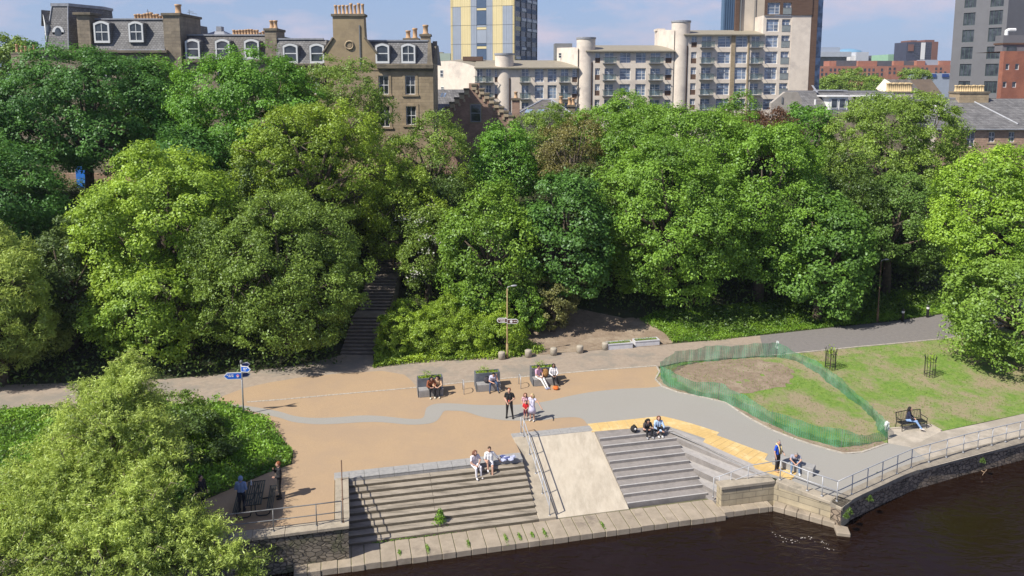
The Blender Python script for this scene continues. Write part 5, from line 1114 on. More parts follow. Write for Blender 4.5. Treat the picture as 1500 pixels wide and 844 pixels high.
window(o, x(877), x(904), z(552), z(528), .6, 'plain', 'wframe', 'glass', .15)
b = MB(); b.quad((x(740),2.6,z(500)),(x(755),2.6,z(500)),(x(752),3.2,z(484)),(x(737),3.2,z(484))); b.build('skylight', M['glass2'], o)
# ------------------------------------------------------------------ far city
def far(name, label, D, px, boxes, mats, wins=None, cat='building'):
    o = bld(name, label, X(px,D), D, cat, 'distant city buildings', z=GB); l = LOC[o.name]
    b = MB()
    for (a, c, t, u, y0, y1, m_) in boxes: b.box(X(1150+a/3.837,D)-l.x, X(1150+c/3.837,D)-l.x, y0, y1, (Z(u/3.837,D) if u is not None else GB-1)-l.z, Z(t/3.837,D)-l.z, m_)
    b.build('walls', mats, o)
    if wins:
        f = MB()
        for (a, c, t, u) in wins: f.box(X(1150+a/3.837,D)-l.x, X(1150+c/3.837,D)-l.x, -.12, .3, Z(u/3.837,D)-l.z, Z(t/3.837,D)-l.z)
        f.build('windows', M['glass'], o)
    return o
rnd = random.Random(8)
def wr(a, c, rows, step, w, h): return [(v, v+w, t, t+h) for t in rows for v in np.arange(a, c-w, step) if rnd.random() < .75]
far('brick_terrace', 'long red brick housing behind the distant trees, left half', 420, 1240, [(180,300,372,None,0,12,0),(262,300,342,372,4,12,0),(300,572,372,None,0,12,0),(300,415,340,372,4,12,1),(415,522,342,372,2,12,0),(522,620,341,372,5,12,1)], [M['redbrick'],mat('dark slate cladding',(.10,.10,.115),(.085,.085,.095),.8,.5)], wr(200,560,(385,410),24,11,16))
far('brick_terrace', 'long red brick housing behind the distant trees, right half', 440, 1350, [(574,795,368,None,0,12,0),(617,672,342,368,2,12,0),(672,745,343,368,5,12,1),(745,792,341,368,2,12,0),(795,932,366,None,0,12,0),(795,870,336,366,3,12,2),(870,935,341,366,2,12,0)], [M['redbrick'],mat('dark roof cladding',(.10,.10,.115),(.085,.085,.095),.8,.5),M['bluegrey']], wr(580,925,(380,402),26,11,14))
far('solar_roof', 'grey roof with two blue solar panels beside the grey block', 300, 1375, [(790,960,412,None,0,14,0),(812,846,416,434,-.4,-.1,1),(880,916,416,434,-.4,-.1,1)], [M['bluegrey'],mat('blue solar panel',(.03,.07,.25),(.025,.06,.2),.3,1)])
far('stadium', 'pale grey stadium roof on the skyline right of the white tower', 700, 1220, [(150,300,266,292,0,30,0),(150,352,292,320,-5,30,1),(160,340,320,None,0,30,2)], [M['bluegrey'],mat('light grey roofing',(.42,.44,.48),(.38,.4,.44),.6,.2),M['greyrender']])
o = bld('dome_hall', 'small blue domed hall on the skyline beside the stadium', X(1240,760), 760., group='distant city buildings'); b = MB(); b.lathe([(14,-1),(14,Z(300/3.837,760)-GB),(11,Z(284/3.837,760)-GB),(5,Z(276/3.837,760)-GB),(.5,Z(274/3.837,760)-GB)],(0,0,0),20); b.build('dome', mat('pale blue dome',(.16,.32,.45),(.14,.28,.4),.5,.2), o, smooth=True)
far('white_block', 'small pale block on the skyline between the dome and the green shed', 720, 1258, [(365,392,312,None,2,20,1),(392,462,293,None,0,20,0),(470,545,312,None,6,26,2)], [mat('pale cladding',(.5,.52,.55),(.46,.48,.5),.7,.3),M['white'],M['greyrender']])
o = bld('green_shed', 'long low pale green shed roof on the skyline', X(1318,650), 650., group='distant city buildings'); b = MB(); xa, xb = X(1299,650)-LOC[o.name].x, X(1338,650)-LOC[o.name].x; zt_ = Z(303/3.837,650)-GB; b.xprism([(xa,-1),(xb,-1),(xb,zt_-3),(xb-1.5,zt_-.8),(xb-4,zt_),(xa,zt_-.5)], 0, 30); b.build('cladding', mat('pale green cladding',(.30,.50,.33),(.27,.45,.3),.6,.3), o)
far('dark_tower', 'dark slab tower with white centre stripe on the far skyline', 620, 1348, [(672,845,237,None,0,20,0),(700,735,226,237,2,18,1),(780,832,224,237,2,18,1),(812,845,235,None,-.6,-.02,1),(752,774,240,335,-.6,-.02,2),(680,710,250,288,-.6,-.02,1)], [mat('dark cladding',(.05,.055,.085),(.04,.045,.07),.6,.3),mat('rust cladding',(.2,.09,.06),(.17,.08,.055),.7,.3),M['white']], [(684,704,262,270),(684,704,274,282)]+wr(716,750,(245,258,271,284,297,310,322),8,5,7)+wr(776,845,(245,258,271,284,297,310,322),8,5,7))
far('pale_green_roof', 'pale green low roof on the skyline between tenement and tower block', 260, 646, [(-1985,-1880,300,None,0,10,0),(-1965,-1925,292,300,2,8,1)], [mat('pale green roofing',(.42,.5,.42),(.38,.46,.38),.7,.3),M['rooftan']])
for i, (l_, r_, t, b__, D, lab, sp) in enumerate([(-40,34,46,110,118,'distant green tree left of the low gable','ash'),(30,62,60,110,124,'small dark pointed tree between the low gable and the turret','sycamore'),(1192,1245,112,140,240,'distant tree under the stadium','ash'),(1222,1275,100,140,250,'distant rounded tree in front of the red brick terrace','elm'),(1262,1312,110,140,236,'distant tree in front of the red brick terrace, near the yellow pots','elm'),(1312,1362,99,128,270,'distant tree between the two brick terraces','elm')]):
    tree('distant_tree', lab, (l_,r_,t,b__+12), D, 'ash' if sp == 'elm' else sp, 300+i, 6, group='distant trees', over=dict(leaf=.5,rc=1.2,K=60,dens=.5), ground=False)
# blue hoarding glimpsed through the trees, pale wall on the upper street
b = MB(); p = PD(118,262,77); b.box(p[0]-.45,p[0]+.45,77,77.15,p[2]-1.2,p[2]+1.6); wobj('site_hoarding', b, mat('bright blue board',(.02,.2,.75),(.02,.17,.65),.6,2), 'bright blue board glimpsed through the dark trees at left', 'board')
b = MB(); b.box(X(60,77.5),X(640,77.5),77.4,77.8,7.5,9.9); wobj('street_wall', b, M['pinkstone'], 'pinkish boundary wall of the upper street glimpsed behind the trees', 'wall')
# ------------------------------------------------------------------ street furniture
def at(o, px, py, off=0.):
    p = Pg(px,py,off); o.location = p; LOC[o.name] = Vector(p); return p
def rail(pts, h=1.0, mid=.5, r=.026, posts=None, every=1.5, name='railing', label='', m='galv', grp=None, topm=None, base=None):
    """two-rail tubular railing through 3-D ground points; posts at the given indices or spaced"""
    o = thing(name, label, 'railing', tuple(pts[0]), group=grp); P_ = [Vector(p) for p in pts]
    b = MB(); b.path([p+Vector((0,0,h)) for p in P_], r, 8); b.build('top_rail', M[m], o, True, True)
    b = MB(); b.path([p+Vector((0,0,mid)) for p in P_], r*.9, 8); b.build('mid_rail', M[m], o, True, True)
    if posts is None:
        posts = []; 
        for a, c in zip(P_, P_[1:]):
            n = max(1,round((c-a).length/every)); posts += [a.lerp(c,i/n) for i in range(n)]
        posts.append(P_[-1])
    else: posts = [P_[i] if isinstance(i,int) else P_[int(i)].lerp(P_[int(i)+1], i-int(i)) for i in posts]
    for p in posts:
        b = MB(); b.tube(p+Vector((0,0,-.12)), p+Vector((0,0,h)), r*.95, r*.95, 8); b.tube(p+Vector((0,0,-.01)), p+Vector((0,0,.02)), r*2.2, r*2.2, 10); b.build('post', M[m], o, True, True)
    return o
M['rust'] = mat('brown rusted steel', (.17,.09,.05), (.10,.055,.035), .8, 9)
M['oldgalv'] = mat('dull grey steel', (.24,.24,.23), (.17,.17,.165), .6, 6, metal=.3)
c0 = Vector((*uv(-.36,32.3),.09))
rail([Vector((*uv(-.40,36.0),.09)), Vector((*uv(-.38,34.2),.09)), c0], posts=[0,1,2], name='railing', label='short rusty brown railing on the left side wall of the brown steps', m='rust')
rail([c0+Vector((-.06,0,0))]+[Vector((*uv(u,32.3),.09)) for u in (-1.5,-3.3,-5.1,-6.9,-9)], posts=[0,1,2,3,4,5], label='dull grey railing on the left river wall behind the picnic table', m='oldgalv')
p = [(9.3,39.05,.02),(9.3,38.4,.14),(9.3,33.1,AZ+.16)]
rail([Vector((*uv(a,b_),c)) for a, b_, c in p], h=.95, mid=.45, posts=[0,1.0,1.25,1.5,1.75,2], name='handrail', label='sloping steel handrail between the brown steps and the ramp', r=.028)
rw_ = [Vector((p[0],p[1],-.62)) for p in ([(15.62,34.4),(16.6,35.0),(18.7,36.3),(20.85,37.6),(24.5,39.2),(28.6,40.8),(36,43.7),(50,49.2)])]
rw_[0].z = -.64
rail(rw_, every=1.25, label='long grey railing along the top of the right river wall', m='galv')
a = Pg(1139,705); k0 = Vector((13.45,36.05,-.45)); 
rail([Vector((15.62,34.4,-.64)), Vector((14.5,35.2,-.56)), k0], posts=[.5,1,2], label='bright white steel railing above the wing wall beside the two men', r=.032)
rail([k0+Vector((-.05,.02,0)), Vector((*uv(19.5,32.62),-.75)), Vector((*uv(18.0,32.75),-1.2)), Vector((*uv(17.75,32.85),-1.3))], posts=[1,1.6,2,3], label='thin grey handrail stepping down behind the wall stub to the granite steps', r=.022)
# bike hoops
for px, py, lab in ((680,575,'steel bike hoop between the left and middle planter seats'),(762,567,'steel bike hoop between the middle and right planter seats')):
    b = MB(); a_ = Vector(Pg(px-2,py-4)); c_ = Vector((a_.x+.12,a_.y-.75,a_.z)); n = 8; pts = [a_+Vector((0,0,-.1)), a_+Vector((0,0,.55))]
    for i in range(1,n): 
        t = i/n; pts.append(a_.lerp(c_, .5-.5*math.cos(math.pi*t))+Vector((0,0,.55+.22*math.sin(math.pi*t))))
    pts += [c_+Vector((0,0,.55)), c_+Vector((0,0,-.1))]; b.path(pts, .026, 8); wobj('bike_hoop', b, M['galv'], lab, 'bike stand', 'bike hoops on the plaza', True)
# lamp posts
M['ochre'] = mat('weathered ochre pole', (.36,.26,.12), (.26,.18,.085), .7, 4)
M['rustpole'] = mat('brown lamp pole', (.24,.14,.075), (.17,.10,.055), .75, 4)
def lamp(px, py, h, label, pm, ang=0., z=None):
    p = Pg(px,py) if z is None else z; o = thing('lamp_post', label, 'lamp post', p, group='lamp posts')
    b = MB(); b.path([(0,0,-.3),(0,0,1.1)], .085, 10); b.path([(0,0,1.1),(0,0,1.18),(0,0,h-.1)], [.08,.055,.04], 10); b.build('pole', pm, o, True)
    b = MB(); q = Matrix.Rotation(ang,4,'Z'); b.path([q @ Vector(v) for v in ((0,0,h-.12),(.05,0,h),(.3,0,h+.05))], .025, 6); b.build('bracket', M['galv'], o, True)
    b = MB(); b.ball(tuple(q @ Vector((.5,0,h+.05))), (.24,.1,.06), 12, 8, 0, q.to_3x3()); b.build('lantern', M['galv'], o, True)
    return o
lamp(743,525,5.15,'ochre lamp post carrying the brown fingerpost sign beside the shrub bed', M['ochre'], R(20))
lamp(1285,472,5.1,'brown lamp post at the edge of the road under the big trees', M['rustpole'], R(15))
s = PD(577,428,62.5); lamp(0,0,4.9,'lamp post halfway up the shaded hillside staircase', M['ochre'], R(30), (s[0],s[1],gz(s[0],s[1])))
# brown fingerpost sign on the lamp
M['brownsign'] = mat('brown sign face', (.10,.045,.03), (.09,.04,.027), .4, 3); M['signwhite'] = mat('white sign lettering', (.75,.75,.73), (.7,.7,.68), .4, 3)
lp = Vector(Pg(743,525)); o = thing('fingerpost_sign', 'brown white edged fingerpost sign clamped on the ochre lamp post', 'sign', (lp.x,lp.y-.09,lp.z+2.75))
def lozenge(w, h, n=6):
    r = h/2; return [(w-r+r*math.sin(math.pi*i/n), -r*math.cos(math.pi*i/n)) for i in range(n+1)]
def finger(par, side, w, h, zc, y, faces, rotz=0., name='sign_arm', tip='round', mats=None, white='signwhite', blades=None):
    prof = lozenge(w,h) if tip == 'round' else [(w-h*.45,-h/2),(w,0),(w-h*.45,h/2)]
    out = [(.0,-h/2)]+prof+[(.0,h/2)]
    Mx = Matrix.Translation((0,0,zc)) @ Matrix.Rotation(rotz,4,'Z') @ Matrix.Diagonal((side,1,1,1))
    b = MB(); b.xprism(out, y, y+.03); b.v = [tuple(Mx @ Vector(v)) for v in b.v]; a = b.build(name, M[white], par)
    ins = .045; pin = [(.02,-h/2+ins)]+[((x_-ins*1.2) if x_ > .1 else x_, max(-h/2+ins,min(h/2-ins,z_))) for x_, z_ in prof]+[(.02,h/2-ins)]
    b = MB(); b.xprism(pin, y-.006, y-.002); b.v = [tuple(Mx @ Vector(v)) for v in b.v]; b.build('face', faces, a)
    b = MB()
    for q in (blades or []):
        if len(q) == 4: b.xprism([(q[0],q[1]),(q[2],q[1]),(q[2],q[3]),(q[0],q[3])], y-.010, y-.0065)
        else: b.xprism([(q[0]+q[2]*math.cos(t*math.pi/8),q[1]+q[2]*math.sin(t*math.pi/8)) for t in range(16)], y-.010, y-.0065)
    if blades: b.v = [tuple(Mx @ Vector(v)) for v in b.v]; b.build('lettering', M['signwhite'], a)
    return a
txt = lambda x0, z0, ws, h=.05: [(x0+sum(ws[:i])+.03*i, z0, x0+sum(ws[:i])+.03*i+w, z0+h) for i, w in enumerate(ws)]
finger(o, -1, .72, .34, .03, 0, M['brownsign'], R(-4), blades=txt(.15,.02,(.12,.18,.1))+txt(.15,-.08,(.2,.1)))
finger(o, 1, .78, .34, -.05, 0, M['brownsign'], R(4), blades=[(.28,0.,.1)]+txt(.45,-.02,(.14,.06)))
# blue signpost
M['blue'] = mat('bright blue sign face', (.012,.13,.62), (.01,.11,.55), .4, 2); M['navy'] = mat('navy sign back', (.03,.05,.20), (.025,.04,.17), .5, 2); M['pink'] = mat('pink sign roundel', (.75,.25,.35), (.7,.22,.32), .5, 3)
sp_ = Pg(357,608); o = thing('signpost', 'grey signpost with bright blue white edged arrow signs on the weed mound', 'signpost', sp_)
b = MB(); b.tube((0,0,-.3),(0,0,3.15),.045,.045,10); b.build('pole', M['galv'], o, True)
b = MB(); b.lathe([(.05,3.1),(.075,3.14),(.075,3.3),(.03,3.34)],(0,0,0),12); b.build('finial', M['oldgalv'], o, True)
a = finger(o, -1, 1.02, .42, 2.42, -.055, M['blue'], R(6), 'sign_arm', 'arrow', None, 'signwhite', txt(.45,.04,(.14,.1,.08))+txt(.45,-.05,(.1,.16))+[(.3,.0,.012),(.16,-.09,.24,-.03)])
b = MB(); b.ball((-.2,-.09,2.42),(.085,.006,.085),14,8); b.ball((-.2,-.094,2.37),(.05,.006,.05),12,6,1); b.build('roundel', [M['pink'],M['signwhite']], a)
finger(o, 1, .62, .36, 2.83, -.055, M['blue'], R(-12), 'sign_arm', 'arrow', None, 'signwhite', txt(.15,.03,(.12,.1))+txt(.15,-.06,(.16,)))
finger(o, 1, .48, .3, 2.42, .03, M['navy'], R(18), 'sign_arm', 'arrow'); finger(o, 1, .5, .28, 3.0, .03, M['navy'], R(28), 'sign_arm', 'arrow')
# planter seats
M['slatebox'] = mat('dark slate planter', (.12,.135,.155), (.09,.10,.118), .6, 4, c3=(.15,.165,.185), s3=.9)
M['seatgrey'] = mat('grey concrete seat', (.30,.29,.275), (.24,.232,.22), .85, 4, .003, 30)
def planter(px, py, label, w=1.5, plants=2):
    p = Pg(px,py); o = thing('planter_seat', label, 'planter', p, ANG*.9, 'planter seats on the plaza')
    b = MB(); b.box(0,w,0,.56,0,.46); b.box(.02,w-.02,-.012,-.001,.03,.40,0); b.build('seat', M['seatgrey'], o, bevel=.012)
    b = MB(); y0, y1, h, t = .57, 1.15, .98, .06; b.box(-.04,w+.04,y0,y0+t,0,h); b.box(-.04,w+.04,y1-t,y1,0,h); b.box(-.04,.02,y0+t+.002,y1-t-.002,0,h-.002); b.box(w-.02,w+.04,y0+t+.002,y1-t-.002,0,h-.002); b.box(-.06,-.042,0.02,.56,0,.46)
    b.build('planter_box', M['slatebox'], o)
    b = MB(); b.box(.025,w-.025,y0+t+.003,y1-t-.003,0.02,h-.1); b.build('soil', M['soil'], o)
    r = np.random.default_rng(int(px)); n = 520; q = np.column_stack([r.uniform(.05,w-.05,n), r.uniform(y0+.06,y1-.06,n), h-.1+r.random(n)*.11])
    cl = np.array([[w*.45,.85],[w*.3,.9]])[:plants]; q2 = np.concatenate([np.column_stack([c+r.normal(size=(80,2))*.13, ]).reshape(-1,2) for c in cl]); q2 = np.column_stack([q2, h-.05+r.random(len(q2))*.42])
    C = np.concatenate([q,q2]); put(bpy.data.objects.new('plants', leafmesh('plants', C, unit(r.normal(size=(len(C),3))+[0,-.3,.5]), r.uniform(.06,.13,len(C)), r.random(len(C)), SPEC['shrub']['m'], .35, r)), o)
    return o
pl = [planter(614,583,'left planter seat, the one with two women on it'), planter(699.5,574.8,'middle planter seat, the one with a lone man and a rucksack on it'), planter(782.5,566.6,'right planter seat, with a man in pink and woman in white on it',1.55)]
# white troughs
for px, py, lab, gpx in ((890.5,513,'white rectangular plant trough nearest the concrete bollards',0),(930.5,508.5,'white rectangular plant trough nearest the green mesh',1)):
    p = Pg(px,py); o = thing('plant_trough', lab, 'planter', p, ANG*.95, 'white troughs on the path'); w, d, h = 1.9, .6, .44
    b = MB(); b.box(0,w,0,.05,0,h); b.box(0,w,d-.05,d,0,h); b.box(0,.05,.052,d-.052,0,h-.002); b.box(w-.05,w,.052,d-.052,0,h-.002); b.box(-.02,w+.02,-.025,-.002,h-.08,h); b.build('box', mat('grey white trough',(.62,.62,.63),(.52,.52,.54),.6,3), o, bevel=.006)
    b = MB(); b.box(.055,w-.055,.055,d-.055,.02,h-.07); b.build('soil', M['soil'], o)
    r = np.random.default_rng(70+gpx); n = 420; C = np.column_stack([r.uniform(.1,w-.1,n), r.uniform(.1,d-.1,n), h-.06+r.random(n)*.13*(r.random(n) < .6)]); put(bpy.data.objects.new('plants', leafmesh('plants', C, unit(r.normal(size=(n,3))+[0,-.3,.7]), r.uniform(.06,.12,n), r.random(n), SPEC['nettle']['m'], .35, r)), o)
# concrete bollards
mbol = mat('rough concrete bollard', (.40,.355,.28), (.30,.265,.21), .95, 7, .01, 25)
pm = MB().lathe([(.24,-.1),(.245,.45),(.23,.5),(.17,.53),(.02,.54)], seg=18).mesh('concrete_bollard', mbol, True)
for px, py, lab in ((735,526,'squat concrete bollard at the foot of the ochre lamp post'),(774,523,'squat concrete bollard in the greenery right of the ochre lamp post'),(811,520,'squat concrete bollard standing alone before the bare soil bed'),(849.5,516.5,'squat concrete bollard before the soil bed, second from the white troughs'),(886.5,512,'squat concrete bollard against the end of the white trough')):
    o = bpy.data.objects.new('concrete_bollard', pm); put(o); o.location = Pg(px,py); tag(o, lab, 'bollard', 'concrete bollards by the old path')
# black bollards
for px, py, lab in ((1322,471,'black bollard with white bands on the verge, nearest the brown lamp post'),(1358.5,465,'black bollard with white bands on the verge under the ash tree'),(1399,469,'black bollard with white bands on the road beside the lime tree')):
    o = thing('bollard', lab, 'bollard', Pg(px,py), group='black bollards by the road'); b = MB(); b.lathe([(.11,-.1),(.11,.95),(.09,1.02),(.02,1.04)], seg=14); b.build('post', M['blackmetal'], o, True); b = MB(); b.lathe([(.113,.72),(.114,.73),(.114,.87),(.113,.88)], seg=14); b.build('band', M['white'], o, True)
# tree guards
def guard(px, py, lab, s):
    p = Pg(px,py); o = thing('tree_guard', lab, 'tree guard', p, group='tree guards on the lawn')
    b = MB(); n = 12
    for i in range(n):
        a = 2*math.pi*i/n; d = Vector((math.cos(a),math.sin(a),0)); b.path([d*.34+Vector((0,0,-.1)), d*.33+Vector((0,0,1.2)), d*.40+Vector((0,0,1.45))], .016, 5)
    for z_ in (.25,1.1):
        for i in range(16):
            a, c = 2*math.pi*i/16, 2*math.pi*(i+1)/16; b.tube((.335*math.cos(a),.335*math.sin(a),z_),(.335*math.cos(c),.335*math.sin(c),z_),.014,.014,5)
    b.build('cage', M['blackmetal'], o)
    r = np.random.default_rng(s); b = MB(); b.path([(0,0,-.1),(.02,0,.8),(-.02,.02,1.6)],[.03,.025,.012],6); b.build('stem', BARK, o); n = 110; C = r.normal(size=(n,3))*[.16,.16,.28]+[0,0,1.25]; put(bpy.data.objects.new('leaves', leafmesh('leaves', C, unit(r.normal(size=(n,3))+[0,0,.5]), r.uniform(.08,.16,n), r.random(n), SPEC['lime']['m'], .5, r)), o)
guard(1216,540,'black tree guard round a sapling right behind the green mesh',1); guard(1361.5,551,'black tree guard round a sapling alone on the open lawn',2)
# ------------------------------------------------------------------ green mesh barrier
mm = bpy.data.materials.new('green barrier mesh'); N, L = nt(mm); b0 = N['Principled BSDF']; b0.inputs['Roughness'].default_value = .6; out_ = N['Material Output']
uvn = N.new('ShaderNodeAttribute'); uvn.attribute_name = 'along'; sx = N.new('ShaderNodeSeparateXYZ'); L.new(uvn.outputs['Vector'], sx.inputs[0])
def wave(inp, sc, lo, hi):
    w = N.new('ShaderNodeMath'); w.operation = 'MULTIPLY'; w.inputs[1].default_value = sc; L.new(inp, w.inputs[0]); f = N.new('ShaderNodeMath'); f.operation = 'FRACT'; L.new(w.outputs[0], f.inputs[0]); g_ = N.new('ShaderNodeMath'); g_.operation = 'GREATER_THAN'; g_.inputs[1].default_value = lo; L.new(f.outputs[0], g_.inputs[0]); return g_.outputs[0]
h1 = wave(sx.outputs[0], 8., .55, 0); h2 = wave(sx.outputs[1], 11., .72, 0); mxm = N.new('ShaderNodeMath'); mxm.operation = 'MAXIMUM'; L.new(h1, mxm.inputs[0]); L.new(h2, mxm.inputs[1])
nz = N.new('ShaderNodeTexNoise'); nz.inputs['Scale'].default_value = 1.6; nz.inputs['Detail'].default_value = 5; gg = N.new('ShaderNodeNewGeometry'); L.new(gg.outputs['Position'], nz.inputs[0])
cr_ = N.new('ShaderNodeValToRGB'); cr_.color_ramp.elements[0].position = .35; cr_.color_ramp.elements[0].color = (.04,.26,.12,1); cr_.color_ramp.elements[1].position = .7; cr_.color_ramp.elements[1].color = (.22,.50,.32,1); L.new(nz.outputs[0], cr_.inputs[0]); L.new(cr_.outputs[0], b0.inputs['Base Color'])
tl_ = N.new('ShaderNodeBsdfTranslucent'); L.new(cr_.outputs[0], tl_.inputs[0]); ms = N.new('ShaderNodeMixShader'); ms.inputs[0].default_value = .35; L.new(b0.outputs[0], ms.inputs[1]); L.new(tl_.outputs[0], ms.inputs[2])
tr_ = N.new('ShaderNodeBsdfTransparent'); m2 = N.new('ShaderNodeMixShader'); ml = N.new('ShaderNodeMath'); ml.operation = 'MULTIPLY_ADD'; ml.inputs[1].default_value = .42; ml.inputs[2].default_value = .26; L.new(mxm.outputs[0], ml.inputs[0]); L.new(ml.outputs[0], m2.inputs[0]); L.new(tr_.outputs[0], m2.inputs[1]); L.new(ms.outputs[0], m2.inputs[2]); L.new(m2.outputs[0], out_.inputs[0])
mo = thing('mesh_barrier', 'sagging green plastic mesh barrier looped round the bare soil and part of the lawn', 'barrier', Pg(1130,590))
base = [(1137,523.5),(1092,525),(1054,528.5),(1021,532),(992,538),(974,546),(968,554),(972,562),(984,568),(1021,580),(1052,586),(1068.5,592.5),(1101.7,609),(1130,623),(1175,642),(1203,649),(1232,656),(1265,652),(1297,645),(1287,630),(1277,612),(1262,598),(1236,578),(1210.7,559),(1199,549),(1175,534),(1155,526.5)]
hts = [1.05,1.05,1.0,1.05,1.1,1.1,1.12,1.1,1.05,.95,1.05,.9,.95,.9,1.0,1.0,1.0,.55,.85,.75,.8,.7,.85,.8,.75,.7,.9]
pts3 = [Pg(*q)+(h,) for q, h in zip(base,hts)]+[Pg(*base[0])+(hts[0],)]
fine = spline([(p[0],p[1],p[2],p[3]) for p in pts3], 14); rng = np.random.default_rng(21)
V, Fc, A = [], [], []; s_ = 0.; rows = 5; prev = None
for i, p in enumerate(fine):
    if prev: s_ += math.hypot(p[0]-prev[0],p[1]-prev[1])
    prev = p; d = Vector((fine[min(i+1,len(fine)-1)][0]-fine[max(i-1,0)][0], fine[min(i+1,len(fine)-1)][1]-fine[max(i-1,0)][1])); d.normalize(); nn = Vector((-d.y,d.x)); lean = .12*math.sin(s_*.9)+.08*math.sin(s_*2.3)
    for k in range(rows+1):
        f = k/rows; w = .035*math.sin(s_*9+f*2)+.05*math.sin(s_*3.1+f*3.)*(1-f)
        hh = p[3]*(1+.05*math.sin(s_*1.7)+.025*math.sin(s_*5))*f
        V.append((p[0]+nn.x*(w+lean*f), p[1]+nn.y*(w+lean*f), gz(p[0],p[1])+.015+hh)); A.append((s_, p[3]*f, 0))
nr = rows+1
for i in range(len(fine)-1):
    for k in range(rows): Fc.append((i*nr+k,(i+1)*nr+k,(i+1)*nr+k+1,i*nr+k+1))
me = bpy.data.meshes.new('netting'); l0 = LOC[mo.name]; me.from_pydata([(v[0]-l0.x,v[1]-l0.y,v[2]-l0.z) for v in V],[],Fc); at_ = me.attributes.new('along','FLOAT_VECTOR','POINT'); at_.data.foreach_set('vector',np.array(A,np.float32).reshape(-1)); me.materials.append(mm); put(bpy.data.objects.new('netting', me), mo)
for i in (0,2,4,7,10,13,16,18,20,22,25):
    p = pts3[i]; b = MB(); b.tube((p[0],p[1],p[2]-.1),(p[0]+.03,p[1],p[2]+p[3]+.06),.012,.012,6); b.build('stake', M['oldgalv'], mo, world=True)
for px, py in ((1138,521),(1298,643)):
    p = Pg(px,py); b = MB(); r = np.random.default_rng(px); b.ball((p[0],p[1],p[2]+.75),(.12,.10,.3),9,7); b.v = [(v[0]+r.normal()*.03,v[1]+r.normal()*.03,v[2]+r.normal()*.04) for v in b.v]; b.build('plastic_bundle', mat('clear plastic wrap',(.6,.63,.6),(.45,.5,.46),.3,6), mo, world=True)
# ------------------------------------------------------------------ bench, stone seat, picnic table
p = Pg(1321,633); bo = thing('bench', 'black metal slatted park bench on the pale pad beside the green mesh', 'bench', p, R(14))
bw = 1.75
b = MB()
for k in range(5): b.box(.06,bw-.06,.02+k*.095,.09+k*.095,.42,.45)
b.build('seat', M['blackmetal'], bo)
b = MB()
for k in range(15): x_ = .1+k*(bw-.2)/14; b.tube((x_,.5,.5),(x_,.6,.9),.013,.013,5)
b.path([(.04,.6,.92),(bw/2,.61,.97),(bw-.04,.6,.92)],.025,6); b.path([(.04,.5,.5),(bw-.04,.5,.5)],.02,6); b.build('backrest', M['blackmetal'], bo)
for x_ in (.03,bw-.03):
    b = MB(); b.path([(x_,.02,0),(x_,.04,.42),(x_,.02,.64),(x_,.3,.66),(x_,.55,.66)],.024,6); b.path([(x_,.55,0),(x_,.49,.42),(x_,.6,.93)],.026,6); b.path([(x_,.03,.42),(x_,.5,.42)],.02,6); b.build('arm_frame', M['blackmetal'], bo)
q0, q1 = Vector(Pg(1131,681)), Vector(Pg(1171,694)); d = (q1-q0); L0 = 2.05; ang = math.atan2(d.y,d.x)
so_ = thing('granite_bench', 'low grey granite block seat beside the yellow strip, under the leaning man', 'seat', (q0.x,q0.y,min(q0.z,q1.z)-.05), ang); b = MB(); b.box(0,L0*.49,0,.55,0,.5); b.box(L0*.495,L0,0,.55,0,.5); b.build('block', M['granite'], so_, bevel=.015)
tc_ = P(373,722,.76); to = thing('picnic_table', 'black slatted metal picnic table with attached benches in the willow shade', 'table', (tc_[0],tc_[1],.012), ANG)
b = MB(); w, ln = .36, 1.02
for k in range(8): x_ = -w+k*(2*w)/7.5; b.box(x_,x_+.066,-ln,ln,.735,.76)
b.box(-w-.02,w+.02,-ln-.03,-ln-.003,.73,.765); b.box(-w-.02,w+.02,ln+.003,ln+.03,.73,.765); b.box(-w-.03,-w-.004,-ln,ln,.73,.764); b.box(w+.004,w+.03,-ln,ln,.73,.764); b.box(-w,w,-.03,.03,.70,.733); b.build('tabletop', M['blackmetal'], to)
for sg in (-1,1):
    b = MB()
    for k in range(4): x_ = sg*.72-.14+k*.075; b.box(x_,x_+.055,-ln,ln,.43,.455)
    b.box(sg*.72-.16,sg*.72+.16,-ln-.03,-ln-.003,.425,.458); b.box(sg*.72-.16,sg*.72+.16,ln+.003,ln+.03,.425,.458); b.build('bench_seat', M['blackmetal'], to)
for y_ in (-ln*.72,ln*.72):
    for sg in (-1,1):
        b = MB(); b.path([(sg*.08,y_,.72),(sg*.09,y_,.25),(sg*.14,y_,.08),(sg*.26,y_,.03),(sg*.55,y_,.03),(sg*.68,y_,.1),(sg*.72,y_,.22),(sg*.72,y_,.43)],.03,7); b.build('leg', M['blackmetal'], to, True)
Mt = Matrix.Translation(to.location) @ Matrix.Rotation(ANG,4,'Z'); pb = Mt @ Vector((-.22,.72,.755))
bt = thing('bottle', 'small clear plastic bottle standing on the far end of the picnic table', 'bottle', tuple(pb)); b = MB(); b.lathe([(.035,0),(.038,.02),(.038,.16),(.015,.21),(.015,.23)],seg=12); b.build('body', mat('clear plastic bottle',(.6,.65,.7),(.5,.56,.62),.15,3), bt, True); b = MB(); b.lathe([(.018,.228),(.018,.255),(.005,.257)],seg=10); b.build('cap', M['white'], bt, True)
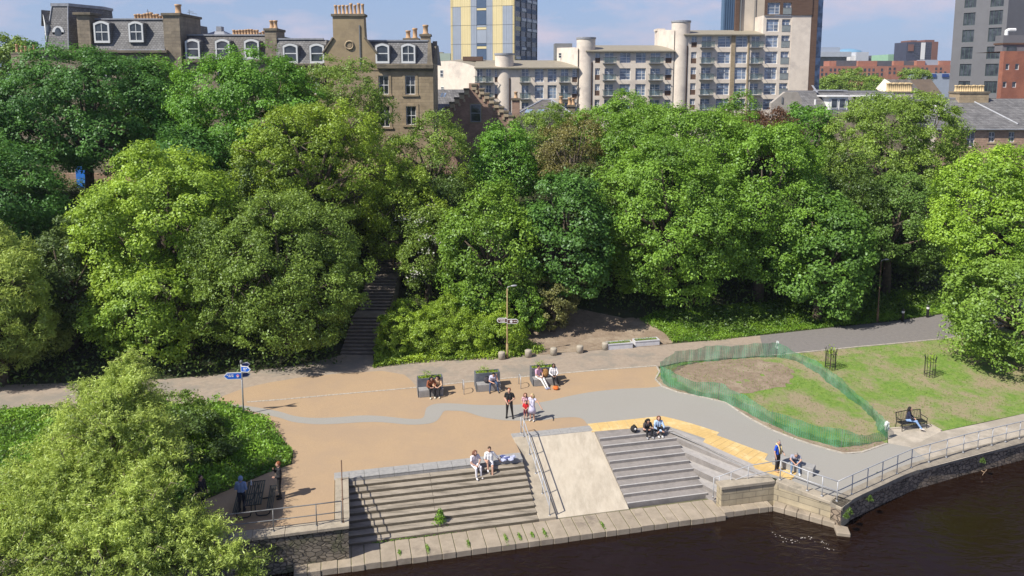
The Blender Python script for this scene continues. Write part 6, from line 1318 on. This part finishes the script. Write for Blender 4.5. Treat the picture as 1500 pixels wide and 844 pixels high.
# drifting twigs and foam specks on the river
M['drift'] = mat('pale driftwood', (.42,.30,.2), (.3,.2,.13), .9, 4)
for px, py, lab, a_ in ((1442,692,'pale forked twig floating on the dark water at right',.8),):
    p = P(px,py,-1.77); b = MB(); d = Vector((math.cos(a_),math.sin(a_),0)); v = Vector(p); b.path([v-d*.45,v,v+d*.3+Vector((.06,.03,0)),v+d*.5],[.008,.018,.015,.006],5); b.path([v,v+Vector((-d.y,d.x,0))*.35+d*.2],[.02,.006],5); wobj('driftwood', b, M['drift'], lab, 'driftwood')

b = MB(); rf_ = random.Random(6)
for k in range(36):
    t = k/35; p = P(1132+88*t+rf_.uniform(-6,6), 781+22*t+6*math.sin(t*7)+rf_.uniform(-3,3), -1.772); r_ = rf_.uniform(.006,.022)
    b.ball(p,(r_*1.8,r_*1.2,.006),7,4)
o = b.build('foam', mat('grey foam',(.5,.47,.42),(.4,.37,.33),.8,5)); o['kind'] = 'stuff'; tag(o, 'thin broken streak of pale foam drifting near the wing wall', 'foam')
# ------------------------------------------------------------------ people
SKIN = mat('light skin', (.56,.33,.235), (.52,.30,.21), .6, 5); SKIN2 = mat('brown skin', (.26,.145,.095), (.23,.125,.08), .6, 5)
EYE = mat('dark eye', (.02,.015,.012), None, .3); LIP = mat('lips', (.42,.16,.14), None, .5)
def cloth(name, c): return mat(name, c, tuple(x*.82 for x in c), .85, 7, .004, 14)
HAIRC = {'black':cloth('black hair',(.012,.010,.010)),'brown':cloth('brown hair',(.07,.04,.022)),'blond':cloth('blond hair',(.52,.38,.19)),'ginger':cloth('ginger hair',(.26,.085,.03)),'grey':cloth('grey hair',(.28,.26,.24)),'auburn':cloth('auburn hair',(.16,.065,.035))}
def joints(pose, seat=.45, lean=0., foot=None):
    J = dict(pel=(0,0,.95), che=(0,0,1.27), nek=(0,.01,1.47), hed=(0,-.025,1.62))
    for s, n in ((-1,'l'),(1,'r')):
        J.update({'sh'+n:(s*.185,0,1.41),'el'+n:(s*.25,.03,1.13),'ha'+n:(s*.27,-.07,.88),'hp'+n:(s*.095,0,.93),'kn'+n:(s*.105,-.025,.5),'an'+n:(s*.11,.02,.09)})
    if pose == 'sit':
        dz = seat+.10-.95; 
        for k in J: J[k] = (J[k][0], J[k][1], J[k][2]+dz)
        c, s_ = math.cos(lean), math.sin(lean); pz = seat+.1
        for k in ('che','nek','hed','shl','shr'):
            x_, y_, z_ = J[k]; J[k] = (x_, y_*c-(z_-pz)*s_, pz+(z_-pz)*c+y_*s_)
        for s, n in ((-1,'l'),(1,'r')):
            J['kn'+n] = (s*.13,-.44,seat+.09); J['an'+n] = (s*.13,-.48,.09 if foot is None else foot); J['hp'+n] = (s*.1,-.02,seat+.11)
            sh = J['sh'+n]; J['el'+n] = (s*.27, sh[1]-.12, sh[2]-.27); J['ha'+n] = (s*.1, -.36, seat+.2)
    return J
PEOPLE = []
def person(label, loc, rot, pose='stand', h=1.75, shirt=(.5,.5,.5), trous=(.05,.05,.06), shoe=(.5,.5,.48), hair='brown', hl=0, sleeve=.5, shorts=False, skirt=None, skin=None, seat=.45, lean=0., foot=None, kid=False, look=0., J=None, hood=False, slim=1., extra=None, name='person', nod=0.):
    S = joints(pose, seat, lean, foot); S.update(J or {}); k = h/1.75
    if pose == 'sit': k = 1. if not kid else h/1.75
    g = {n: Vector(v)*k for n, v in S.items()}; hs = (1.18 if kid else 1.)*k
    o = thing(name, label, 'person', loc, R(rot)); caps = []
    def cap(a, b_, ra, rb, reg): caps.append((a, b_, ra*k*slim if reg != 'skin' else ra*k, rb*k*slim if reg != 'skin' else rb*k, reg))
    ax = (g['shr']-g['shl']).normalized()
    cap(g['shl']*.82+g['shr']*.18, g['shr']*.82+g['shl']*.18, .07, .07, 'shirt')
    for s in (-1,1):
        cap(g['che']+ax*.075*s*k, g['pel']+ax*.06*s*k+Vector((0,0,.08*k)), .105, .098, 'shirt'); cap(g['nek']-Vector((0,0,.12*k))+ax*.06*s*k, g['che']+ax*.07*s*k, .085, .1, 'shirt')
        cap(g['pel']+ax*.055*s*k, g['hpl' if s < 0 else 'hpr'], .105, .098, 'trousers')
    cap(g['nek']-Vector((0,0,.06*k)), g['hed']-Vector((0,0,.06*k)), .055, .05, 'skin')
    for n in 'lr':
        sl = g['el'+n].lerp(g['ha'+n], .85) if sleeve >= 1 else None
        cap(g['sh'+n], g['el'+n], .057, .045, 'shirt' if sleeve > .2 else 'skin'); cap(g['el'+n], g['ha'+n], .043, .03, 'shirt' if sleeve >= 1 else 'skin')
        hd = (g['ha'+n]-g['el'+n]).normalized(); cap(g['ha'+n], g['ha'+n]+hd*.075*k, .034, .03, 'skin')
        leg = 'skin' if skirt else 'trousers'
        cap(g['hp'+n], g['kn'+n], .09, .062, 'trousers'); cap(g['kn'+n], g['an'+n], .058, .04, 'skin' if (shorts or skirt) else 'trousers')
        an = g['an'+n]; toe = Vector((an.x*1.08, an.y-.15*k, an.z-.04*k)); cap(an-Vector((0,-.03*k,.035*k)), toe, .044, .036, 'shoe')
    b = MB()
    for a, c, ra, rb, reg in caps:
        b.tube(a, c, ra, rb, 10); b.ball(tuple(a), ra, 10, 6); b.ball(tuple(c), rb, 10, 6)
    H = g['hed']; Mh = Matrix.Rotation(R(look),3,'Z') @ Matrix.Rotation(nod,3,'X'); v = lambda *q: tuple(H+Mh @ (Vector(q)*hs))
    b.ball(tuple(H), (.083*hs,.1*hs,.118*hs), 14, 10, 0, Mh); b.ball(v(0,-.025,-.065), (.06*hs,.07*hs,.06*hs), 10, 8, 0, Mh)
    b.tube(v(0,-.09,.005), v(0,-.122,-.03), .012*hs, .02*hs, 6); 
    for s in (-1,1): b.ball(v(s*.088,.01,-.01), (.018*hs,.03*hs,.036*hs), 6, 5, 0, Mh)
    me = bpy.data.meshes.new('tmp'); me.from_pydata(b.v, [], b.f); tmp = bpy.data.objects.new('tmp', me); COL.objects.link(tmp)
    md = tmp.modifiers.new('r','REMESH'); md.mode = 'VOXEL'; md.voxel_size = .021*max(k,.6); sm = tmp.modifiers.new('s','SMOOTH'); sm.factor = .5; sm.iterations = 2
    dg = bpy.context.evaluated_depsgraph_get(); ev = tmp.evaluated_get(dg); bm_ = bpy.data.meshes.new_from_object(ev); bpy.data.objects.remove(tmp); bpy.data.meshes.remove(me)
    n = len(bm_.vertices); co = np.empty(n*3,np.float32); bm_.vertices.foreach_get('co',co); co = co.reshape(-1,3); nor = np.empty(n*3,np.float32); bm_.vertices.foreach_get('normal',nor); nor = nor.reshape(-1,3)
    best = np.full(n,9.); reg = np.zeros(n,int); names = ['skin','shirt','trousers','shoe']
    for a, c, ra, rb, rg in caps:
        A, B = np.array(a), np.array(c); d = B-A; t = np.clip(((co-A)@d)/(d@d+1e-9),0,1); dist = np.linalg.norm(co-(A+t[:,None]*d),axis=1)-(ra+(rb-ra)*t)
        r_ = np.full(n, names.index(rg)); 
        if rg == 'shirt' and sleeve <= .5 and ra == .057*k*slim and rb == .045*k*slim: r_ = np.where(t > (.72 if sleeve > .3 else .35), 0, 1)
        if rg == 'trousers' and shorts and abs(ra-.09*k*slim) < 1e-6: r_ = np.where(t > .85, 0, 2)
        if rg == 'trousers' and skirt and abs(ra-.09*k*slim) < 1e-6: r_ = np.where(t > .3, 0, 2)
        up = dist < best; best[up] = dist[up]; reg[up] = r_[up]
    hd_ = np.linalg.norm((co-np.array(H))/np.array([1,1,1.25]),axis=1) < .115*hs; reg[hd_] = 0
    fv = [tuple(p.vertices) for p in bm_.polygons]
    freg = np.array([np.bincount(reg[list(f)],minlength=4).argmax() for f in fv])
    # body: one continuous skin mesh with eyes, mouth and fingers joined in
    q = MB(); q.v = [tuple(p) for p in co]; q.f = list(fv); q.m = [0]*len(fv)
    for s in (-1,1): q.ball(v(s*.034,-.089,.012), (.013*hs,.009*hs,.010*hs), 7, 5, 1, Mh)
    q.ball(v(0,-.092,-.062), (.024*hs,.010*hs,.008*hs), 7, 5, 2, Mh)
    for nn in 'lr':
        w = g['ha'+nn]; d = (w-g['el'+nn]).normalized(); pal = w+d*.07*k; sd = d.cross(Vector((0,-1,.2))).normalized(); up_ = sd.cross(d).normalized()
        for i, ln in enumerate((.06,.075,.07,.055)):
            s0 = pal+sd*(i-1.5)*.017*k; m1 = s0+d*ln*.6*k-up_*.006*k; q.path([s0-d*.02*k, m1, m1+(d*.8-up_*.5).normalized()*ln*.5*k],[.0095*k,.009*k,.007*k],5)
        tb = w+d*.02*k+sd*.028*k*(-1 if nn == 'r' else 1); q.path([w+d*.01*k, tb, tb+(d*.8+sd*.5*(-1 if nn == 'r' else 1)).normalized()*.045*k],[.014*k,.012*k,.008*k],5)
    sk_ = skin or SKIN
    body = q.build('body', [sk_,EYE,LIP], o, True)
    def garment(nm, idx, m_, infl, side=None):
        fs = [f for f, r_ in zip(fv,freg) if r_ == idx]
        if side: fs = [f for f in fs if (min('lr', key=lambda n_: (Vector(co[f[0]])-g['an'+n_]).length) == side)]
        if not fs: return None
        ids = sorted({i for f in fs for i in f}); mp_ = {i:j for j, i in enumerate(ids)}
        e = MB(); e.v = [tuple(co[i]+nor[i]*infl) for i in ids]; e.f = [tuple(mp_[i] for i in f) for f in fs]; e.m = [0]*len(fs)
        oo = e.build(nm, m_, o, True); return oo
    hexn = lambda c: ' '.join('%.2f' % x for x in c)
    garment('hoodie' if hood else 'shirt', 1, cloth('shirt '+hexn(shirt), shirt), .014)
    if not skirt: garment('shorts' if shorts else 'trousers', 2, cloth('trousers '+hexn(trous), trous), .010)
    sm_ = cloth('shoe '+hexn(shoe), shoe)
    for nn in 'lr': garment('shoe', 3, sm_, .008, nn)
    if skirt:
        e = MB(); pz = g['pel']; e.lathe([(.13*k,.12*k),(.15*k,.05*k),(.2*k,-.15*k),(.25*k,-.42*k),(.235*k,-.415*k),(.12*k,.0)], tuple(pz), 18, 0, 1., .8); e.build('skirt', cloth('skirt '+hexn(skirt), skirt), o, True)
    # hair
    e = MB(); e.ball(v(0,.022,.028), (.093*hs,.1*hs,.108*hs), 14, 9, 0, Mh)
    if hl: 
        for s in (-.05,0,.05): e.path([v(s,.06,.05), v(s*1.3,.1,-.08), v(s*1.5,.095,-.08-hl*.5), v(s*1.2,.08,-.08-hl)],[.06*hs,.06*hs,.05*hs,.02*hs],8)
        for s in (-.082,.082): e.path([v(s,.01,.06), v(s*1.08,-.005,-.06), v(s*1.05,-.02,-.1-hl*.6)],[.04*hs,.035*hs,.012*hs],7)
    if hood:
        e = MB(); e.ball(v(0,.03,.02), (.115*hs,.12*hs,.135*hs), 14, 9, 0, Mh); e.build('hood', cloth('hood '+hexn(shirt), shirt), o, True)
    else: e.build('hair', HAIRC[hair], o, True)
    if extra: extra(o, g, k)
    PEOPLE.append(o); return o
def g2(px, py, dz=0.):
    p = Pg(px,py); return (p[0],p[1],p[2]+.012+dz)
def pl_at(i, x, y):  # point on a planter seat
    o = pl[i]; w = Matrix.Translation(o.location) @ Matrix.Rotation(ANG*.9,4,'Z') @ Vector((x,y,0)); return (w.x,w.y,w.z+.012)
A_ = math.degrees(ANG)
# women on the left planter seat
person('woman in a rust jacket with long dark hair, bending over on the left planter', pl_at(0,.72,.22), A_+8, 'sit', 1.66, (.27,.085,.035), (.012,.012,.014), (.72,.64,.5), 'black', .25, 1, seat=.46, lean=.35, nod=.35, look=15)
person('woman in a cream patterned top beside the rust jacket on the left planter', pl_at(0,1.18,.22), A_-12, 'sit', 1.66, (.60,.40,.24), (.014,.014,.016), (.72,.64,.5), 'black', .12, 1, seat=.46, lean=.3, nod=.45, look=-20)
# lone man on the middle planter seat
person('man in a pale lilac shirt and blue jeans hunched over on the middle planter seat', pl_at(1,1.05,.2), A_-10, 'sit', 1.75, (.56,.55,.68), (.045,.075,.15), (.07,.065,.06), 'black', 0, .5, seat=.46, lean=.5, nod=.6, J=dict(hal=(-.05,-.52,.66),har=(.2,-.3,1.0),elr=(.27,-.34,.68),knl=(-.2,-.42,.55),anl=(-.24,-.5,.09),knr=(.22,-.42,.55),anr=(.3,-.46,.09)))
# pair on the right planter seat
person('man in a pink polo shirt and white trousers sprawled on the right planter seat', pl_at(2,.28,.25), A_+28, 'sit', 1.78, (.72,.42,.55), (.74,.71,.66), (.30,.32,.45), 'black', 0, .5, seat=.46, lean=.1, look=35, J=dict(knl=(-.1,-.46,.5),anl=(-.1,-.88,.1),knr=(.1,-.46,.52),anr=(.04,-.92,.12)))
person('woman in a white blouse and black trousers upright on the right planter seat', pl_at(2,1.32,.22), A_-5, 'sit', 1.68, (.74,.71,.70), (.013,.013,.016), (.03,.03,.03), 'black', .16, 1, seat=.46, lean=.02, skin=SKIN2, J=dict(knl=(-.1,-.43,.55),anl=(-.03,-.48,.09),knr=(.12,-.44,.55),anr=(.26,-.36,.11)))
# man in black with a red cup, children
def cup(o, g, k): pass
mo_ = g2(746,612.5); person('man in black T-shirt and trousers standing on the grey path with a red cup', mo_, -8, 'stand', 1.82, (.012,.012,.014), (.014,.014,.016), (.012,.012,.012), 'ginger', 0, .5, look=-8, J=dict(ell=(-.27,.02,1.13),hal=(-.09,-.2,.96),elr=(.3,.0,1.15),har=(.1,-.24,1.08),anl=(-.15,.03,.09),knl=(-.12,-.01,.5),anr=(.2,.0,.09),knr=(.15,-.03,.5)))
w = Matrix.Translation(mo_) @ Matrix.Rotation(R(-8),4,'Z') @ Vector((.02,-.30,1.08)); b = MB(); b.lathe([(.028,0),(.04,.12),(.036,.12),(.026,.01)],tuple(w),12); wobj('cup', b, mat('red paper cup',(.62,.09,.06),(.55,.08,.05),.5,3), 'red paper cup held by the man in black', 'cup', smooth=True)
person('small child in a red football top and shorts standing before the pink girl', g2(770,614.5), 2, 'stand', 1.12, (.62,.02,.025), (.14,.015,.03), (.10,.08,.08), 'brown', 0, .5, True, kid=True, slim=.95, J=dict(hal=(-.06,-.2,1.02),ell=(-.26,-.02,1.12),har=(.06,-.2,1.02),elr=(.26,-.02,1.12)))
person('girl in a pale pink top standing behind the child in red', g2(769.5,610.0), 4, 'stand', 1.4, (.66,.40,.45), (.45,.32,.36), (.5,.45,.42), 'auburn', .22, .5, kid=True, slim=.9, J=dict(hal=(-.2,-.12,.95),har=(.2,-.12,.95)))
person('blonde woman in a lilac summer dress with one arm held out', g2(779.5,617), -20, 'stand', 1.66, (.58,.57,.70), (.5,.5,.6), (.74,.71,.66), 'blond', .22, .25, skirt=(.58,.56,.72), slim=.9, look=-25, J=dict(elr=(.40,-.06,1.26),har=(.62,-.14,.98),ell=(-.24,-.04,1.14),hal=(-.16,-.22,1.2)))
# couple in white on the brown steps
def on_uv(u, v_, z_): x_, y_ = uv(u, v_); return (x_,y_,z_)
person('woman in a white crop top and white trousers sitting on the brown steps', on_uv(6.15,36.02,-.44), A_+18, 'sit', 1.68, (.72,.66,.68), (.76,.74,.76), (.74,.70,.68), 'auburn', .08, .5, seat=.47, lean=.12, look=12, foot=.1, J=dict(har=(.02,-.4,.72),elr=(.27,-.16,.82)))
person('young man in a loose white T-shirt and pale shorts lounging on the brown steps', on_uv(6.95,36.1,-.44), A_-2, 'sit', 1.8, (.78,.77,.76), (.70,.69,.70), (.66,.66,.66), 'brown', 0, .6, True, seat=.47, lean=-.06, nod=.25, J=dict(knl=(-.16,-.36,.82),anl=(-.14,-.42,.38),knr=(.08,-.46,.52),anr=(.06,-.62,-.18),elr=(.42,.05,.72),har=(.55,.1,.52),hal=(-.22,-.3,.75)))
b = MB(); r = np.random.default_rng(3); c = Vector(on_uv(7.95,36.2,.04))
for k in range(7): b.ball((c.x+r.uniform(-.3,.3),c.y+r.uniform(-.12,.12),.09+.02*k),(r.uniform(.12,.22),r.uniform(.08,.14),.07),8,5,k % 2)
b.v = [(v_[0]+r.normal()*.015,v_[1]+r.normal()*.015,max(.03,v_[2]+r.normal()*.012)) for v_ in b.v]; wobj('clothes_pile', b, [cloth('pale blue cloth',(.5,.53,.68)),cloth('navy cloth',(.08,.10,.25))], 'crumpled blue and white jacket dropped beside the young man in white', 'clothes')
# pair at the top of the granite steps
person('woman with long black hair looking at her hands on the granite steps', on_uv(16.15,37.75,-.16), A_+2, 'sit', 1.64, (.06,.05,.05), (.014,.014,.016), (.35,.35,.36), 'black', .35, .5, seat=.17, lean=.35, nod=.5, look=5, J=dict(knl=(-.13,-.42,.46),anl=(-.16,-.5,.09),knr=(.13,-.42,.46),anr=(.15,-.52,.09),hal=(-.06,-.4,.45),har=(.08,-.4,.45)))
person('woman in a light blue denim jacket with arms round her knees on the granite steps', on_uv(16.85,37.72,-.16), A_-6, 'sit', 1.66, (.42,.56,.74), (.014,.012,.014), (.76,.74,.72), 'auburn', .03, 1, seat=.17, lean=.12, look=-8, J=dict(knl=(-.1,-.34,.5),anl=(-.1,-.46,.09),knr=(.1,-.34,.5),anr=(.1,-.46,.09),hal=(.1,-.44,.32),har=(-.08,-.45,.3),ell=(-.28,-.22,.45),elr=(.28,-.22,.45)))
def bag(name, label, c, s, m_, rot=0., cat='bag', strap=True, patch=None):
    o = thing(name, label, cat, c, R(rot)); b = MB(); b.ball((0,0,s[2]),s,14,9); b.v = [(v_[0],v_[1],max(.0,v_[2])) for v_ in b.v]; b.build('body', m_, o, True)
    if strap: b = MB(); b.path([(-s[0]*.4,-s[1]*.2,s[2]*1.8),(-s[0]*.2,-s[1]*.3,s[2]*2.3),(s[0]*.2,-s[1]*.3,s[2]*2.3),(s[0]*.4,-s[1]*.2,s[2]*1.8)],.018,6); b.build('strap', M['blackmetal'], o, True)
    b = MB(); b.ball((s[0]*.1,-s[1]*.8,s[2]*.8),(s[0]*.6,s[1]*.35,s[2]*.55),10,7); b.build('pocket', patch or m_, o, True); return o
BL = cloth('black bag cloth',(.018,.017,.018))
bag('rucksack','round black rucksack with a pale badge at the top of the granite steps',on_uv(15.45,37.8,.014),(.2,.16,.2),BL, patch=None)
b = MB(); c = on_uv(15.47,37.62,.27); b.ball(c,(.06,.02,.06),10,7); 
o = b.build('badge', M['white'], [q for q in COL.objects if q.name.startswith('rucksack')][0], True, True)
bag('rucksack','dark grey rucksack beside the hunched man on the middle planter seat',pl_at(1,.62,.25)[:2]+(pl_at(1,0,0)[2]+.45,),(.19,.14,.21),cloth('charcoal bag cloth',(.05,.045,.055)),10)
bag('handbag','tan brown bag between the couple on the right planter seat',pl_at(2,.78,.28)[:2]+(pl_at(2,0,0)[2]+.45,),(.24,.14,.3),cloth('tan leather',(.36,.19,.06)),10)
p = g2(814,571); bag('shopping_bag','orange bag on the ground at the feet of the woman in white',p,(.2,.16,.13),cloth('orange bag cloth',(.72,.17,.03)),15)
# two men at the railing
q = g2(1138,690.5); person('older man in a royal blue T-shirt with a yellow scarf standing by the white railing', q, 40, 'stand', 1.72, (.02,.09,.55), (.022,.02,.026), (.45,.26,.16), 'grey', 0, .5, look=-20, J=dict(elr=(.27,-.05,1.12),har=(.22,-.22,1.0)), extra=None)
b = MB(); Mx = Matrix.Translation(q) @ Matrix.Rotation(R(40),4,'Z')
b.path([Mx @ Vector(v_) for v_ in ((.07,-.15,.98),(.09,-.155,1.2),(.1,-.1,1.42),(.06,.07,1.5),(-.06,.07,1.5),(-.1,-.1,1.42),(-.08,-.15,1.22),(-.07,-.15,1.05))],.035,7); sc = wobj('scarf', b, cloth('pale yellow scarf',(.70,.56,.26)), 'pale yellow scarf round the neck of the man in royal blue', 'scarf', smooth=True)
ms_ = Matrix.Translation(so_.location) @ Matrix.Rotation(ang,4,'Z') @ Vector((1.05,.2,.06)); person('grey haired man in a grey T-shirt leaning forward on the granite block seat', tuple(ms_), math.degrees(ang)+24, 'sit', 1.76, (.30,.31,.37), (.16,.24,.37), (.72,.71,.68), 'grey', 0, .5, seat=.5, lean=.75, nod=.5, J=dict(knl=(-.17,-.42,.58),anl=(-.2,-.46,.09),knr=(.17,-.42,.58),anr=(.2,-.46,.09),ell=(-.26,-.44,.78),hal=(-.06,-.55,.62),elr=(.26,-.44,.78),har=(.06,-.55,.62)))
# woman on the park bench
wb = Matrix.Translation(bo.location) @ Matrix.Rotation(R(14),4,'Z') @ Vector((.62,.3,.012)); person('long haired woman in dark top and light jeans sitting sideways on the park bench', tuple(wb), 62, 'sit', 1.66, (.02,.022,.05), (.27,.42,.68), (.74,.66,.62), 'black', .42, 1, seat=.45, lean=.1, look=-5, J=dict(knl=(-.08,-.44,.56),anl=(-.1,-.72,.2),knr=(.1,-.46,.5),anr=(.12,-.7,.1)))
# picnic group
person('person in a pale blue hoodie with the hood up standing beside the picnic table', tuple(Mt @ Vector((-.56,-.15,0))), math.degrees(ANG)+168, 'stand', 1.7, (.20,.28,.46), (.018,.02,.035), (.05,.05,.06), 'black', 0, 1, hood=True, J=dict(hal=(-.1,-.24,1.1),har=(.1,-.24,1.1)))
person('ginger haired youth in a black jacket standing right of the picnic table', tuple(Mt @ Vector((1.04,.62,0))), -68, 'stand', 1.84, (.014,.014,.017), (.012,.012,.014), (.03,.03,.03), 'ginger', 0, 1, look=-12, J=dict(hal=(-.08,-.22,1.38),ell=(-.26,-.14,1.16),har=(.12,-.2,1.1)))
person('person in dark clothes standing in the deep willow shade left of the picnic table', g2(296,748), 60, 'stand', 1.72, (.013,.013,.018), (.012,.012,.016), (.3,.3,.3), 'black', 0, 1)
# ------------------------------------------------------------------ summer haze over the city
b = MB(); b.box(-420,620,-40,900,-4.2,75)
hm_ = bpy.data.materials.new('summer haze'); N, L = nt(hm_); N.remove(N['Principled BSDF']); pv = N.new('ShaderNodeVolumePrincipled'); pv.inputs['Color'].default_value = (.80,.87,1,1); pv.inputs['Density'].default_value = .00015; pv.inputs['Anisotropy'].default_value = .2; L.new(pv.outputs[0], N['Material Output'].inputs['Volume'])
hz_ = b.build('haze', hm_); hz_['kind'] = 'stuff'; tag(hz_, 'thin bluish summer haze over the city', 'haze'); hz_.display_type = 'WIRE'
